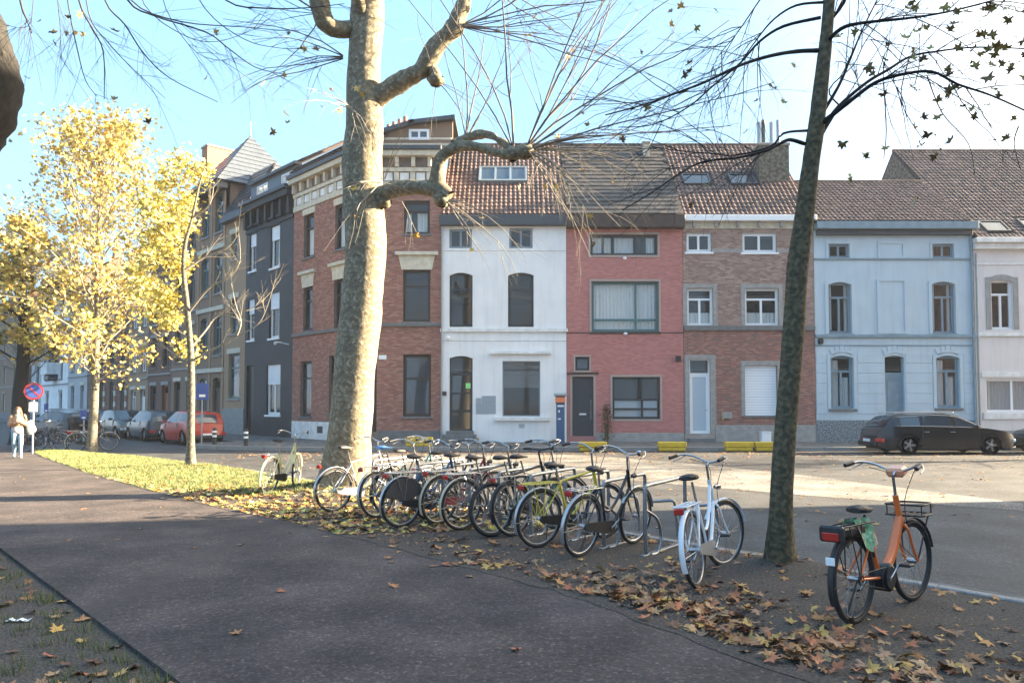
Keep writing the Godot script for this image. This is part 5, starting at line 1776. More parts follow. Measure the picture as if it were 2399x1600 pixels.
func right_tree() -> void:
	rng.seed = 202
	var t := tree("young_tree", "slender leaning tree with mossy bark standing between the racks and the orange bicycle", Vector3(2.78,0,-8.05))
	var g := G.new()
	var tp := smooth([Vector3(2.77,-0.044,-8.05), Vector3(2.781,0.095,-8.05), Vector3(2.8,0.477,-8.05), Vector3(2.841,1.154,-8.05), Vector3(2.906,1.837,-8.05), Vector3(2.971,2.524,-8.05), Vector3(3.016,3.123,-8.05), Vector3(3.094,3.679,-8.05), Vector3(3.172,4.239,-8.05), Vector3(3.244,4.708,-8.05), Vector3(3.312,5.225,-8.05), Vector3(3.367,5.699,-8.05), Vector3(3.419,6.317,-8.05), Vector3(3.489,7.179,-8.05)], 5)
	rough_tube(g, tp, radii([0.15, 0.132, 0.122, 0.116, 0.11, 0.108, 0.11, 0.096, 0.09, 0.084, 0.073, 0.066, 0.06, 0.045], tp.size(), 0.015), 18, 0.012, 8, 0.05)
	grow(t, "trunk", g, M.young_bark)
	var limbs := [
		[[Vector3(3.168,4.59,-8.05), Vector3(3.36,4.74,-7.95), Vector3(3.524,4.86,-7.8), Vector3(3.704,4.982,-7.7), Vector3(3.898,5.019,-7.6), Vector3(4.172,5.011,-7.5), Vector3(4.399,4.862,-7.45), Vector3(4.708,4.724,-7.4), Vector3(5.101,4.47,-7.3)], 0.034],
		[[Vector3(3.128,4.403,-8.05), Vector3(3.342,4.669,-8.1), Vector3(3.538,4.926,-8.2), Vector3(3.897,5.238,-8.3), Vector3(4.189,5.428,-8.4), Vector3(4.487,5.622,-8.5), Vector3(4.783,5.682,-8.5), Vector3(5.337,5.779,-8.6), Vector3(6.152,5.796,-8.7)], 0.032],
		[[Vector3(3.215,4.661,-8.05), Vector3(3.542,5.147,-8.2), Vector3(3.735,5.53,-8.3), Vector3(3.931,5.922,-8.4), Vector3(4.208,6.424,-8.5)], 0.026],
		[[Vector3(3.331,5.533,-8.05), Vector3(3.455,5.643,-7.9), Vector3(3.651,5.657,-7.8), Vector3(4.064,5.609,-7.6), Vector3(4.446,5.638,-7.5), Vector3(4.905,5.725,-7.4)], 0.030],
		[[Vector3(3.349,5.746,-8.05), Vector3(3.575,6.02,-8.1), Vector3(3.683,6.298,-8.1)], 0.030],
		[[Vector3(3.265,5.481,-8.05), Vector3(3.023,5.448,-8), Vector3(2.711,5.354,-7.9), Vector3(2.36,5.207,-7.8), Vector3(1.973,4.991,-7.7), Vector3(1.706,4.887,-7.7), Vector3(1.332,4.717,-7.6), Vector3(0.926,4.572,-7.5)], 0.030],
		[[Vector3(3.308,5.841,-8.05), Vector3(2.961,5.821,-8.2), Vector3(2.731,5.701,-8.3), Vector3(2.542,5.502,-8.4), Vector3(2.249,5.256,-8.4), Vector3(1.979,5.044,-8.5), Vector3(1.586,4.846,-8.5), Vector3(1.209,4.853,-8.6)], 0.022],
		[[Vector3(3.344,6.007,-8.05), Vector3(3.106,6.054,-8.2), Vector3(2.902,5.96,-8.3), Vector3(2.74,5.783,-8.4), Vector3(2.523,5.472,-8.5), Vector3(2.372,5.198,-8.5)], 0.018],
		[[Vector3(3.111,4.473,-8.05), Vector3(2.903,4.463,-7.9), Vector3(2.754,4.387,-7.8), Vector3(2.585,4.285,-7.7), Vector3(2.289,4.181,-7.6), Vector3(2,4.122,-7.5), Vector3(1.827,4.079,-7.5), Vector3(1.633,3.97,-7.5), Vector3(1.376,3.776,-7.4), Vector3(1.078,3.597,-7.4)], 0.026],
		[[Vector3(3.145,4.614,-8.05), Vector3(2.944,4.639,-8.2), Vector3(2.801,4.496,-8.2), Vector3(2.452,4.434,-8.3), Vector3(2.166,4.453,-8.3), Vector3(1.855,4.515,-8.4), Vector3(1.518,4.569,-8.4)], 0.018],
		[[Vector3(2.918,6.418,-8.4), Vector3(2.77,6.219,-8.4), Vector3(2.498,5.823,-8.4), Vector3(2.291,5.566,-8.4), Vector3(2.087,5.131,-8.3)], 0.012],
		[[Vector3(3.562,4.936,-8.2), Vector3(3.489,5.165,-8.3), Vector3(3.802,5.477,-8.4), Vector3(4.002,5.773,-8.4), Vector3(4.282,5.231,-8.4), Vector3(4.525,5.28,-8.4)], 0.011],
	]
	var tw := G.new()
	var tips := []
	for q in limbs:
		var l := G.new()
		var pp := smooth(q[0], 4)
		l.tube(pp, radii([q[1] * 0.85, q[1] * 0.58, q[1] * 0.38, q[1] * 0.22], pp.size(), 0.06), 7)
		grow(t, "branch", l, M.dark_bark)
		for k in 11:
			var j := rng.randi_range(int(pp.size() * 0.3), pp.size() - 2)
			var d := (pp[j + 1] - pp[j]).normalized()
			var side := d.cross(Vector3(rng.randf_range(-1, 1), rng.randf_range(-1, 1), rng.randf_range(-1, 1))).normalized()
			twig(tw, pp[j], d + side * 0.8, rng.randf_range(0.5, 1.3), 0.0065, 1, tips, {"wob": 0.16, "kids": 4, "spread": 0.8, "segs": 5, "pull": Vector3(0, -0.3, 0)})
	for q in [[Vector3(4.039,5.195,-8.2), Vector3(4.057,4.668,-8.2), Vector3(4.023,4.358,-8.2)], [Vector3(4.403,5.18,-8), Vector3(4.556,4.782,-8), Vector3(4.824,4.456,-8), Vector3(4.888,4.075,-8)], [Vector3(3.452,4.829,-8), Vector3(3.238,4.456,-8), Vector3(3.189,4.223,-8)], [Vector3(4.381,5.53,-8.3), Vector3(4.276,5.043,-8.3), Vector3(4.505,4.607,-8.3)], [Vector3(5.09,4.495,-7.6), Vector3(5.041,4.318,-7.6), Vector3(5.1,4.053,-7.6)]]:
		var pp := smooth(q, 4)
		tw.tube(pp, radii([0.008, 0.006, 0.004], pp.size()), 4)
	grow(t, "twigs", tw, M.dark_twig, "stuff")
	var lv := [Vector3(2.742,5.815,-8), Vector3(2.947,5.252,-7.9), Vector3(2.734,5.021,-7.9), Vector3(2.559,4.878,-7.9), Vector3(2.841,4.864,-7.9), Vector3(2.149,4.437,-7.8), Vector3(2.419,4.519,-7.8), Vector3(1.783,5.14,-7.6), Vector3(1.795,5.073,-7.6), Vector3(3.657,4.251,-7.8), Vector3(3.465,4.06,-7.8), Vector3(3.532,4.045,-7.9), Vector3(4.1,3.771,-7.7), Vector3(1.958,3.89,-7.6), Vector3(4.075,5.752,-7.7), Vector3(4.099,5.806,-7.7), Vector3(3.452,4.421,-7.9), Vector3(3.889,4.951,-7.9), Vector3(4.604,4.942,-7.8), Vector3(4.654,4.774,-7.8), Vector3(5.048,4.575,-7.6), Vector3(4.824,4.353,-7.6), Vector3(1.78,3.674,-7.5), Vector3(2.173,5.886,-8), Vector3(1.963,5.711,-8)]
	for c in [[Vector3(4.606,5.073,-7.5), 0.42, 0.13, 26], [Vector3(4.404,4.532,-7.7), 0.32, 0.17, 22], [Vector3(4.293,5.525,-7.7), 0.40, 0.16, 16], [Vector3(4.877,5.514,-7.5), 0.30, 0.16, 22], [Vector3(4.912,5.161,-7.5), 0.25, 0.15, 12], [Vector3(4.085,5.438,-8), 0.5, 0.3, 6]]:
		for k in c[3]: lv.append(c[0] + Vector3(rng.randfn() * c[1], rng.randfn() * c[2], rng.randfn() * 0.35))
	for k in 16:
		var tip: Array = tips[rng.randi() % tips.size()]
		lv.append(tip[0][-1])
	single_leaves(t, lv, 0.105, BROWN + [Color(0.34, 0.28, 0.08), Color(0.28, 0.25, 0.08)])

func near_left_tree() -> void:
	rng.seed = 303
	var t := tree("overhanging_tree", "dark knobbly tree at the left edge whose bare twigs hang over the street", Vector3(-6.566,0.282,-9))
	var g := G.new()
	var tp := smooth([Vector3(-6.919,0.232,-9), Vector3(-6.954,1.344,-9), Vector3(-6.873,2.865,-8.9), Vector3(-6.683,4.091,-8.7), Vector3(-6.288,4.628,-8.5), Vector3(-6.094,4.961,-8.4), Vector3(-6.032,5.329,-8.4), Vector3(-6.103,5.773,-8.4), Vector3(-6.31,6.518,-8.4), Vector3(-6.235,7.317,-8.4)], 6)
	rough_tube(g, tp, radii([0.5, 0.42, 0.40, 0.38, 0.40, 0.49, 0.51, 0.44, 0.34, 0.28], tp.size(), 0.03), 20, 0.05, 12, 0.1)
	grow(t, "trunk", g, M.dark_bark)
	var b := G.new()
	var bp := smooth([Vector3(-6.08,7.017,-8.4), Vector3(-5.286,7.003,-8.3), Vector3(-4.455,6.744,-8.2), Vector3(-3.597,6.695,-8.2), Vector3(-2.964,6.608,-8.3)], 4)
	rough_tube(b, bp, radii([0.24, 0.18, 0.13, 0.09, 0.05], bp.size(), 0.04), 10, 0.03, 13)
	grow(t, "branch", b, M.dark_bark)
	var tw := G.new()
	var tips := []
	for q in [
		[[Vector3(-4.897,6.904,-8.3), Vector3(-4.784,6.166,-8.3), Vector3(-4.633,5.852,-8.3), Vector3(-4.502,5.579,-8.3), Vector3(-4.482,5.053,-8.3)], 0.012],
		[[Vector3(-4.575,6.792,-8.2), Vector3(-4.442,6.112,-8.2), Vector3(-4.222,5.841,-8.2), Vector3(-3.954,5.466,-8.1), Vector3(-3.623,5.157,-8), Vector3(-3.078,4.864,-7.9)], 0.010],
		[[Vector3(-4.407,6.744,-8.2), Vector3(-4.195,6.112,-8.2), Vector3(-3.888,5.933,-8.2), Vector3(-3.573,5.872,-8.3), Vector3(-3.317,5.774,-8.3), Vector3(-3.156,5.665,-8.4), Vector3(-2.896,5.502,-8.5), Vector3(-2.606,5.466,-8.6)], 0.011],
		[[Vector3(-4.8,6.855,-8.3), Vector3(-4.731,6.071,-8.4), Vector3(-4.521,5.754,-8.4), Vector3(-4.243,5.458,-8.4), Vector3(-3.854,5.103,-8.4)], 0.007],
		[[Vector3(-5.042,6.904,-8.3), Vector3(-4.834,6.02,-8.2), Vector3(-4.733,5.57,-8.2), Vector3(-4.579,5.181,-8.1), Vector3(-4.449,5.001,-8.1)], 0.008],
		[[Vector3(-5.09,6.904,-8.3), Vector3(-5.08,6.219,-8.4), Vector3(-5.043,5.887,-8.4), Vector3(-5.039,5.517,-8.4)], 0.006],
		[[Vector3(-5.574,6.953,-8.3), Vector3(-5.433,6.166,-8.3), Vector3(-5.355,5.945,-8.3), Vector3(-5.294,5.793,-8.3)], 0.014],
		[[Vector3(-4.36,6.744,-8.2), Vector3(-4.157,6.112,-8.2), Vector3(-3.665,5.925,-8.3), Vector3(-2.98,5.912,-8.4), Vector3(-2.6,5.872,-8.4)], 0.009],
		[[Vector3(-3.501,6.671,-8.2), Vector3(-3.126,6.112,-8.2), Vector3(-2.66,6.02,-8.2), Vector3(-2.2,6.029,-8.2), Vector3(-1.852,6.126,-8.3)], 0.010],
		[[Vector3(-4.168,6.695,-8.2), Vector3(-4.062,6.117,-8.3), Vector3(-3.668,5.823,-8.4), Vector3(-3.317,5.797,-8.5), Vector3(-2.828,5.972,-8.5)], 0.006],
		[[Vector3(-5.284,6.953,-8.3), Vector3(-5.225,6.112,-8.2), Vector3(-5.279,5.821,-8.2), Vector3(-5.517,5.831,-8.2)], 0.005],
		[[Vector3(-3.692,6.671,-8.2), Vector3(-3.348,6.015,-8.2), Vector3(-2.916,5.677,-8.2), Vector3(-2.567,5.627,-8.3), Vector3(-2.279,5.618,-8.3)], 0.006],
		[[Vector3(-3.93,6.695,-8.2), Vector3(-3.729,5.962,-8.1), Vector3(-3.393,5.485,-8.1), Vector3(-3.064,5.39,-8.1)], 0.005],
	]:
		var pp := smooth(q[0], 4)
		tw.tube(pp, radii([q[1], q[1] * 0.8, q[1] * 0.35], pp.size()), 5)
		for k in 9:
			var j := rng.randi_range(int(pp.size() * 0.35), pp.size() - 2)
			var d := (pp[j + 1] - pp[j]).normalized()
			var side := d.cross(Vector3(rng.randf_range(-1, 1), rng.randf_range(-1, 1), rng.randf_range(-1, 1))).normalized()
			twig(tw, pp[j], d + side * 0.7, rng.randf_range(0.25, 0.8), 0.0032, 1, tips, {"wob": 0.14, "kids": 3, "spread": 0.8, "segs": 4, "pull": Vector3(0, -0.2, 0)})
	grow(t, "twigs", tw, M.dark_twig, "stuff")
	single_leaves(t, [Vector3(-4.86,5.744,-8.2), Vector3(-4.671,5.734,-8.2), Vector3(-4.33,5.773,-8.2), Vector3(-5.153,5.875,-8.2), Vector3(-5.003,5.759,-8.2), Vector3(-4.991,5.643,-8.2), Vector3(-4.709,5.957,-8.2), Vector3(-4.846,5.923,-8.2), Vector3(-4.756,5.744,-8.2), Vector3(-5.339,5.296,-8.3), Vector3(-3.854,4.689,-8), Vector3(-2.459,5.789,-8.3), Vector3(-2.294,5.613,-8.3), Vector3(-2.164,5.613,-8.3), Vector3(-4.209,4.941,-8), Vector3(-2.538,5.189,-8.3), Vector3(-2.486,4.898,-8.3), Vector3(-2.461,4.796,-8.3), Vector3(-2.627,4.694,-8.3)], 0.085, BROWN + [Color(0.35, 0.2, 0.06)])

func golden_tree() -> void:
	rng.seed = 404
	var t := tree("golden_tree", "tall tree with a full golden yellow crown on the grass strip", Vector3(-15.4, 0.0, -28.2), "yellow trees on the grass strip")
	var b := t.position
	var g := G.new()
	var tp := smooth([b, b + Vector3(0.02, 1.2, 0), b + Vector3(0.05, 2.6, 0), b + Vector3(0.1, 5, 0.05), b + Vector3(0.05, 8, 0), b + Vector3(0.3, 11.8, 0)], 4)
	rough_tube(g, tp, radii([0.19, 0.155, 0.145, 0.10, 0.06, 0.02], tp.size()), 12, 0.01, 4, 0.05)
	grow(t, "trunk", g, M.pale_bark)
	var br := G.new()
	var tips := []
	for k in 46:
		var h := lerpf(2.5, 11.2, pow(float(k) / 45.0, 0.9))
		var reach := 3.7 * sqrt(clampf((12.9 - h) / 8.2, 0, 1)) * clampf(0.62 + (h - 2.5) / 4.5, 0, 1)
		var an := k * 2.4 + rng.randf_range(-0.4, 0.4)
		var d := Vector3(cos(an), 0.62 + 0.06 * h, sin(an))
		var p := b + Vector3(0.05, h, 0)
		twig(br, p, d, reach * rng.randf_range(0.8, 1.2), 0.04 * clampf(reach / 3.5, 0.35, 1), 2, tips, {"wob": 0.13, "kids": 5, "spread": 0.75, "segs": 5, "pull": Vector3(0, 0.05, 0)})
	grow(t, "branches", br, M.pale_twig, "stuff")
	leafy(t, tips, 6, 0.165, 0.2, GOLD)

func half_bare_tree() -> void:
	rng.seed = 505
	var t := tree("half_bare_tree", "thin pale tree, yellow on its left side and bare on its right", Vector3(-8.659,0,-20.76), "yellow trees on the grass strip")
	t.position.y = 0.06
	var z := 20.76
	var g := G.new()
	var tp := smooth([t.position, Vector3(-8.675,0.878,-20.76), Vector3(-8.687,2.288,-20.76), Vector3(-8.727,3.233,-20.76), Vector3(-8.841,4.418,-20.76), Vector3(-8.952,5.37,-20.76), Vector3(-8.917,6.087,-20.76), Vector3(-8.739,6.805,-20.76), Vector3(-8.575,7.646,-20.76), Vector3(-8.406,8.248,-20.76)], 4)
	rough_tube(g, tp, radii([0.115, 0.10, 0.095, 0.085, 0.075, 0.06, 0.05, 0.04, 0.025, 0.012], tp.size()), 12, 0.008, 5, 0.04)
	grow(t, "trunk", g, M.pale_bark)
	var br := G.new()
	var tips := []
	for q in [[Vector3(-8.697,2.878,-20.76), Vector3(-8.143,3.15,-20.6), Vector3(-7.374,3.497,-20.4), Vector3(-6.732,3.825,-20.2), Vector3(-6.452,4.274,-20.1), Vector3(-6.202,5.006,-20)], [Vector3(-8.727,3.233,-20.76), Vector3(-8.429,3.729,-21), Vector3(-8.154,4.172,-21.2), Vector3(-7.467,4.306,-21.3), Vector3(-6.957,4.624,-21.4)], [Vector3(-8.814,4.18,-20.76), Vector3(-8.17,4.869,-20.6), Vector3(-7.667,5.089,-20.5), Vector3(-7.287,5.541,-20.4), Vector3(-7.358,6.481,-20.4)], [Vector3(-8.905,5.37,-20.76), Vector3(-8.422,5.755,-20.9), Vector3(-7.866,6.016,-21), Vector3(-7.571,6.379,-21)], [Vector3(-8.739,6.805,-20.76), Vector3(-8.206,7.123,-20.6), Vector3(-8.097,7.719,-20.6)], [Vector3(-7.374,3.497,-20.4), Vector3(-7.205,3.893,-20.3), Vector3(-7.35,4.358,-20.3), Vector3(-7.474,4.939,-20.3)], [Vector3(-8.72,2.819,-20.76), Vector3(-9.122,3.051,-20.7), Vector3(-9.434,3.338,-20.6), Vector3(-9.673,3.573,-20.6)]]:
		var pp := smooth(q, 4)
		br.tube(pp, radii([0.035, 0.025, 0.014, 0.007], pp.size()), 5)
		for k in 7:
			var j := rng.randi_range(int(pp.size() * 0.3), pp.size() - 2)
			var d := (pp[j + 1] - pp[j]).normalized()
			var side := d.cross(Vector3(rng.randf_range(-1, 1), rng.randf_range(-1, 1), rng.randf_range(-1, 1))).normalized()
			twig(br, pp[j], d + side * 0.7, rng.randf_range(0.4, 1.0), 0.010, 1, [], {"wob": 0.15, "kids": 3, "spread": 0.8, "segs": 4, "pull": Vector3(0, 0.2, 0)})
	for k in 20:
		var h := lerpf(2.9, 8.0, k / 19.0)
		var an := PI + rng.randf_range(-1.25, 1.25)
		var d := Vector3(cos(an), 0.5, sin(an))
		var base := tp[clampi(int(tp.size() * (0.32 + 0.62 * k / 19.0)), 0, tp.size() - 1)]
		twig(br, base, d, rng.randf_range(0.9, 1.7) * (1.0 if h < 6.5 else 0.6), 0.018, 2, tips, {"wob": 0.15, "kids": 4, "spread": 0.75, "segs": 4})
	grow(t, "branches", br, M.pale_twig, "stuff")
	leafy(t, tips, 6, 0.15, 0.14, LEMON)

func far_trees() -> void:
	rng.seed = 606
	var t := tree("amber_tree", "dark trunked tree with an amber crown at the left edge of the street", Vector3(-21.814,-0.014,-34), "yellow trees on the grass strip")
	var b := t.position
	b.y = -0.04
	var g := G.new()
	var tp := smooth([b, b + Vector3(0, 2.0, 0), b + Vector3(0.1, 4, 0), b + Vector3(0.0, 7.5, 0), b + Vector3(0, 10, 0)], 4)
	rough_tube(g, tp, radii([0.34, 0.30, 0.24, 0.13, 0.03], tp.size()), 12, 0.02, 6, 0.08)
	grow(t, "trunk", g, M.dark_bark)
	var br := G.new()
	var tips := []
	for k in 26:
		var h := lerpf(3.4, 9.6, k / 25.0)
		var an := k * 2.4
		twig(br, b + Vector3(0, h, 0), Vector3(cos(an), 0.55, sin(an)), rng.randf_range(1.6, 3.2) * clampf((11.6 - h) / 6.0, 0.3, 1), 0.05, 2, tips, {"wob": 0.12, "kids": 4, "spread": 0.75, "segs": 5})
	grow(t, "branches", br, M.dark_bark, "stuff")
	leafy(t, tips, 9, 0.22, 0.18, [GOLD[0], GOLD[2], GOLD[5], GOLD[1], GOLD[4]])
	for q in [["bare_tree", "pale leafless tree far down the side street at the left edge", Vector3(-33.0, -0.04, -52.0), 13.0, 707, M.pale_twig], ["bare_park_tree", "leafless park tree standing behind the viewer on the left", Vector3(-9, -0.03, 9), 14.0, 811, M.twig], ["bare_park_tree", "leafless park tree standing straight behind the viewer", Vector3(1.5, -0.03, 16), 15.0, 812, M.twig], ["bare_park_tree", "leafless park tree standing behind the viewer on the right", Vector3(13, -0.03, 12), 14.0, 813, M.twig], ["bare_street_tree", "leafless tree on the far side of the road beyond the right edge", Vector3(25.0, -0.04, -26.0), 11.0, 808, M.twig]]:
		rng.seed = q[4]
		var s := tree(q[0], q[1], q[2])
		var sg := G.new()
		var sp := smooth([q[2], q[2] + Vector3(0.1, q[3] * 0.3, 0), q[2] + Vector3(0, q[3] * 0.65, 0.1)], 4)
		rough_tube(sg, sp, radii([0.3, 0.22, 0.08], sp.size()), 10, 0.02, 7, 0.08)
		grow(s, "trunk", sg, q[5])
		var sb := G.new()
		for k in 20:
			var h: float = lerpf(0.25, 0.65, k / 19.0) * q[3]
			var an := k * 2.4
			twig(sb, q[2] + Vector3(0, h, 0), Vector3(cos(an), 1.0, sin(an)), rng.randf_range(2.5, 4.5), 0.05, 3, [], {"wob": 0.12, "kids": 4, "spread": 0.6, "segs": 5, "pull": Vector3(0, 0.2, 0)})
		grow(s, "branches", sb, q[5], "stuff")

# ---------------------------------------------------------------- street furniture
func street_things() -> void:
	# ticket machine
	var t := thing("ticket_machine", "dark blue parking ticket machine with an orange band against the white house", "ticket machine", Vector3(2.034, GROUND, -32.3))
	var g := G.new()
	g.cbox(Transform3D(Basis(), Vector3(0, 0.83, 0)), Vector3(0.175, 0.83, 0.13), 0.015)
	part("cabinet", g, M.meter_blue, t)
	g = G.new()
	g.cbox(Transform3D(Basis(), Vector3(0, 1.82, 0)), Vector3(0.205, 0.12, 0.15), 0.015)
	part("band", g, M.meter_orange, t)
	g = G.new()
	g.cbox(Transform3D(Basis(), Vector3(0, 1.68, 0)), Vector3(0.185, 0.03, 0.135), 0.008)
	g.cbox(Transform3D(Basis(), Vector3(0, 1.965, 0)), Vector3(0.21, 0.025, 0.15), 0.008)
	part("collar", g, M.black_plastic, t)
	g = G.new()
	g.cbox(Transform3D(Basis(Vector3.RIGHT, 0.15), Vector3(0, 2.04, 0.02)), Vector3(0.27, 0.035, 0.2), 0.015)
	part("cap", g, M.zinc, t)
	g = G.new()
	g.cbox(Transform3D(Basis(), Vector3(0, 1.56, 0.132)), Vector3(0.13, 0.035, 0.006), 0.003)
	part("screen", g, M.paper, t)
	g = G.new()
	g.cbox(Transform3D(Basis(), Vector3(-0.06, 1.34, 0.134)), Vector3(0.03, 0.05, 0.008), 0.003)
	g.cbox(Transform3D(Basis(), Vector3(-0.05, 1.02, 0.134)), Vector3(0.06, 0.03, 0.012), 0.003)
	part("slots", g, M.paper, t)
	# yellow blocks on the kerb
	var words := ["leftmost yellow block on the kerb, before the corner brick house", "yellow block on the kerb before the door of the red house", "yellow block on the kerb under the brick house's glazed door", "yellow block on the kerb under the roller shutter", "yellow block half hidden behind the leaning tree trunk"]
	var proto: Node3D
	var xs := [-3.56, 3.03, 6.019, 8.527, 9.652]
	for k in 5:
		var o: Node3D
		if k == 0:
			proto = thing("kerb_block", words[0], "block")
			g = G.new()
			g.cbox(Transform3D(Basis(), Vector3(0, 0.27, 0)), Vector3(0.53, 0.10, 0.16), 0.025)
			part("top_beam", g, M.yellow_paint, proto)
			g = G.new()
			g.cbox(Transform3D(Basis(), Vector3(0, 0.10, 0)), Vector3(0.49, 0.068, 0.145), 0.02)
			part("lower_beam", g, M.yellow_paint, proto)
			g = G.new()
			for s in [-1, 1]: g.box(Vector3(s * 0.36 - 0.06, 0.02, -0.12), Vector3(s * 0.36 + 0.06, 0.2, 0.12))
			g.box(Vector3(-0.47, 0.155, -0.12), Vector3(0.47, 0.18, 0.12))
			part("spacer", g, M.brown_fascia, proto)
			o = proto
		else:
			o = proto.duplicate()
			o.name = numbered("kerb_block")
			add_child(o)
		tag(o, words[k], "block", "yellow blocks along the kerb")
		o.position = Vector3(xs[k], -0.05 if k != 0 else 0.10, -28.95 if k != 0 else -29.5)
	# striped bollards
	for k in 2:
		var b := thing("bollard", ["black bollard with two white bands beside the red car", "black bollard with two white bands in front of the black house"][k], "bollard", [Vector3(-12.121,0,-31.312), Vector3(-10.412,0,-30.087)][k], 0, "striped bollards at the corner")
		b.position.y = GROUND
		g = G.new()
		g.lathe(Transform3D(), [Vector2(0.085, 0), Vector2(0.085, 0.62), Vector2(0.07, 0.66), Vector2(0.0, 0.67)], 14)
		part("post", g, M.black_plastic, b)
		for y in [0.30, 0.48]:
			g = G.new()
			g.lathe(Transform3D(), [Vector2(0.0875, y), Vector2(0.0875, y + 0.085)], 14)
			part("band", g, M.pvc, b)
	# round no parking sign
	var sp := Vector3(-16.778, -0.03, -26.9)
	var s := thing("parking_sign", "round blue and red no parking sign on a pole near the walking woman", "road sign", sp, 0.45)
	g = G.new()
	g.tube(PackedVector3Array([Vector3(0, 0, -0.03), Vector3(0, 2.55, -0.03)]), PackedFloat32Array([0.035]), 10)
	part("pole", g, M.zinc, s)
	var cy := 2.21
	var face := Transform3D(Basis(Vector3.RIGHT, PI / 2), Vector3(0, cy, 0.02))
	g = G.new()
	g.lathe(face, [Vector2(0, -0.012), Vector2(0.3, -0.012), Vector2(0.3, 0.006), Vector2(0.0, 0.006)], 32)
	part("plate", g, M.sign_red, s)
	g = G.new()
	g.lathe(face, [Vector2(0.232, 0.007), Vector2(0.232, 0.011), Vector2(0.0, 0.011)], 32)
	part("disc", g, M.sign_blue, s)
	g = G.new()
	g.obox(Transform3D(Basis(Vector3.BACK, -PI / 4), Vector3(0, cy, 0.034)), Vector3(0.225, 0.026, 0.003))
	part("bar", g, M.sign_red, s)
	g = G.new()
	g.cbox(Transform3D(Basis(), Vector3(0, 1.66, 0.01)), Vector3(0.13, 0.16, 0.012), 0.004)
	part("under_plate", g, M.pvc, s)
	# small blue signs farther off
	var list := [["tall blue sign partly hidden by the trunk of the half bare tree", Vector3(-12.72, -0.04, -31.5), 0.24, 0.34, 2.259], ["small blue plate between the bay window and the round sign", Vector3(-20.021, -0.04, -33.0), 0.085, 0.19, 1.571], ["small blue plate just left of the golden tree's trunk", Vector3(-17.844, -0.04, -32.0), 0.13, 0.19, 1.291]]
	for q in list:
		var b := thing("blue_sign", q[0], "road sign", q[1], 0.3, "small blue signs in the side street")
		g = G.new()
		g.tube(PackedVector3Array([Vector3(0, 0, -0.03), Vector3(0, q[4] + q[3] + 0.05, -0.03)]), PackedFloat32Array([0.03]), 8)
		part("pole", g, M.zinc, b)
		g = G.new()
		g.cbox(Transform3D(Basis(), Vector3(0, q[4] + 0.04, 0.01)), Vector3(q[2], q[3], 0.012), 0.005)
		part("panel", g, M.sign_blue, b)
		g = G.new()
		g.box(Vector3(-q[2] * 0.5, q[4] - q[3] * 0.55, 0.0225), Vector3(q[2] * 0.5, q[4] - q[3] * 0.25, 0.0245))
		part("mark", g, M.pvc, b)
	# climber beside the red house's door
	rng.seed = 66
	var c := thing("climbing_plant", "dark climbing plant on the wall right of the red house's door", "plant", Vector3(4.074, GROUND, -33.05))
	g = G.new()
	for k in 5:
		var x := rng.randf_range(-0.12, 0.12)
		g.tube(PackedVector3Array([Vector3(x, 0, 0), Vector3(x + 0.04, 0.7, 0.02), Vector3(x - 0.05, 1.5, 0.0)]), PackedFloat32Array([0.012, 0.009, 0.005]), 5)
	part("stem", g, M.dark_bark, c)
	var at := []
	for k in 420: at.append(Transform3D(any_basis(rng.randf_range(0.05, 0.09)), Vector3(rng.randfn() * 0.12, rng.randf_range(0.1, 1.62), absf(rng.randfn()) * 0.05 + 0.02)))
	many("foliage", leaf_mesh(2, 0.4), M.leaf, at, [Color(0.035, 0.05, 0.022), Color(0.05, 0.06, 0.03), Color(0.08, 0.05, 0.03)], c)
	# small white box by the plinth of the brick house
	var w := thing("white_box", "small white box on the pavement beside the brick house's plinth", "box", Vector3(10.747, GROUND, -32.6))
	g = G.new()
	g.cbox(Transform3D(Basis(), Vector3(0, 0.22, 0)), Vector3(0.2, 0.22, 0.16), 0.02)
	part("body", g, M.pvc, w)
	g = G.new()
	g.cbox(Transform3D(Basis(), Vector3(0, 0.46, 0)), Vector3(0.22, 0.02, 0.18), 0.01)
	part("lid", g, M.paper, w)
	# paper scrap on the bare ground
	var pp := thing("paper_scrap", "crumpled white scrap of paper on the bare ground at lower left", "litter", Vector3(-3.96,0,-6.206))
	pp.position.y = -0.025
	g = G.new()
	for k in 5:
		var a := Vector3(-0.09 + k * 0.04, 0.004 + 0.02 * (k % 2), -0.02)
		g.quad(a, Vector3(-0.05 + k * 0.04, 0.004 + 0.02 * ((k + 1) % 2), -0.03), Vector3(-0.05 + k * 0.04, 0.01, 0.03), a + Vector3(0, 0.0, 0.045))
	part("sheet", g, M.paper, pp)
	racks()

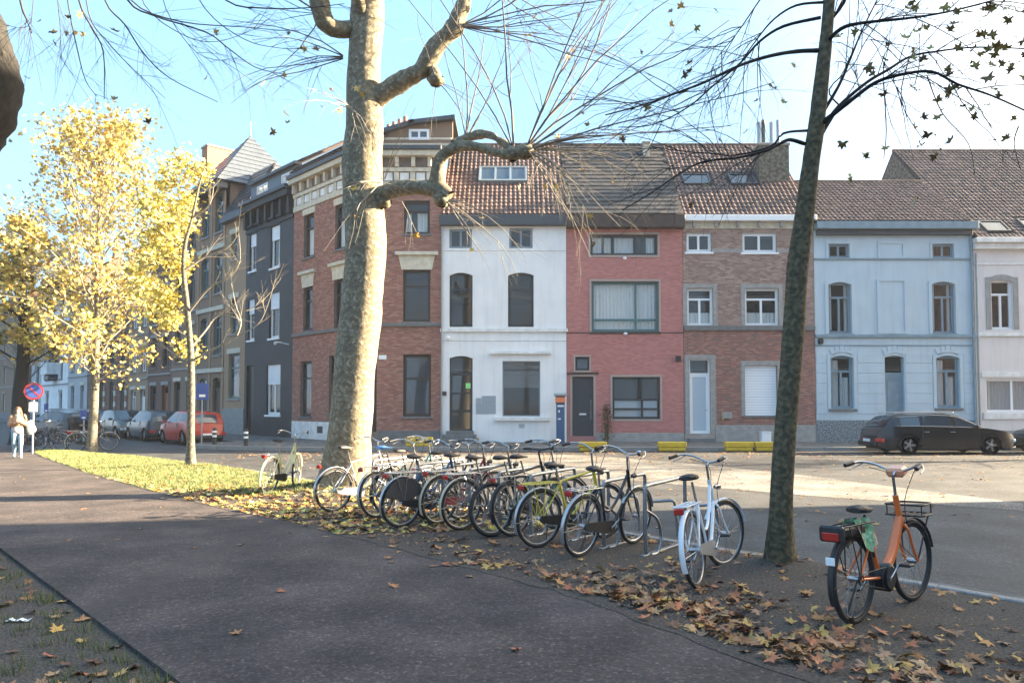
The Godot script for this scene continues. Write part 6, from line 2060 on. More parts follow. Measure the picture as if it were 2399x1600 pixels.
func racks() -> void:
	var proto: Node3D
	var start := Vector3(1.50, 0.0, -8.70)
	var step := Vector3(-0.42, 0, -0.435)
	var n := 10
	var ord := ["first bicycle rack from the right, standing empty beside the white city bicycle", "second bicycle rack from the right, with the dark city bicycle", "third bicycle rack from the right", "fourth bicycle rack from the right, over the yellow bicycle's wheel", "fifth bicycle rack, beside the black sports bicycle", "sixth bicycle rack, among the crowded bicycles", "seventh bicycle rack, behind the dark red bicycle", "eighth bicycle rack, behind the blue bicycle with the skirt guard", "ninth bicycle rack, under the blue saddle cover", "last bicycle rack, nearest the big plane tree"]
	for k in n:
		var o: Node3D
		if k == 0:
			proto = thing("bicycle_rack", ord[0], "bicycle rack")
			var g := G.new()   # x runs along the rack, away from the path
			g.tube(smooth([Vector3(0.02, 0.02, 0), Vector3(0.0, 0.30, 0), Vector3(0.0, 0.70, 0), Vector3(0.015, 0.76, 0), Vector3(0.07, 0.79, 0), Vector3(0.5, 0.80, 0), Vector3(1.0, 0.81, 0), Vector3(1.06, 0.79, 0), Vector3(1.08, 0.72, 0), Vector3(1.08, 0.3, 0), Vector3(1.08, 0.0, 0)], 3), PackedFloat32Array([0.024]), 8)
			part("hoop", g, M.steel, proto)
			g = G.new()
			g.tube(smooth([Vector3(1.08, 0.56, 0.0), Vector3(1.12, 0.46, 0.03), Vector3(1.2, 0.45, 0.1), Vector3(1.3, 0.46, 0.24), Vector3(1.33, 0.44, 0.29), Vector3(1.35, 0.3, 0.31), Vector3(1.36, 0.0, 0.32)], 3), PackedFloat32Array([0.02]), 8)
			part("wheel_holder", g, M.steel, proto)
			g = G.new()
			g.tube(smooth([Vector3(0.0, 0.52, 0.0), Vector3(0.2, 0.40, 0.05), Vector3(0.28, 0.2, 0.06), Vector3(0.2, 0.03, 0.06), Vector3(0.05, 0.02, 0.05)], 4), PackedFloat32Array([0.018]), 8)
			part("wheel_bar", g, M.steel, proto)
			g = G.new()
			g.cbox(Transform3D(Basis(), Vector3(0.54, 0.012, 0)), Vector3(0.62, 0.012, 0.03), 0.004)
			part("foot", g, M.steel, proto)
			o = proto
		else:
			o = proto.duplicate()
			o.name = numbered("bicycle_rack")
			add_child(o)
		tag(o, ord[k], "bicycle rack", "bicycle racks on the verge")
		o.position = start + step * k
		o.position.y = 0.0
		o.rotation.y = 0.93

# ---------------------------------------------------------------- bicycles
# x runs forward, y up; the origin lies on the ground midway between the wheels
var wheel_parts := {}

func wheel(parent: Node3D, at: Transform3D, r: float, fat: float, rim_m: Material, tyre_m: Material) -> void:
	var key := [r, fat]
	if not wheel_parts.has(key):
		var t := G.new()
		t.torus(Transform3D(), r - fat, fat, 40, 8)
		var m := G.new()
		m.torus(Transform3D(), r - fat * 2.1, 0.011, 40, 6)
		var s := G.new()
		for k in 28:
			var a := TAU * k / 28.0
			var b := a + (0.55 if k % 2 == 0 else -0.55)
			var z := 0.03 if k % 4 < 2 else -0.03
			s.tube(PackedVector3Array([Vector3(cos(b) * 0.022, sin(b) * 0.022, z), Vector3(cos(a) * (r - fat * 2.2), sin(a) * (r - fat * 2.2), 0)]), PackedFloat32Array([0.0014]), 3, false)
		var h := G.new()
		h.tube(PackedVector3Array([Vector3(0, 0, -0.045), Vector3(0, 0, -0.03), Vector3(0, 0, 0.03), Vector3(0, 0, 0.045)]), PackedFloat32Array([0.014, 0.024, 0.024, 0.014]), 10)
		wheel_parts[key] = [t.mesh(), m.mesh(), s.mesh(), h.mesh()]
	var w := Node3D.new()
	w.name = "wheel"
	parent.add_child(w, true)
	w.transform = at
	var p: Array = wheel_parts[key]
	part("tyre", p[0], tyre_m, w)
	part("rim", p[1], rim_m, w)
	part("spokes", p[2], M.chrome, w, "stuff")
	part("hub", p[3], M.chrome, w)

func saddle(parent: Node3D, at: Vector3, m: Material, tilt := 0.0) -> void:
	var g := G.new()
	g.tube(PackedVector3Array([Vector3(-0.15, 0.02, 0), Vector3(-0.13, 0.02, 0), Vector3(-0.08, 0.015, 0), Vector3(-0.02, 0, 0), Vector3(0.05, -0.005, 0), Vector3(0.11, -0.005, 0), Vector3(0.135, -0.01, 0)]), PackedFloat32Array([0.05, 0.088, 0.10, 0.075, 0.042, 0.03, 0.012]), 14)
	for k in g.v.size():
		g.v[k].y *= 0.42
		if g.v[k].y < 0: g.v[k].y *= 0.5
	var o := part("saddle", g, m, parent)
	o.transform = Transform3D(Basis(Vector3.BACK, tilt), at)

func fender(r: float, from: float, to: float, wide := 0.026) -> G:
	var g := G.new()
	g.torus(Transform3D(), r, wide, 22, 8, from, to, 1.0)
	for k in g.v.size():
		var p := g.v[k]
		var d := Vector2(p.x, p.y)
		var l := d.length()
		var nl := r + (l - r) * 0.28
		g.v[k] = Vector3(d.x / l * nl, d.y / l * nl, p.z)
	return g

func bicycle(label: String, rear: Vector3, turn: float, o := {}) -> Node3D:
	var ang := deg_to_rad(turn)
	var fwd := Vector3(cos(ang), 0, -sin(ang))
	var b := thing("bicycle", label, "bicycle", rear + fwd * 0.53, ang, o.get("group", "bicycles at the racks"))
	b.position.y = o.get("y", 0.015)
	b.rotation.x = 0
	b.transform.basis = Basis(Vector3.UP, ang) * Basis(Vector3.RIGHT, deg_to_rad(o.get("lean", 3.0)))
	var r: float = o.get("r", 0.345)
	var fat: float = o.get("fat", 0.02)
	var fm: Material = o.frame
	var gm: Material = o.get("fender", fm)
	var bm: Material = o.get("bar_metal", M.chrome)
	var ra := Vector3(-0.53, r, 0)
	var fa := Vector3(0.55, r, 0)
	var bb := Vector3(-0.07, 0.29, 0)
	var ht := Vector3(0.31, 0.90, 0)
	var hb := Vector3(0.375, 0.68, 0)
	var sc := Vector3(-0.24, o.get("seat_tube", 0.76), 0)
	var tr: float = o.get("tube", 0.017)
	var steer := Transform3D(Basis((ht - hb).normalized(), deg_to_rad(o.get("steer", 0.0))), Vector3.ZERO)
	steer.origin = hb - steer.basis * hb
	# frame
	var f := G.new()
	f.rod(bb, sc, tr, 8)
	f.rod(hb - (ht - hb) * 0.1, ht + (ht - hb) * 0.1, tr * 1.25, 8)
	match o.get("style", "step"):
		"diamond":
			f.rod(ht - Vector3(0, 0.03, 0), sc, tr, 8)
			f.rod(hb + Vector3(0, 0.03, 0), bb, tr * 1.1, 8)
		"low":
			f.tube(smooth([hb + Vector3(-0.01, 0.05, 0), Vector3(0.20, 0.48, 0), Vector3(0.06, 0.36, 0), bb], 4), PackedFloat32Array([0.036, 0.036, 0.038, 0.04]), 10)
		_:
			f.tube(smooth([hb + Vector3(-0.01, 0.02, 0), Vector3(0.16, 0.40, 0), Vector3(0.04, 0.31, 0), bb], 4), PackedFloat32Array([tr * 1.05]), 8)
			f.tube(smooth([ht + Vector3(-0.01, -0.04, 0), Vector3(0.12, 0.58, 0), Vector3(-0.02, 0.47, 0), bb.lerp(sc, 0.42)], 4), PackedFloat32Array([tr]), 8)
	for s in [-1, 1]:
		var z := Vector3(0, 0, s * 0.055)
		f.rod(sc - Vector3(0, 0.04, 0) + z * 0.3, ra + z, tr * 0.55, 6)
		f.rod(bb + z * 0.5, ra + z, tr * 0.62, 6)
	part("frame", f, fm, b)
	var fk := G.new()
	for s in [-1, 1]:
		var z := Vector3(0, 0, s * 0.052)
		fk.tube(smooth([hb + z * 0.5 + Vector3(0.0, -0.01, 0), Vector3(0.40, 0.62, 0) + z, Vector3(0.465, 0.48, 0) + z, fa + z], 3), PackedFloat32Array([tr * 0.85, tr * 0.85, tr * 0.6]), 7)
	part("fork", fk, o.get("fork", fm), b).transform = steer
	wheel(b, Transform3D(Basis(), ra), r, fat, o.get("rim", M.alloy), M.rubber)
	wheel(b, steer * Transform3D(Basis(), fa), r, fat, o.get("rim", M.alloy), M.rubber)
	if o.get("fenders", true):
		var g1 := fender(r + 0.02, deg_to_rad(20), deg_to_rad(205))
		for s in [-1, 1]: g1.rod(Vector3(0, 0, s * 0.05), Vector3(cos(3.2) * (r + 0.02), sin(3.2) * (r + 0.02), s * 0.024), 0.003, 4)
		part("mudguard", g1, gm, b).position = ra
		var g2 := fender(r + 0.02, deg_to_rad(12), deg_to_rad(150), 0.024)
		for s in [-1, 1]: g2.rod(Vector3(0, 0, s * 0.05), Vector3(cos(2.55) * (r + 0.02), sin(2.55) * (r + 0.02), s * 0.022), 0.003, 4)
		part("mudguard", g2, gm, b).transform = steer * Transform3D(Basis(), fa)
	# seat post and saddle
	var sh: float = o.get("saddle_y", 0.96)
	var sp := G.new()
	var top := Vector3(sc.x - (sh - 0.04 - sc.y) * 0.33, sh - 0.04, 0)
	sp.rod(sc - Vector3(0, 0.02, 0), top, 0.0125, 8)
	part("seat_post", sp, M.chrome, b)
	saddle(b, Vector3(top.x, sh, 0), o.get("saddle", M.leather), o.get("tilt", 0.0))
	# handlebar
	var hb_g := G.new()
	var gr := G.new()
	var hy: float = o.get("bar_y", 1.08)
	hb_g.rod(ht, Vector3(0.275, hy - 0.03, 0), 0.0125, 8)
	hb_g.rod(Vector3(0.275, hy - 0.03, 0), Vector3(0.31, hy, 0), 0.013, 8)
	for s in [-1, 1]:
		var pts: PackedVector3Array
		if o.get("bar", "swept") == "flat": pts = smooth([Vector3(0.31, hy, 0), Vector3(0.31, hy + 0.01, s * 0.14), Vector3(0.29, hy + 0.02, s * 0.22), Vector3(0.275, hy + 0.02, s * 0.31)], 3)
		else: pts = smooth([Vector3(0.31, hy, 0), Vector3(0.335, hy + 0.015, s * 0.08), Vector3(0.31, hy + 0.06, s * 0.19), Vector3(0.21, hy + 0.075, s * 0.27), Vector3(0.06, hy + 0.05, s * 0.30)], 3)
		hb_g.tube(pts, PackedFloat32Array([0.0115]), 8)
		var e := pts.size() - 1
		var g1 := G.new()
		g1.rod(pts[e - 2 if o.get("bar", "swept") != "flat" else e - 3], pts[e] + (pts[e] - pts[e - 1]) * 0.15, 0.018, 8)
		part("grip", g1, o.get("grip", M.black_plastic), b).transform = steer
		hb_g.tube(PackedVector3Array([pts[e - 4] + Vector3(0.02, -0.005, 0), pts[e - 2] + Vector3(0.05, -0.035, 0), pts[e] + Vector3(0.06, -0.04, 0)]), PackedFloat32Array([0.006]), 5)
	part("handlebar", hb_g, bm, b).transform = steer
	var cab := G.new()
	cab.tube(smooth([Vector3(0.26, hy + 0.03, 0.2), Vector3(0.42, hy - 0.02, 0.1), Vector3(0.40, hy - 0.25, 0.03), Vector3(0.42, 0.62, 0.04)], 3), PackedFloat32Array([0.0035]), 4)
	cab.tube(smooth([Vector3(0.26, hy + 0.03, -0.2), Vector3(0.41, hy - 0.04, -0.08), Vector3(0.38, hy - 0.22, -0.03), Vector3(0.30, 0.72, -0.02)], 3), PackedFloat32Array([0.0035]), 4)
	part("brake_cable", cab, M.black_plastic, b).transform = steer
	if o.get("bell", false):
		var bl := G.new()
		bl.ball(Transform3D(Basis(), Vector3(0.33, hy + 0.045, 0.12)), Vector3(0.028, 0.022, 0.028))
		part("bell", bl, M.chrome, b).transform = steer
	# drive
	var cg := G.new()
	if o.get("chain_case", true):
		var pl := PackedVector2Array()
		for k in 9: pl.append(Vector2(bb.x, bb.y) + Vector2(cos(-PI / 2 + PI * k / 8.0), sin(-PI / 2 + PI * k / 8.0)) * 0.08)
		for k in 9: pl.append(Vector2(ra.x, ra.y) + Vector2(cos(PI / 2 + PI * k / 8.0), sin(PI / 2 + PI * k / 8.0)) * 0.042)
		cg.plate(pl, Transform3D(Basis(), Vector3(0, 0, 0.055)), 0.022)
		part("chain_case", cg, o.get("case", M.black_plastic), b)
	else:
		cg.torus(Transform3D(Basis(), bb + Vector3(0, 0, 0.06)), 0.09, 0.006, 24, 6)
		cg.torus(Transform3D(Basis(), ra + Vector3(0, 0, 0.06)), 0.036, 0.008, 16, 6)
		for s in [-1, 1]: cg.rod(bb + Vector3(0, s * 0.09, 0.06), ra + Vector3(0, s * 0.037, 0.06), 0.004, 4)
		part("chain", cg, M.black_plastic, b)
	var ck := G.new()
	var ca: float = o.get("crank", 0.6)
	for s in [-1, 1]: ck.rod(bb + Vector3(0, 0, s * 0.085), bb + Vector3(cos(ca), sin(ca), 0) * 0.17 * s + Vector3(0, 0, s * 0.10), 0.010, 6)
	ck.rod(bb - Vector3(0, 0, 0.09), bb + Vector3(0, 0, 0.09), 0.018, 8)
	part("crank", ck, M.chrome, b)
	for s in [-1, 1]:
		var pd := G.new()
		pd.cbox(Transform3D(Basis(), bb + Vector3(cos(ca), sin(ca), 0) * 0.17 * s + Vector3(0, 0, s * 0.155)), Vector3(0.045, 0.012, 0.045), 0.006)
		part("pedal", pd, M.black_plastic, b)
	if o.get("rack", true):
		var rk := G.new()
		var rm: Material = o.get("rack_m", M.chrome)
		var y := r * 2 + 0.075
		rk.tube(smooth([Vector3(-0.24, y - 0.01, 0.05), Vector3(-0.34, y, 0.07), Vector3(-0.74, y, 0.07), Vector3(-0.80, y, 0.04), Vector3(-0.80, y, -0.04), Vector3(-0.74, y, -0.07), Vector3(-0.34, y, -0.07), Vector3(-0.24, y - 0.01, -0.05)], 2), PackedFloat32Array([0.007]), 6)
		for k in 4: rk.rod(Vector3(-0.38 - k * 0.11, y, -0.07), Vector3(-0.38 - k * 0.11, y, 0.07), 0.005, 5)
		rk.rod(Vector3(-0.3, y, 0), Vector3(-0.8, y, 0), 0.006, 5)
		for s in [-1, 1]:
			rk.rod(ra + Vector3(0, 0, s * 0.06), Vector3(-0.50, y, s * 0.07), 0.006, 5)
			rk.rod(ra + Vector3(0, 0, s * 0.06), Vector3(-0.70, y, s * 0.07), 0.005, 5)
		part("luggage_rack", rk, rm, b)
	if o.get("tail", true):
		var tl := G.new()
		tl.cbox(Transform3D(Basis(), Vector3(-0.825, r * 2 + 0.04, 0)), Vector3(0.02, 0.03, 0.045), 0.01)
		part("tail_light", tl, M.red_lens, b)
	if o.get("lamp", true):
		var hl := G.new()
		hl.tube(PackedVector3Array([Vector3(0.40, 0.84, 0), Vector3(0.44, 0.84, 0), Vector3(0.47, 0.84, 0)]), PackedFloat32Array([0.018, 0.03, 0.032]), 10)
		part("headlight", hl, o.get("lamp_m", M.black_plastic), b).transform = steer
	if o.get("skirt", false):
		for s in [-1, 1]:
			var pl := PackedVector2Array([Vector2(0.02, 0.02)])
			for k in 12: pl.append(Vector2(cos(lerpf(0.35, 2.75, k / 11.0)), sin(lerpf(0.35, 2.75, k / 11.0))) * (r + 0.005))
			var sk := G.new()
			sk.plate(pl, Transform3D(Basis(), ra + Vector3(0, 0, s * 0.058)), 0.004)
			part("skirt_guard", sk, M.bag_dark, b)
	for an in o.get("reflectors", []):
		var rf := G.new()
		rf.cbox(Transform3D(Basis(Vector3.BACK, an), ra + Vector3(cos(an), sin(an), 0) * r * 0.62), Vector3(0.045, 0.016, 0.008), 0.004)
		part("reflector", rf, M.orange_lens, b)
	var ks := G.new()
	ks.rod(Vector3(-0.34, 0.30, -0.06), Vector3(-0.30 + 0.04, 0.015, -0.19), 0.009, 6)
	part("kickstand", ks, M.alloy, b)
	return b

func paint(key: String, r: float, g: float, bl: float, rough := 0.35, metal := 0.0) -> Material:
	if M.has(key): return M[key]
	var m := mat(key, lin(r, g, bl), rough, metal)
	m.clearcoat_enabled = true
	m.clearcoat = 0.5
	m.clearcoat_roughness = 0.2
	return m

func bicycles() -> void:
	var black := paint("black_frame", 0.018, 0.019, 0.022)
	var silver := paint("silver_frame", 0.45, 0.47, 0.50, 0.3, 0.7)
	var white := paint("white_frame", 0.70, 0.74, 0.80)
	var cream := paint("cream_frame", 0.74, 0.70, 0.34)
	var yellow := paint("yellow_frame", 0.55, 0.45, 0.05)
	var orange := paint("orange_frame", 0.68, 0.155, 0.035)
	var blue := paint("blue_frame", 0.05, 0.10, 0.20)
	var navy := paint("navy_frame", 0.025, 0.035, 0.085)
	var wine := paint("wine_frame", 0.17, 0.025, 0.035)
	var teal := paint("teal_frame", 0.03, 0.085, 0.09)
	var grey := paint("grey_frame_paint", 0.10, 0.105, 0.11)
	var sky := paint("blue_cover", 0.10, 0.36, 0.68, 0.5)
	var cream_guard := paint("cream_guard", 0.58, 0.50, 0.36)
	bicycle("cream and yellow bicycle standing alone in the grass left of the big plane tree", Vector3(-4.554,0,-14.379), 78, {"frame": cream, "fender": cream, "steer": 14, "lean": 6, "saddle_y": 1.0, "lamp_m": M.chrome, "y": 0.03, "bar_y": 1.1})
	bicycle("silver bicycle with a tall black saddle right in front of the big plane tree", Vector3(-2.809,0,-12.126), 47, {"frame": silver, "fender": silver, "style": "diamond", "case": silver, "rack": false, "saddle_y": 1.0, "steer": 10, "y": 0.02})
	bicycle("dark bicycle with a bright blue saddle cover behind the silver bicycle", Vector3(-2.01,0,-11.539), 52, {"frame": black, "fender": silver, "saddle": sky, "saddle_y": 1.03, "seat_tube": 0.8, "lean": -4})
	bicycle("dark teal bicycle half hidden behind the one with the blue saddle cover", Vector3(-1.95, 0, -12.05), 50, {"frame": teal, "fender": black, "lean": 5})
	bicycle("blue bicycle with a dark skirt guard and orange wheel reflectors", Vector3(-1.528,0,-10.63), 44, {"frame": blue, "fender": silver, "skirt": true, "reflectors": [3.6, 5.6, 1.6], "lamp_m": M.chrome, "bell": true})
	bicycle("navy bicycle crowded between the blue and the dark red bicycles", Vector3(-1.2, 0, -11.35), 47, {"frame": navy, "fender": black, "lean": -3, "steer": 8})
	bicycle("dark red bicycle with cream mudguards in the middle of the crowd", Vector3(-1.041,0,-10.929), 47, {"frame": wine, "fender": cream_guard, "case": wine, "lean": 4, "bell": true})
	bicycle("grey bicycle with pale mudguards right of the dark red bicycle", Vector3(-0.687,0,-10.415), 42, {"frame": grey, "fender": cream_guard, "style": "diamond", "chain_case": false, "lean": 2})
	bicycle("black sports bicycle with fat tyres and a straight handlebar", Vector3(-0.251,0,-9.885), 37, {"frame": black, "fenders": false, "style": "diamond", "fat": 0.027, "r": 0.35, "bar": "flat", "rack": false, "tail": false, "chain_case": false, "bar_metal": M.black_plastic, "saddle_y": 0.99, "lean": -3})
	bicycle("dark green bicycle behind the yellow bicycle", Vector3(0.02, 0, -9.95), 43, {"frame": teal, "fender": black, "lean": -6, "steer": -12, "saddle_y": 1.0, "bar_y": 1.14})
	bicycle("yellow bicycle with a yellow luggage rack and bright silver mudguards", Vector3(0.313,0,-9.157), 37, {"frame": yellow, "fender": silver, "rack_m": yellow, "style": "diamond", "case": M.black_plastic, "lean": 3, "bar_y": 1.12})
	bicycle("dark city bicycle with red rear lamp right of the yellow bicycle", Vector3(0.759,0,-8.6), 48, {"frame": black, "fender": silver, "rim": M.chrome, "style": "step", "lean": 5, "skirt": false, "bar_y": 1.1, "bell": true, "case": M.black_plastic})
	bicycle("white and silver city bicycle with its front wheel turned, right of the racks", Vector3(1.722,0,-7.158), 61, {"frame": white, "fender": white, "steer": -22, "lean": -7, "rack_m": white, "case": silver, "saddle_y": 0.99, "bar_y": 1.1, "lamp_m": M.chrome})
	var o := bicycle("orange electric bicycle with thick frame tube and front carrier, nearest the viewer", Vector3(2.649,0,-5.981), 41, {"frame": orange, "fender": M.black_plastic, "fork": orange, "style": "low", "tube": 0.02, "steer": -4, "lean": -2, "rack_m": M.black_plastic, "saddle_y": 0.85, "chain_case": false, "bar_y": 1.12, "fat": 0.023, "group": "bicycles on the verge", "lamp": false, "rim": M.black_plastic, "seat_tube": 0.66, "grip": M.black_plastic})
	orange_extras(o, orange)
	var far := ["dark bicycle parked behind the walking woman", "dark bicycle leaning beside the trunk of the golden tree", "black bicycle at the end of the grass strip"]
	var at := [Vector3(-17.9, 0, -28.3), Vector3(-16.1, 0, -28.4), Vector3(-17.0, 0, -29.0)]
	for k in 3: bicycle(far[k], at[k], [20, 35, 160][k], {"frame": [black, grey, navy][k], "fender": [silver, white, black][k], "lean": 5, "y": -0.02, "group": "bicycles at the far end of the grass strip"})

func orange_extras(b: Node3D, orange: Material) -> void:
	var g := G.new()   # motor at the cranks
	g.tube(PackedVector3Array([Vector3(-0.03, 0.29, -0.075), Vector3(-0.03, 0.29, -0.06), Vector3(-0.03, 0.29, 0.06), Vector3(-0.03, 0.29, 0.075)]), PackedFloat32Array([0.09, 0.115, 0.115, 0.09]), 16)
	part("motor", g, M.black_plastic, b)
	g = G.new()   # front carrier: two loops with slats
	for y in [0.74, 0.83]:
		g.tube(smooth([Vector3(0.44, y, -0.145), Vector3(0.56, y, -0.15), Vector3(0.70, y, -0.13), Vector3(0.72, y, 0), Vector3(0.70, y, 0.13), Vector3(0.56, y, 0.15), Vector3(0.44, y, 0.145), Vector3(0.42, y, 0.0), Vector3(0.44, y, -0.145)], 3), PackedFloat32Array([0.009]), 6)
	for k in 5: g.rod(Vector3(0.44, 0.74, -0.11 + k * 0.055), Vector3(0.70, 0.74, -0.11 + k * 0.055), 0.006, 5)
	for s in [-1, 1]:
		for x in [0.46, 0.66]: g.rod(Vector3(x, 0.74, s * 0.143), Vector3(x, 0.83, s * 0.143), 0.006, 5)
		g.rod(Vector3(0.66, 0.74, s * 0.12), Vector3(0.55, 0.36, s * 0.06), 0.007, 5)
	part("front_carrier", g, M.black_plastic, b)
	g = G.new()   # lamp console at the handlebar
	g.cbox(Transform3D(Basis(Vector3.BACK, 0.3), Vector3(0.36, 1.12, 0)), Vector3(0.06, 0.04, 0.075), 0.02)
	part("console", g, paint("pale_orange", 0.72, 0.30, 0.16), b)
	g = G.new()   # battery under the carrier and its lamp housing
	g.cbox(Transform3D(Basis(), Vector3(-0.60, 0.715, 0)), Vector3(0.2, 0.035, 0.06), 0.015)
	part("battery", g, M.black_plastic, b)
	g = G.new()
	g.cbox(Transform3D(Basis(), Vector3(-0.835, 0.72, 0)), Vector3(0.025, 0.06, 0.095), 0.015)
	part("rear_panel", g, M.black_plastic, b)
	g = G.new()
	g.cbox(Transform3D(Basis(), Vector3(-0.862, 0.70, 0)), Vector3(0.008, 0.03, 0.065), 0.006)
	part("tail_light", g, M.red_lens, b)
	g = G.new()
	g.cbox(Transform3D(Basis(), Vector3(-0.885, 0.52, 0)), Vector3(0.006, 0.03, 0.035), 0.004)
	part("reflector", g, M.pvc, b)
	g = G.new()   # ring lock and belt cover
	g.torus(Transform3D(Basis(Vector3.UP, PI / 2), Vector3(-0.31, 0.62, 0)), 0.055, 0.012, 20, 6, 0.3, TAU - 0.3)
	part("ring_lock", g, M.black_plastic, b)
	# printed cloth tied to the seat post
	var c := thing("saddle_cloth", "green and red printed cloth hanging under the orange bicycle's saddle", "cloth", b.position)
	c.transform = b.transform
	var f := FastNoiseLite.new()
	f.seed = 9
	f.frequency = 0.05
	f.noise_type = FastNoiseLite.TYPE_CELLULAR
	f.cellular_return_type = FastNoiseLite.RETURN_CELL_VALUE
	var nt := NoiseTexture2D.new()
	nt.noise = f
	nt.width = 128
	nt.height = 128
	var rp := Gradient.new()
	rp.offsets = PackedFloat32Array([0, 0.3, 0.5, 0.7, 0.85, 1.0])
	rp.colors = PackedColorArray([lin(0.10, 0.22, 0.12), lin(0.16, 0.34, 0.18), lin(0.28, 0.46, 0.36), lin(0.45, 0.12, 0.10), lin(0.18, 0.30, 0.16), lin(0.10, 0.18, 0.20)])
	rp.interpolation_mode = Gradient.GRADIENT_INTERPOLATE_CONSTANT
	nt.color_ramp = rp
	var cm := mat("printed_cloth", Color.WHITE, 0.85, 0, nt, 3.0)
	g = G.new()
	for s in [-1.0, 1.0]:
		for a in 6:
			for e in 5:
				var q := []
				for d in [[0, 0], [1, 0], [1, 1], [0, 1]]:
					var u = (a + d[0]) / 6.0
					var v: float = (e + d[1]) / 5.0
					q.append(Vector3(-0.56 + u * 0.24 + v * 0.05, 0.80 - v * (0.26 - 0.12 * absf(u - 0.5)), s * (0.035 + 0.06 * v + 0.012 * sin(u * 7 + v * 3))))
				g.quad(q[0], q[1], q[2], q[3])
	part("cloth", g, cm, c)

# ---------------------------------------------------------------- cars
func line_at(pts: Array, x: float) -> float:
	if x <= pts[0].x: return pts[0].y
	for k in pts.size() - 1:
		if x <= pts[k + 1].x:
			var t: float = (x - pts[k].x) / (pts[k + 1].x - pts[k].x)
			return lerpf(pts[k].y, pts[k + 1].y, t)
	return pts[-1].y

func pane_of(panes: Dictionary, called: String, which: float) -> G:
	var k := [called, which]
	if not panes.has(k): panes[k] = G.new()
	return panes[k]

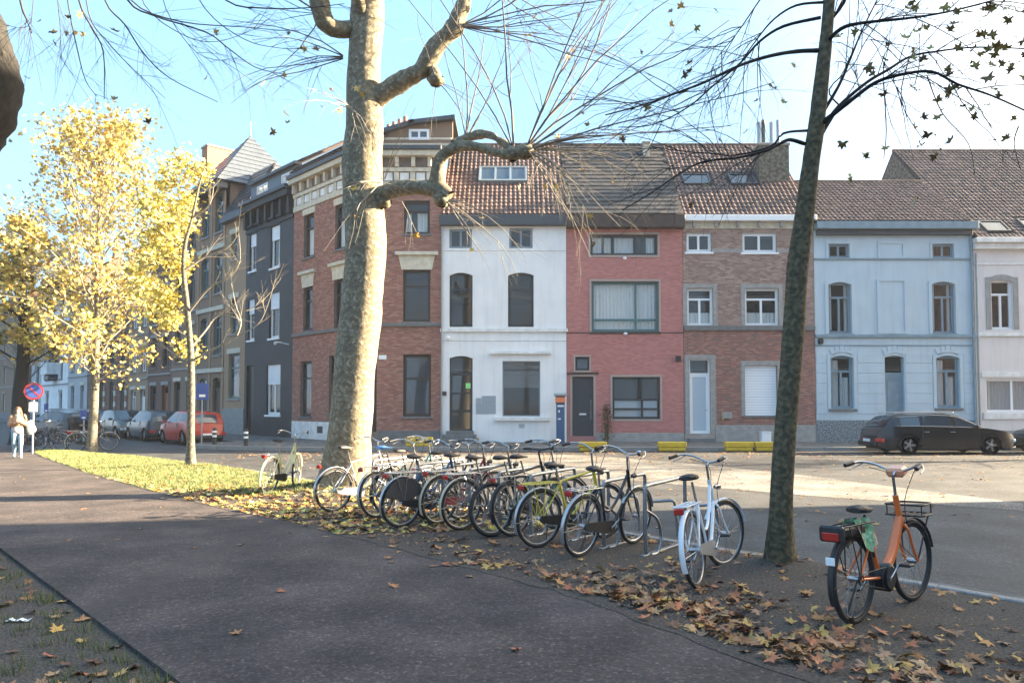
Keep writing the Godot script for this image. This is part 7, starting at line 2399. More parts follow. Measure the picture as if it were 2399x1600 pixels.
# belt and roof are side views, x forward; glass: where the screens begin and end; pillars: x ranges that stay painted
func car(label: String, at: Vector3, turn: float, o: Dictionary) -> Node3D:
	var c := thing("parked_car", label, "car", at, deg_to_rad(turn), o.get("group", ""))
	var belt: Array = o.belt
	var top: Array = o.roof
	var x0: float = belt[0].x
	var x1: float = belt[-1].x
	var half := (x1 - x0) / 2
	var mid := (x0 + x1) / 2
	var wid: float = o.w
	var wr: float = o.get("wheel", 0.325)
	var ra := wr + 0.055
	var xs := []
	var n := 84
	for k in n + 1: xs.append(lerpf(x0, x1, k / float(n)))
	var plan := func(x: float) -> float:
		var u := absf(x - mid) / half
		return wid * (1.0 - 0.05 * u * u - 0.20 * pow(u, 9.0))
	var base := func(x: float) -> float:
		var b := 0.20 + 0.10 * pow(absf(x - mid) / half, 8.0)
		for w in o.axles:
			var d := absf(x - w)
			if d < ra: b = maxf(b, wr + sqrt(ra * ra - d * d) - 0.01)
		return b
	var g := G.new()
	var rows := 9
	for s in [-1.0, 1.0]:
		var k0 := g.v.size()
		for x in xs:
			var bl := line_at(belt, x)
			var bs: float = minf(base.call(x), bl - 0.03)
			for r in rows + 1:
				var y := lerpf(bs, bl, r / float(rows))
				var h := clampf((y - 0.2) / maxf(bl - 0.2, 0.1), 0, 1)
				var z: float = plan.call(x) * (0.925 + 0.085 * sin(PI * (0.12 + 0.70 * h))) - 0.012 * exp(-pow((h - 0.74) / 0.04, 2))
				g.put(Vector3(x, y, s * z), Vector3(0.1 * signf(x - mid) * pow(absf(x - mid) / half, 8.0) * 8.0, 0.25 * (h - 0.45), s).normalized(), Vector2(x, y))
		for a in n:
			for r in rows:
				var p := k0 + a * (rows + 1) + r
				var q := p + rows + 1
				g.i.append_array([p, p + 1, q, q, p + 1, q + 1] if s > 0 else [p, q, p + 1, q, q + 1, p + 1])
	var edge := func(x: float) -> float: return plan.call(x) * (0.925 + 0.085 * sin(PI * 0.82))
	for a in n:   # bonnet, deck
		for b in 8:
			var q := []
			for d in [[0, 0], [0, 1], [1, 1], [1, 0]]:
				var x: float = xs[a + d[0]]
				var u: float = (b + d[1]) / 4.0 - 1.0
				q.append(Vector3(x, line_at(belt, x) + 0.035 * (1 - u * u), u * edge.call(x)))
			g.quad(q[0], q[1], q[2], q[3])
	for e in [x0, x1]:   # front and rear
		var bl := line_at(belt, e)
		var out := -1.0 if e == x0 else 1.0
		for b in 8:
			var q := []
			for d in [[0, 0], [0, 1], [1, 1], [1, 0]]:
				var u: float = (b + d[1]) / 4.0 - 1.0
				q.append(Vector3(e + out * (0.07 * (1 - u * u) + (0.03 if d[0] == 0 else 0.0)), bl + 0.035 * (1 - u * u) * d[0] if d[0] else 0.3, u * edge.call(e)))
			g.out_quad(q[0], q[1], q[2], q[3], Vector3(0, 0.6, 0))
	# greenhouse
	var panes := {}
	var r0: float = top[0].x
	var r1: float = top[-1].x
	var m := 48
	var side := func(x: float, t: float) -> Vector3:
		var y0 := line_at(belt, x)
		var y1 := maxf(line_at(top, x) - 0.03, y0 + 0.001)
		var rise := clampf((y1 - y0) / 0.42, 0, 1)
		return Vector3(x, lerpf(y0, y1, t), edge.call(x) * (0.985 - 0.20 * t * rise))
	for a in m:
		var xa := lerpf(r0, r1, a / float(m))
		var xb := lerpf(r0, r1, (a + 1) / float(m))
		var xm := (xa + xb) / 2
		var solid := false
		for p in o.pillars: if xm > p.x and xm < p.y: solid = true
		for s in [-1.0, 1.0]:
			for t in [[0.0, 0.07, true], [0.07, 0.86, solid], [0.86, 1.0, true]]:
				var q := []
				for d in [[xa, t[0]], [xb, t[0]], [xb, t[1]], [xa, t[1]]]:
					var v: Vector3 = side.call(d[0], d[1])
					q.append(Vector3(v.x, v.y, v.z * s))
				(g if t[2] else pane_of(panes, "side_window", s * (1.0 + o.pillars.map(func(p): return 1 if xm > p.y else 0).reduce(func(u, w): return u + w)))).out_quad(q[0], q[1], q[2], q[3], Vector3(0, 0.5, 0))
		var screen: bool = xm < o.screens[0] or xm > o.screens[1]
		for b in 6:
			var q := []
			for d in [[xa, b], [xa, b + 1], [xb, b + 1], [xb, b]]:
				var v: Vector3 = side.call(d[0], 1.0)
				var u: float = d[1] / 3.0 - 1.0
				q.append(Vector3(v.x, v.y + 0.05 * (1 - u * u), v.z * u))
			(pane_of(panes, "windscreen" if xm > 0 else "rear_window", 0.0) if screen and b > 0 and b < 5 else g).out_quad(q[0], q[1], q[2], q[3], Vector3(0, 0.2, 0))
	part("body", g, o.paint, c)
	for k in panes: part(k[0], panes[k], M.car_glass, c)
	var sk := G.new()
	sk.box(Vector3(x0 + 0.25, 0.16, -wid * 0.86), Vector3(x1 - 0.25, 0.34, wid * 0.86))
	part("underbody", sk, M.rubber, c)
	for x in o.axles:
		for s in [-1.0, 1.0]:
			var w := Node3D.new()
			w.name = "wheel"
			c.add_child(w, true)
			w.position = Vector3(x, wr, s * (wid - 0.115))
			var t := G.new()
			t.lathe(Transform3D(Basis(Vector3.RIGHT, PI / 2), Vector3.ZERO), [Vector2(wr * 0.68, -0.1), Vector2(wr * 0.93, -0.105), Vector2(wr, -0.07), Vector2(wr, 0.07), Vector2(wr * 0.93, 0.105), Vector2(wr * 0.68, 0.1)], 26)
			part("tyre", t, M.rubber, w)
			var d := G.new()
			d.lathe(Transform3D(Basis(Vector3.RIGHT, PI / 2 * s), Vector3.ZERO), [Vector2(wr * 0.70, 0.098), Vector2(wr * 0.64, 0.085), Vector2(wr * 0.60, 0.03), Vector2(0, 0.03)], 26)
			part("rim", d, M.black_plastic, w)
			for k in 5:
				var an := TAU * k / 5.0
				var sp := G.new()
				sp.cbox(Transform3D(Basis(Vector3.BACK, an), Vector3(cos(an), sin(an), 0) * wr * 0.35 + Vector3(0, 0, s * 0.075)), Vector3(wr * 0.33, wr * 0.10, 0.015), 0.006)
				part("spoke", sp, M.alloy, w)
			var hb := G.new()
			hb.ball(Transform3D(Basis(), Vector3(0, 0, s * 0.085)), Vector3(wr * 0.16, wr * 0.16, 0.02))
			part("hub_cap", hb, M.alloy, w)
	var ty := line_at(belt, x0) - 0.12
	var hy := line_at(belt, x1) - 0.02
	for s in [-1.0, 1.0]:
		var l := G.new()
		l.cbox(Transform3D(Basis(Vector3.UP, s * 0.5), Vector3(x0 + 0.06, ty, s * (wid * 0.76))), Vector3(0.06, 0.075, 0.17), 0.03)
		part("tail_light", l, M.red_lens, c)
		l = G.new()
		l.cbox(Transform3D(Basis(Vector3.UP, -s * 0.45), Vector3(x1 - 0.07, hy, s * (wid * 0.70))), Vector3(0.07, 0.065, 0.17), 0.03)
		part("headlight", l, M.clear_lens, c)
		l = G.new()
		var mx: float = o.get("mirror", 0.85)
		l.cbox(Transform3D(Basis(), Vector3(mx, line_at(belt, mx) + 0.06, s * (wid + 0.07))), Vector3(0.06, 0.06, 0.1), 0.025)
		part("mirror", l, o.paint, c)
		for x in o.get("handles", [-0.75, 0.3]):
			l = G.new()
			l.cbox(Transform3D(Basis(), Vector3(x, 0.80, s * (wid * 0.985))), Vector3(0.09, 0.014, 0.018), 0.006)
			part("door_handle", l, M.alloy, c)
		for x in o.get("seams", []):
			l = G.new()
			l.box(Vector3(x - 0.006, 0.32, s * wid * 0.97), Vector3(x + 0.006, line_at(belt, x) - 0.02, s * wid * 1.003)) if s > 0 else l.box(Vector3(x - 0.006, 0.32, s * wid * 1.003), Vector3(x + 0.006, line_at(belt, x) - 0.02, s * wid * 0.97))
			part("door_seam", l, M.rubber, c)
		if o.get("chrome", false):
			l = G.new()
			var pts := PackedVector3Array()
			for k in 20:
				var v: Vector3 = side.call(lerpf(r0 + 0.45, r1 - 0.08, k / 19.0), 0.05)
				pts.append(Vector3(v.x, v.y, s * (v.z + 0.006)))
			l.tube(pts, PackedFloat32Array([0.013]), 5)
			pts = PackedVector3Array()
			for k in 24:
				var v: Vector3 = side.call(lerpf(r0 + 0.5, r1 - 0.06, k / 23.0), 0.90)
				pts.append(Vector3(v.x, v.y, s * (v.z + 0.006)))
			l.tube(pts, PackedFloat32Array([0.012]), 5)
			part("window_trim", l, M.chrome, c)
			l = G.new()
			l.tube(smooth([Vector3(-1.75, 1.42, s * 0.60), Vector3(-1.6, 1.47, s * 0.60), Vector3(0.1, 1.50, s * 0.60), Vector3(0.3, 1.46, s * 0.60)], 4), PackedFloat32Array([0.016]), 6)
			part("roof_rail", l, M.chrome, c)
	var pl := G.new()
	pl.cbox(Transform3D(Basis(), Vector3(x0 - 0.085, ty - 0.02, 0)), Vector3(0.012, 0.055, 0.26), 0.005)
	part("number_plate", pl, M.pvc, c)
	pl = G.new()
	pl.cbox(Transform3D(Basis(), Vector3(x0 - 0.04, 0.36, 0)), Vector3(0.08, 0.09, wid * 0.74), 0.04)
	part("bumper", pl, M.black_plastic, c)
	pl = G.new()
	pl.cbox(Transform3D(Basis(), Vector3(x1 + 0.02, 0.48, 0)), Vector3(0.09, 0.13, wid * 0.5), 0.03)
	part("grille", pl, M.black_plastic, c)
	return c

func cars() -> void:
	var estate := {"w": 0.925, "axles": [-1.42, 1.46], "wheel": 0.335, "screens": [-1.86, 0.42], "pillars": [Vector2(-3, -1.72), Vector2(-0.98, -0.86), Vector2(0.12, 0.22), Vector2(1.12, 2)], "chrome": true, "mirror": 0.88, "handles": [-0.80, 0.12], "seams": [-0.95, 0.16, 1.05],
		"belt": [Vector2(-2.44, 0.62), Vector2(-2.40, 0.86), Vector2(-2.2, 0.99), Vector2(-1.2, 0.985), Vector2(0.2, 0.955), Vector2(1.15, 0.94), Vector2(1.4, 0.92), Vector2(2.0, 0.83), Vector2(2.32, 0.70), Vector2(2.46, 0.52)],
		"roof": [Vector2(-2.28, 0.95), Vector2(-2.10, 1.16), Vector2(-1.86, 1.36), Vector2(-1.3, 1.43), Vector2(-0.4, 1.465), Vector2(0.1, 1.445), Vector2(0.42, 1.38), Vector2(1.0, 1.08), Vector2(1.3, 0.93)]}
	estate.paint = paint("car_black", 0.022, 0.024, 0.028, 0.25, 0.5)
	car("black estate car with chrome window trim parked before the pale blue house", Vector3(15.458, -0.05, -28.05), 0, estate)
	var hatch := {"w": 0.87, "axles": [-1.2, 1.28], "wheel": 0.31, "screens": [-1.62, 0.25], "pillars": [Vector2(-3, -1.4), Vector2(-0.62, -0.5), Vector2(0.95, 2)], "mirror": 0.72, "handles": [-0.55],  "seams": [-0.6, 0.9],
		"belt": [Vector2(-1.95, 0.60), Vector2(-1.92, 0.90), Vector2(-1.75, 1.0), Vector2(-0.8, 0.98), Vector2(0.9, 0.94), Vector2(1.2, 0.91), Vector2(1.7, 0.80), Vector2(1.92, 0.66), Vector2(2.0, 0.5)],
		"roof": [Vector2(-1.88, 0.96), Vector2(-1.75, 1.2), Vector2(-1.55, 1.40), Vector2(-1.0, 1.48), Vector2(-0.2, 1.50), Vector2(0.25, 1.44), Vector2(0.8, 1.12), Vector2(1.12, 0.92)]}
	var v := hatch.duplicate()
	v.paint = paint("car_dark", 0.02, 0.022, 0.028, 0.2, 0.3)
	car("dark car cut off by the right edge of the picture", Vector3(19.709 + 0.9, -0.05, -28.05), 180, v)
	var grp := "cars parked along the side street"
	var dir := Vector3(-0.6816, 0, -0.7317)
	var first := Vector3(-14.6, -0.05, -35.0)
	var list := [
		["red hatchback parked with its tail towards the corner", 0.0, paint("car_red", 0.42, 0.035, 0.022, 0.25), 133],
		["dark blue car parked just beyond the red hatchback", 5.0, paint("car_blue", 0.025, 0.04, 0.06, 0.25), 133],
		["dark green car facing the viewer, third behind the red hatchback", 9.7, paint("car_green", 0.05, 0.06, 0.05, 0.25, 0.4), -47],
		["black car with red tail lamps between the two tree trunks", 14.6, paint("car_dark", 0.02, 0.022, 0.028), 133],
		["silver car far down the row of parked cars", 19.8, paint("car_silver", 0.35, 0.36, 0.38, 0.3, 0.6), 133],
		["small black car at the far end of the row of parked cars", 25.0, paint("car_dark", 0.02, 0.022, 0.028), 133],
	]
	for q in list:
		var h := hatch.duplicate()
		h.paint = q[2]
		h.group = grp
		car(q[0], first + dir * q[1], q[3], h)
	var b := hatch.duplicate()
	b.paint = paint("car_night", 0.012, 0.014, 0.022, 0.2, 0.2)
	car("black hatchback standing in the side street behind the far bicycles", Vector3(-22.0, -0.05, -37.5), 150, b)

# ---------------------------------------------------------------- the walking woman
# a smooth skin over tapered bones, meshed with surface nets
func skin(bones: Array, cell: float, blend: float) -> G:
	var lo := Vector3.ONE * 1e9
	var hi := -lo
	for b in bones:
		var r := maxf(b[2], b[3]) + blend + cell * 2
		lo = lo.min(b[0] - Vector3.ONE * r).min(b[1] - Vector3.ONE * r)
		hi = hi.max(b[0] + Vector3.ONE * r).max(b[1] + Vector3.ONE * r)
	var n := Vector3i((hi - lo) / cell) + Vector3i.ONE * 2
	var f := PackedFloat32Array()
	f.resize(n.x * n.y * n.z)
	f.fill(0.5)
	for b in bones:
		var a: Vector3 = b[0]
		var ab: Vector3 = b[1] - a
		var l2 := maxf(ab.length_squared(), 1e-8)
		var fl: Vector3 = b[4] if b.size() > 4 else Vector3.ONE   # flattening per axis
		var r := maxf(b[2], b[3]) * 1.6 + blend + cell * 2
		var p0 := Vector3i(((a.min(b[1]) - Vector3.ONE * r) - lo) / cell).clamp(Vector3i.ZERO, n - Vector3i.ONE)
		var p1 := Vector3i(((a.max(b[1]) + Vector3.ONE * r) - lo) / cell).clamp(Vector3i.ZERO, n - Vector3i.ONE)
		for z in range(p0.z, p1.z + 1):
			for y in range(p0.y, p1.y + 1):
				for x in range(p0.x, p1.x + 1):
					var p := lo + Vector3(x, y, z) * cell
					var t := clampf((p - a).dot(ab) / l2, 0, 1)
					var d := ((p - a - ab * t) / fl).length() - lerpf(b[2], b[3], t)
					var k := (z * n.y + y) * n.x + x
					var h := maxf(blend - absf(d - f[k]), 0) / blend
					f[k] = minf(d, f[k]) - h * h * blend * 0.25
	var g := G.new()
	var at := {}
	var sx := 1
	var sy := n.x
	var sz := n.x * n.y
	for z in n.z - 1:
		for y in n.y - 1:
			for x in n.x - 1:
				var k := z * sz + y * sy + x
				var inside := 0
				for c in 8: if f[k + (c & 1) * sx + ((c >> 1) & 1) * sy + ((c >> 2) & 1) * sz] < 0: inside += 1
				if inside == 0 or inside == 8: continue
				var sum := Vector3.ZERO
				var m := 0
				for e in [[0, 1], [2, 3], [4, 5], [6, 7], [0, 2], [1, 3], [4, 6], [5, 7], [0, 4], [1, 5], [2, 6], [3, 7]]:
					var u := Vector3(e[0] & 1, (e[0] >> 1) & 1, (e[0] >> 2) & 1)
					var v := Vector3(e[1] & 1, (e[1] >> 1) & 1, (e[1] >> 2) & 1)
					var fu := f[k + int(u.x) * sx + int(u.y) * sy + int(u.z) * sz]
					var fv := f[k + int(v.x) * sx + int(v.y) * sy + int(v.z) * sz]
					if (fu < 0) != (fv < 0):
						sum += u.lerp(v, fu / (fu - fv))
						m += 1
				var gr := Vector3(f[k + sx] - f[k], f[k + sy] - f[k], f[k + sz] - f[k])
				at[k] = g.v.size()
				g.put(lo + (Vector3(x, y, z) + sum / m) * cell, gr.normalized(), Vector2(x, y) * cell)
	for k in at:
		for ax in 3:
			var s1: int = [sx, sy, sz][ax]
			var s2: int = [sx, sy, sz][(ax + 1) % 3]
			var s3: int = [sx, sy, sz][(ax + 2) % 3]
			if (f[k] < 0) == (f[k + s1] < 0): continue
			if not (at.has(k - s2) and at.has(k - s3) and at.has(k - s2 - s3)): continue
			var q := [at[k], at[k - s2], at[k - s2 - s3], at[k - s3]]
			if f[k] < 0: g.i.append_array([q[0], q[2], q[1], q[0], q[3], q[2]])
			else: g.i.append_array([q[0], q[1], q[2], q[0], q[2], q[3]])
	return g

func woman() -> void:
	var p := thing("person", "woman in light blue jeans and brown coat with long brown hair, looking down", "person", Vector3(-15.93, 0.0, -24.75), 0.55)
	# z points where she faces, x to her left
	var hip := [Vector3(0.085, 0.87, 0), Vector3(-0.085, 0.87, 0)]
	var knee := [Vector3(0.10, 0.47, 0.09), Vector3(-0.08, 0.47, 0.02)]
	var ank := [Vector3(0.10, 0.085, 0.10), Vector3(-0.08, 0.10, -0.16)]
	var toe := [Vector3(0.115, 0.035, 0.25), Vector3(-0.09, 0.035, -0.02)]
	var sh := [Vector3(0.165, 1.325, -0.01), Vector3(-0.165, 1.325, -0.01)]
	var elb := [Vector3(0.225, 1.07, 0.03), Vector3(-0.225, 1.07, 0.03)]
	var wri := [Vector3(0.07, 1.16, 0.22), Vector3(-0.07, 1.15, 0.22)]
	var chest := Vector3(0, 1.24, 0)
	var neck := Vector3(0, 1.385, 0.01)
	var head := Vector3(0, 1.50, 0.045)
	var torso := [[Vector3(0, 0.90, 0), Vector3(0, 1.06, 0), 0.135, 0.11, Vector3(1.1, 1, 0.8)], [Vector3(0, 1.06, 0), chest, 0.11, 0.135, Vector3(1.1, 1, 0.8)], [chest, Vector3(0, 1.33, 0), 0.13, 0.07, Vector3(1.2, 1, 0.8)]]
	var body := torso.duplicate()
	for k in 2:
		body.append_array([[hip[k], knee[k], 0.085, 0.055], [knee[k], ank[k], 0.056, 0.036], [ank[k], toe[k], 0.036, 0.026]])
		body.append_array([[chest.lerp(sh[k], 0.6), sh[k], 0.06, 0.055], [sh[k], elb[k], 0.048, 0.038], [elb[k], wri[k], 0.037, 0.025]])
	body.append_array([[Vector3(0, 1.31, 0), neck + Vector3(0, 0.03, 0.01), 0.05, 0.048]])
	var g := skin(body, 0.016, 0.03)
	var hd := skin([[neck, head, 0.047, 0.06], [head + Vector3(0, 0.03, -0.01), head + Vector3(0, 0.02, 0.0), 0.092, 0.088, Vector3(0.86, 1.12, 1.0)], [head + Vector3(0, -0.06, 0.04), head + Vector3(0, -0.05, 0.03), 0.045, 0.05], [head + Vector3(0, 0.01, 0.085), head + Vector3(0, -0.022, 0.10), 0.009, 0.013], [head + Vector3(0.078, -0.005, 0.0), head + Vector3(0.082, 0.02, -0.005), 0.012, 0.014], [head + Vector3(-0.078, -0.005, 0.0), head + Vector3(-0.082, 0.02, -0.005), 0.012, 0.014]], 0.006, 0.012)
	join(g, hd)
	for k in 2:   # hands: palm, four unequal bent fingers and a thumb from the side, closed on the phone
		var s := 1.0 if k == 0 else -1.0
		var w: Vector3 = wri[k]
		var palm := w + Vector3(-s * 0.035, 0.035, 0.045)
		var fb := [[w, palm, 0.022, 0.03, Vector3(0.75, 1, 1)]]
		for j in 4:
			var rt := palm + Vector3(-s * 0.006, 0.022 - 0.017 * j, 0.028)
			var l = [0.036, 0.042, 0.038, 0.028][j]
			var md = rt + Vector3(-s * 0.45, 0.1, 0.85).normalized() * l
			fb.append([rt, md, 0.0088, 0.008])
			fb.append([md, md + Vector3(-s * 0.95, 0.05, -0.15).normalized() * l * 0.75, 0.008, 0.007])
		var tb := palm + Vector3(0.0, 0.025, -0.005)
		fb.append([tb, tb + Vector3(-s * 0.012, 0.035, 0.012), 0.010, 0.009])
		fb.append([tb + Vector3(-s * 0.012, 0.035, 0.012), tb + Vector3(-s * 0.03, 0.05, 0.022), 0.009, 0.0075])
		join(g, skin(fb, 0.004, 0.006))
	part("body", g, M.skin, p)
	var eyes := G.new()
	for s in [-1, 1]: eyes.ball(Transform3D(Basis(), head + Vector3(s * 0.031, 0.018, 0.083)), Vector3(0.012, 0.006, 0.006), 8, 5)
	part("eyes", eyes, M.leather, p)
	var lips := G.new()
	lips.ball(Transform3D(Basis(), head + Vector3(0, -0.052, 0.084)), Vector3(0.02, 0.007, 0.007), 8, 5)
	part("mouth", lips, M.sign_red, p)
	var je := [[Vector3(0, 0.89, 0), Vector3(0, 0.98, 0), 0.145, 0.128, Vector3(1.12, 1, 0.82)]]
	for k in 2: je.append_array([[hip[k], knee[k], 0.098, 0.064], [knee[k], ank[k] + Vector3(0, 0.02, 0), 0.064, 0.046]])
	part("jeans", skin(je, 0.016, 0.03), M.jeans, p)
	var tp := [[Vector3(0, 0.90, 0), Vector3(0, 1.03, 0), 0.158, 0.14, Vector3(1.12, 1, 0.84)]]
	part("top", skin(tp, 0.016, 0.02), M.top, p)
	var ct := [[Vector3(0, 1.02, 0), chest, 0.145, 0.158, Vector3(1.12, 1, 0.85)], [chest, Vector3(0, 1.335, 0), 0.15, 0.085, Vector3(1.25, 1, 0.85)]]
	for k in 2: ct.append_array([[chest.lerp(sh[k], 0.6), sh[k], 0.08, 0.072], [sh[k], elb[k], 0.066, 0.056], [elb[k], elb[k].lerp(wri[k], 0.93), 0.055, 0.042]])
	part("coat", skin(ct, 0.016, 0.03), M.coat, p)
	part("scarf", skin([[Vector3(-0.06, 1.375, 0.02), Vector3(0.06, 1.375, 0.02), 0.062, 0.062], [Vector3(0.0, 1.36, 0.06), Vector3(0.02, 1.24, 0.145), 0.06, 0.05], [Vector3(0.02, 1.24, 0.145), Vector3(0.03, 1.10, 0.15), 0.045, 0.05, Vector3(1.1, 1, 0.6)]], 0.014, 0.03), M.scarf, p)
	part("hair", skin([[head + Vector3(0, 0.045, -0.02), head + Vector3(0, 0.03, -0.03), 0.104, 0.10, Vector3(0.95, 1.05, 1)], [head + Vector3(0.07, 0.0, -0.02), Vector3(0.12, 1.26, 0.05), 0.05, 0.035], [head + Vector3(-0.07, 0.0, -0.02), Vector3(-0.12, 1.26, 0.05), 0.05, 0.035], [head + Vector3(0, 0, -0.06), Vector3(0, 1.24, -0.11), 0.075, 0.06]], 0.010, 0.03), M.hair, p)
	for k in 2:
		part("shoe", skin([[ank[k] + Vector3(0, -0.03, -0.02), toe[k] + Vector3(0, 0.004, 0.01), 0.045, 0.036], [ank[k] + Vector3(0, 0.02, 0), ank[k] + Vector3(0, -0.02, 0), 0.045, 0.045]], 0.010, 0.015), M.shoe, p)
	var ph := thing("phone", "small dark phone in the walking woman's hands", "phone", p.position)
	ph.transform = p.transform
	var pg := G.new()
	pg.cbox(Transform3D(Basis(Vector3.RIGHT, 0.8), Vector3(0, 1.195, 0.285)), Vector3(0.036, 0.005, 0.072), 0.003)
	part("case", pg, M.black_plastic, ph)
	var bag := thing("shoulder_bag", "grey and black bag hanging from the walking woman's shoulder", "bag", p.position)
	bag.transform = p.transform
	part("pouch", skin([[Vector3(0.30, 1.08, -0.10), Vector3(0.34, 0.86, -0.10), 0.10, 0.13, Vector3(0.8, 1, 1.2)], [Vector3(0.36, 1.16, -0.1), Vector3(0.42, 0.9, -0.1), 0.05, 0.10]], 0.016, 0.05), M.bag_grey, bag)
	part("flap", skin([[Vector3(0.24, 1.02, -0.02), Vector3(0.27, 0.86, -0.02), 0.09, 0.10, Vector3(0.7, 1, 1.2)]], 0.016, 0.04), M.bag_dark, bag)
	var st := G.new()
	st.tube(smooth([Vector3(0.30, 1.1, -0.1), Vector3(0.22, 1.36, -0.06), Vector3(0.16, 1.40, 0.0), Vector3(0.2, 1.3, 0.08), Vector3(0.29, 1.05, -0.02)], 4), PackedFloat32Array([0.016]), 6)
	part("strap", st, M.bag_dark, bag)

func join(a: G, b: G) -> void:
	var k := a.v.size()
	a.v.append_array(b.v); a.n.append_array(b.n); a.t.append_array(b.t); a.c.append_array(b.c)
	for q in b.i: a.i.append(q + k)

# ---------------------------------------------------------------- what lies and grows on the ground
const LITTER := [Color(0.31, 0.15, 0.06), Color(0.22, 0.10, 0.042), Color(0.36, 0.175, 0.06), Color(0.44, 0.27, 0.075), Color(0.28, 0.155, 0.09), Color(0.15, 0.07, 0.038), Color(0.36, 0.125, 0.055), Color(0.32, 0.20, 0.10)]

func lying(p: Vector3, size: float, tilt := 0.3) -> Transform3D:
	var up := (Vector3.UP + Vector3(rng.randf_range(-tilt, tilt), 0, rng.randf_range(-tilt, tilt))).normalized()
	var b := Basis(Vector3.RIGHT, 0.0)
	var x := up.cross(Vector3.BACK).normalized()
	b = Basis(x, up, x.cross(up)).rotated(up, rng.randf() * TAU)
	if rng.randf() < 0.35: b = b * Basis(Vector3.BACK, PI)
	return Transform3D(b.scaled(Vector3.ONE * size), p)

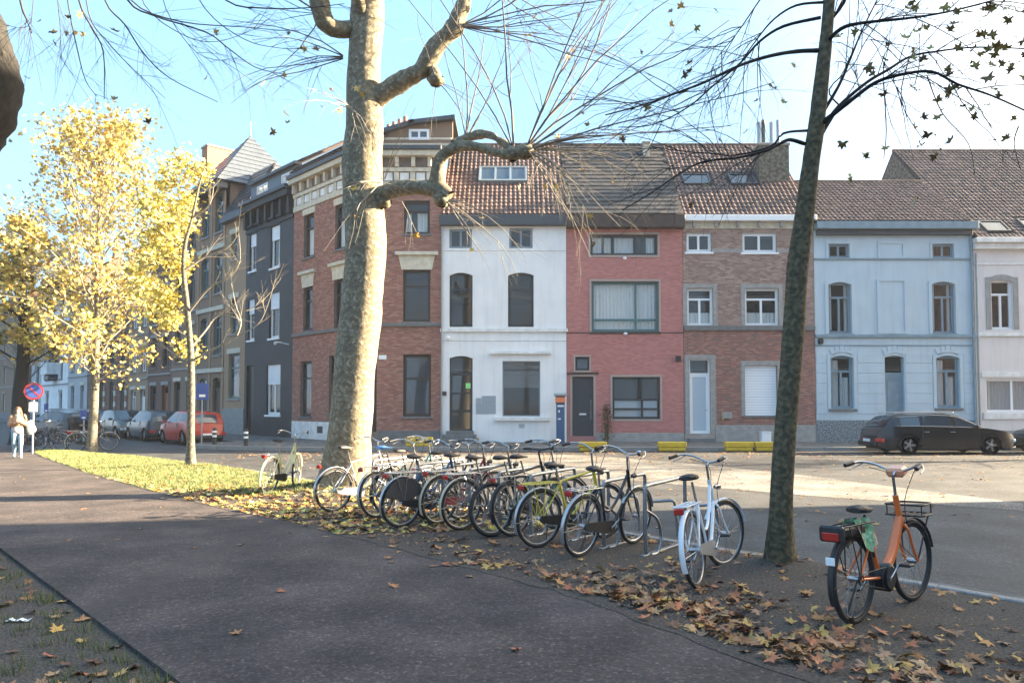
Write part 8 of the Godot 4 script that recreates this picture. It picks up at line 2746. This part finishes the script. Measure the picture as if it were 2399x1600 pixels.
func leaves_on_ground() -> void:
	rng.seed = 1001
	var spots := []   # [transform, distance]
	var add := func(p: Vector3, size: float, tilt: float) -> void: spots.append([lying(p, size, tilt), p.distance_to(Vector3(0, 1.7, 0))])
	# drift along the path's edge under the young tree
	for k in 2300:
		var t := rng.randf_range(0.17, 0.38)
		var f := absf(rng.randfn()) * 0.20 + rng.randf() * 0.08
		var dense := clampf(1.15 - absf(t - 0.262) / 0.07, 0.09, 1)
		var p := strip_at(t, f)
		dense *= clampf(0.62 + 1.6 * ground_noise.get_noise_2d(p.x * 13.0 + 40.0, p.z * 13.0), 0.05, 1.0)
		if rng.randf() > dense or f > 0.95: continue
		add.call(p + Vector3(0, rng.randf_range(0.012, 0.05), 0), rng.randf_range(0.065, 0.145), 0.6)
	for k in 420:   # thinly over the whole verge
		var p := strip_at(rng.randf_range(0.10, 0.62), rng.randf())
		add.call(p + Vector3(0, 0.014, 0), rng.randf_range(0.08, 0.14), 0.3)
	for k in 260:   # heap against the kerb and round the trunks
		var p := strip_at(rng.randf_range(0.1, 0.75), 1.0 - absf(rng.randfn()) * 0.08)
		add.call(p + Vector3(0, 0.02, 0), rng.randf_range(0.08, 0.13), 0.4)
	for k in 150:   # left ground
		var u := rng.randf()
		var e := Vector2(-1.98, -4.72).lerp(Vector2(-9.0, -12.4), u * u)
		var off := absf(rng.randfn()) * 0.9 + 0.03
		add.call(Vector3(e.x - 0.74 * off, -0.03 + 0.014, e.y + 0.67 * off), rng.randf_range(0.09, 0.15), 0.4)
	for k in 40:   # a few on the path
		var p := strip_at(rng.randf_range(0.12, 0.75), 0)
		var off := rng.randf_range(0.1, 3.0)
		add.call(Vector3(p.x - 0.73 * off, 0.012, p.z - 0.68 * -off * -1.0 * 0.0 + 0.68 * off), rng.randf_range(0.07, 0.12), 0.25)
	for k in 30: add.call(Vector3(-0.317,0,-8.28) + Vector3(rng.randfn() * 0.28, 0.012, rng.randfn() * 0.05), rng.randf_range(0.06, 0.11), 0.2)
	spots.sort_custom(func(a, b): return a[1] < b[1])
	var verge := get_node("verge")
	var at := []
	var cols := []
	for k in spots.size():
		var c: Color = LITTER[rng.randi() % LITTER.size()]
		if k < 300:
			var m := MeshInstance3D.new()
			m.name = "leaf"
			m.mesh = leaf_mesh((k * 7) % 5, [0.45, 0.9, 0.2, 0.7][k % 4])
			m.material_override = leaf_colour(c)
			m.transform = spots[k][0]
			verge.add_child(m, true)
		else:
			at.append(spots[k][0])
			var d := rng.randf_range(0.8, 1.2)
			cols.append(Color(c.r * d, c.g * d, c.b * d))
	for k in 2600:   # crumbs of broken leaves
		var p := strip_at(rng.randf_range(0.1, 0.5), minf(absf(rng.randfn()) * 0.35, 1.0))
		at.append(lying(p + Vector3(0, 0.006, 0), rng.randf_range(0.015, 0.045), 0.5))
		cols.append(LITTER[rng.randi() % LITTER.size()])
	# far litter: turf and road
	for k in 6000:
		var t := rng.randf_range(0.40, 0.99)
		var p := strip_at(t, rng.randf())
		at.append(lying(p + Vector3(0, 0.02, 0), rng.randf_range(0.08, 0.15), 0.5))
		var c: Color = (GOLD + LITTER)[rng.randi() % 15]
		cols.append(c)
	for k in 2600:
		var p := Vector3(rng.randf_range(-10, 22), -0.036, rng.randf_range(-28.6, -11))
		if rng.randf() < 0.5: p.z = -28.7 + absf(rng.randfn()) * 3.0
		if p.x < -2.6 - (p.z + 15.0) * -0.86 : continue
		at.append(lying(p, rng.randf_range(0.06, 0.12), 0.2))
		cols.append(LITTER[rng.randi() % LITTER.size()])
	var o := many("fallen_leaves", leaf_mesh(3, 0.35), M.ground_leaf, at, cols)
	tag(o, "brown and yellow leaves scattered over verge, turf and road", "fallen leaves", "", "stuff")
	# short grass
	var g := G.new()
	for k in 9:
		var a := k * 2.4
		var r := 0.018 + 0.004 * k
		var p := Vector3(cos(a) * r, 0, sin(a) * r)
		var d := Vector3(cos(a * 1.7), 0, sin(a * 1.7)) * 0.004
		var tip := p + Vector3(cos(a) * 0.02, 0.045 + 0.012 * (k % 3), sin(a) * 0.02)
		g.tri(p - d, p + d, tip)
	at = []
	cols = []
	for k in 26000:
		var t := rng.randf_range(0.36, 1.0)
		var f := rng.randf()
		var p := strip_at(t, f)
		if rng.randf() > turfiness(p.x, p.z) * 1.1 - 0.16: continue
		at.append(Transform3D(Basis(Vector3.UP, rng.randf() * TAU).scaled(Vector3.ONE * rng.randf_range(0.7, 1.4)), p))
		var d := rng.randf_range(0.75, 1.25)
		cols.append(Color(0.15 * d, 0.185 * d, 0.065 * d))
	for k in 260:   # tufts on the bare ground at left
		var u := rng.randf()
		var e := Vector2(-1.98, -4.72).lerp(Vector2(-8.0, -11.3), u * u)
		var off := absf(rng.randfn()) * 0.6 + 0.04
		at.append(Transform3D(Basis(Vector3.UP, rng.randf() * TAU).scaled(Vector3.ONE * rng.randf_range(0.6, 1.5)), Vector3(e.x - 0.74 * off, -0.03, e.y + 0.67 * off)))
		cols.append(Color(0.10, 0.12, 0.045))
	var gr := many("grass", g.mesh(), M.grass_blade, at, cols)
	tag(gr, "short green grass on the strip between path and road", "grass", "", "stuff")
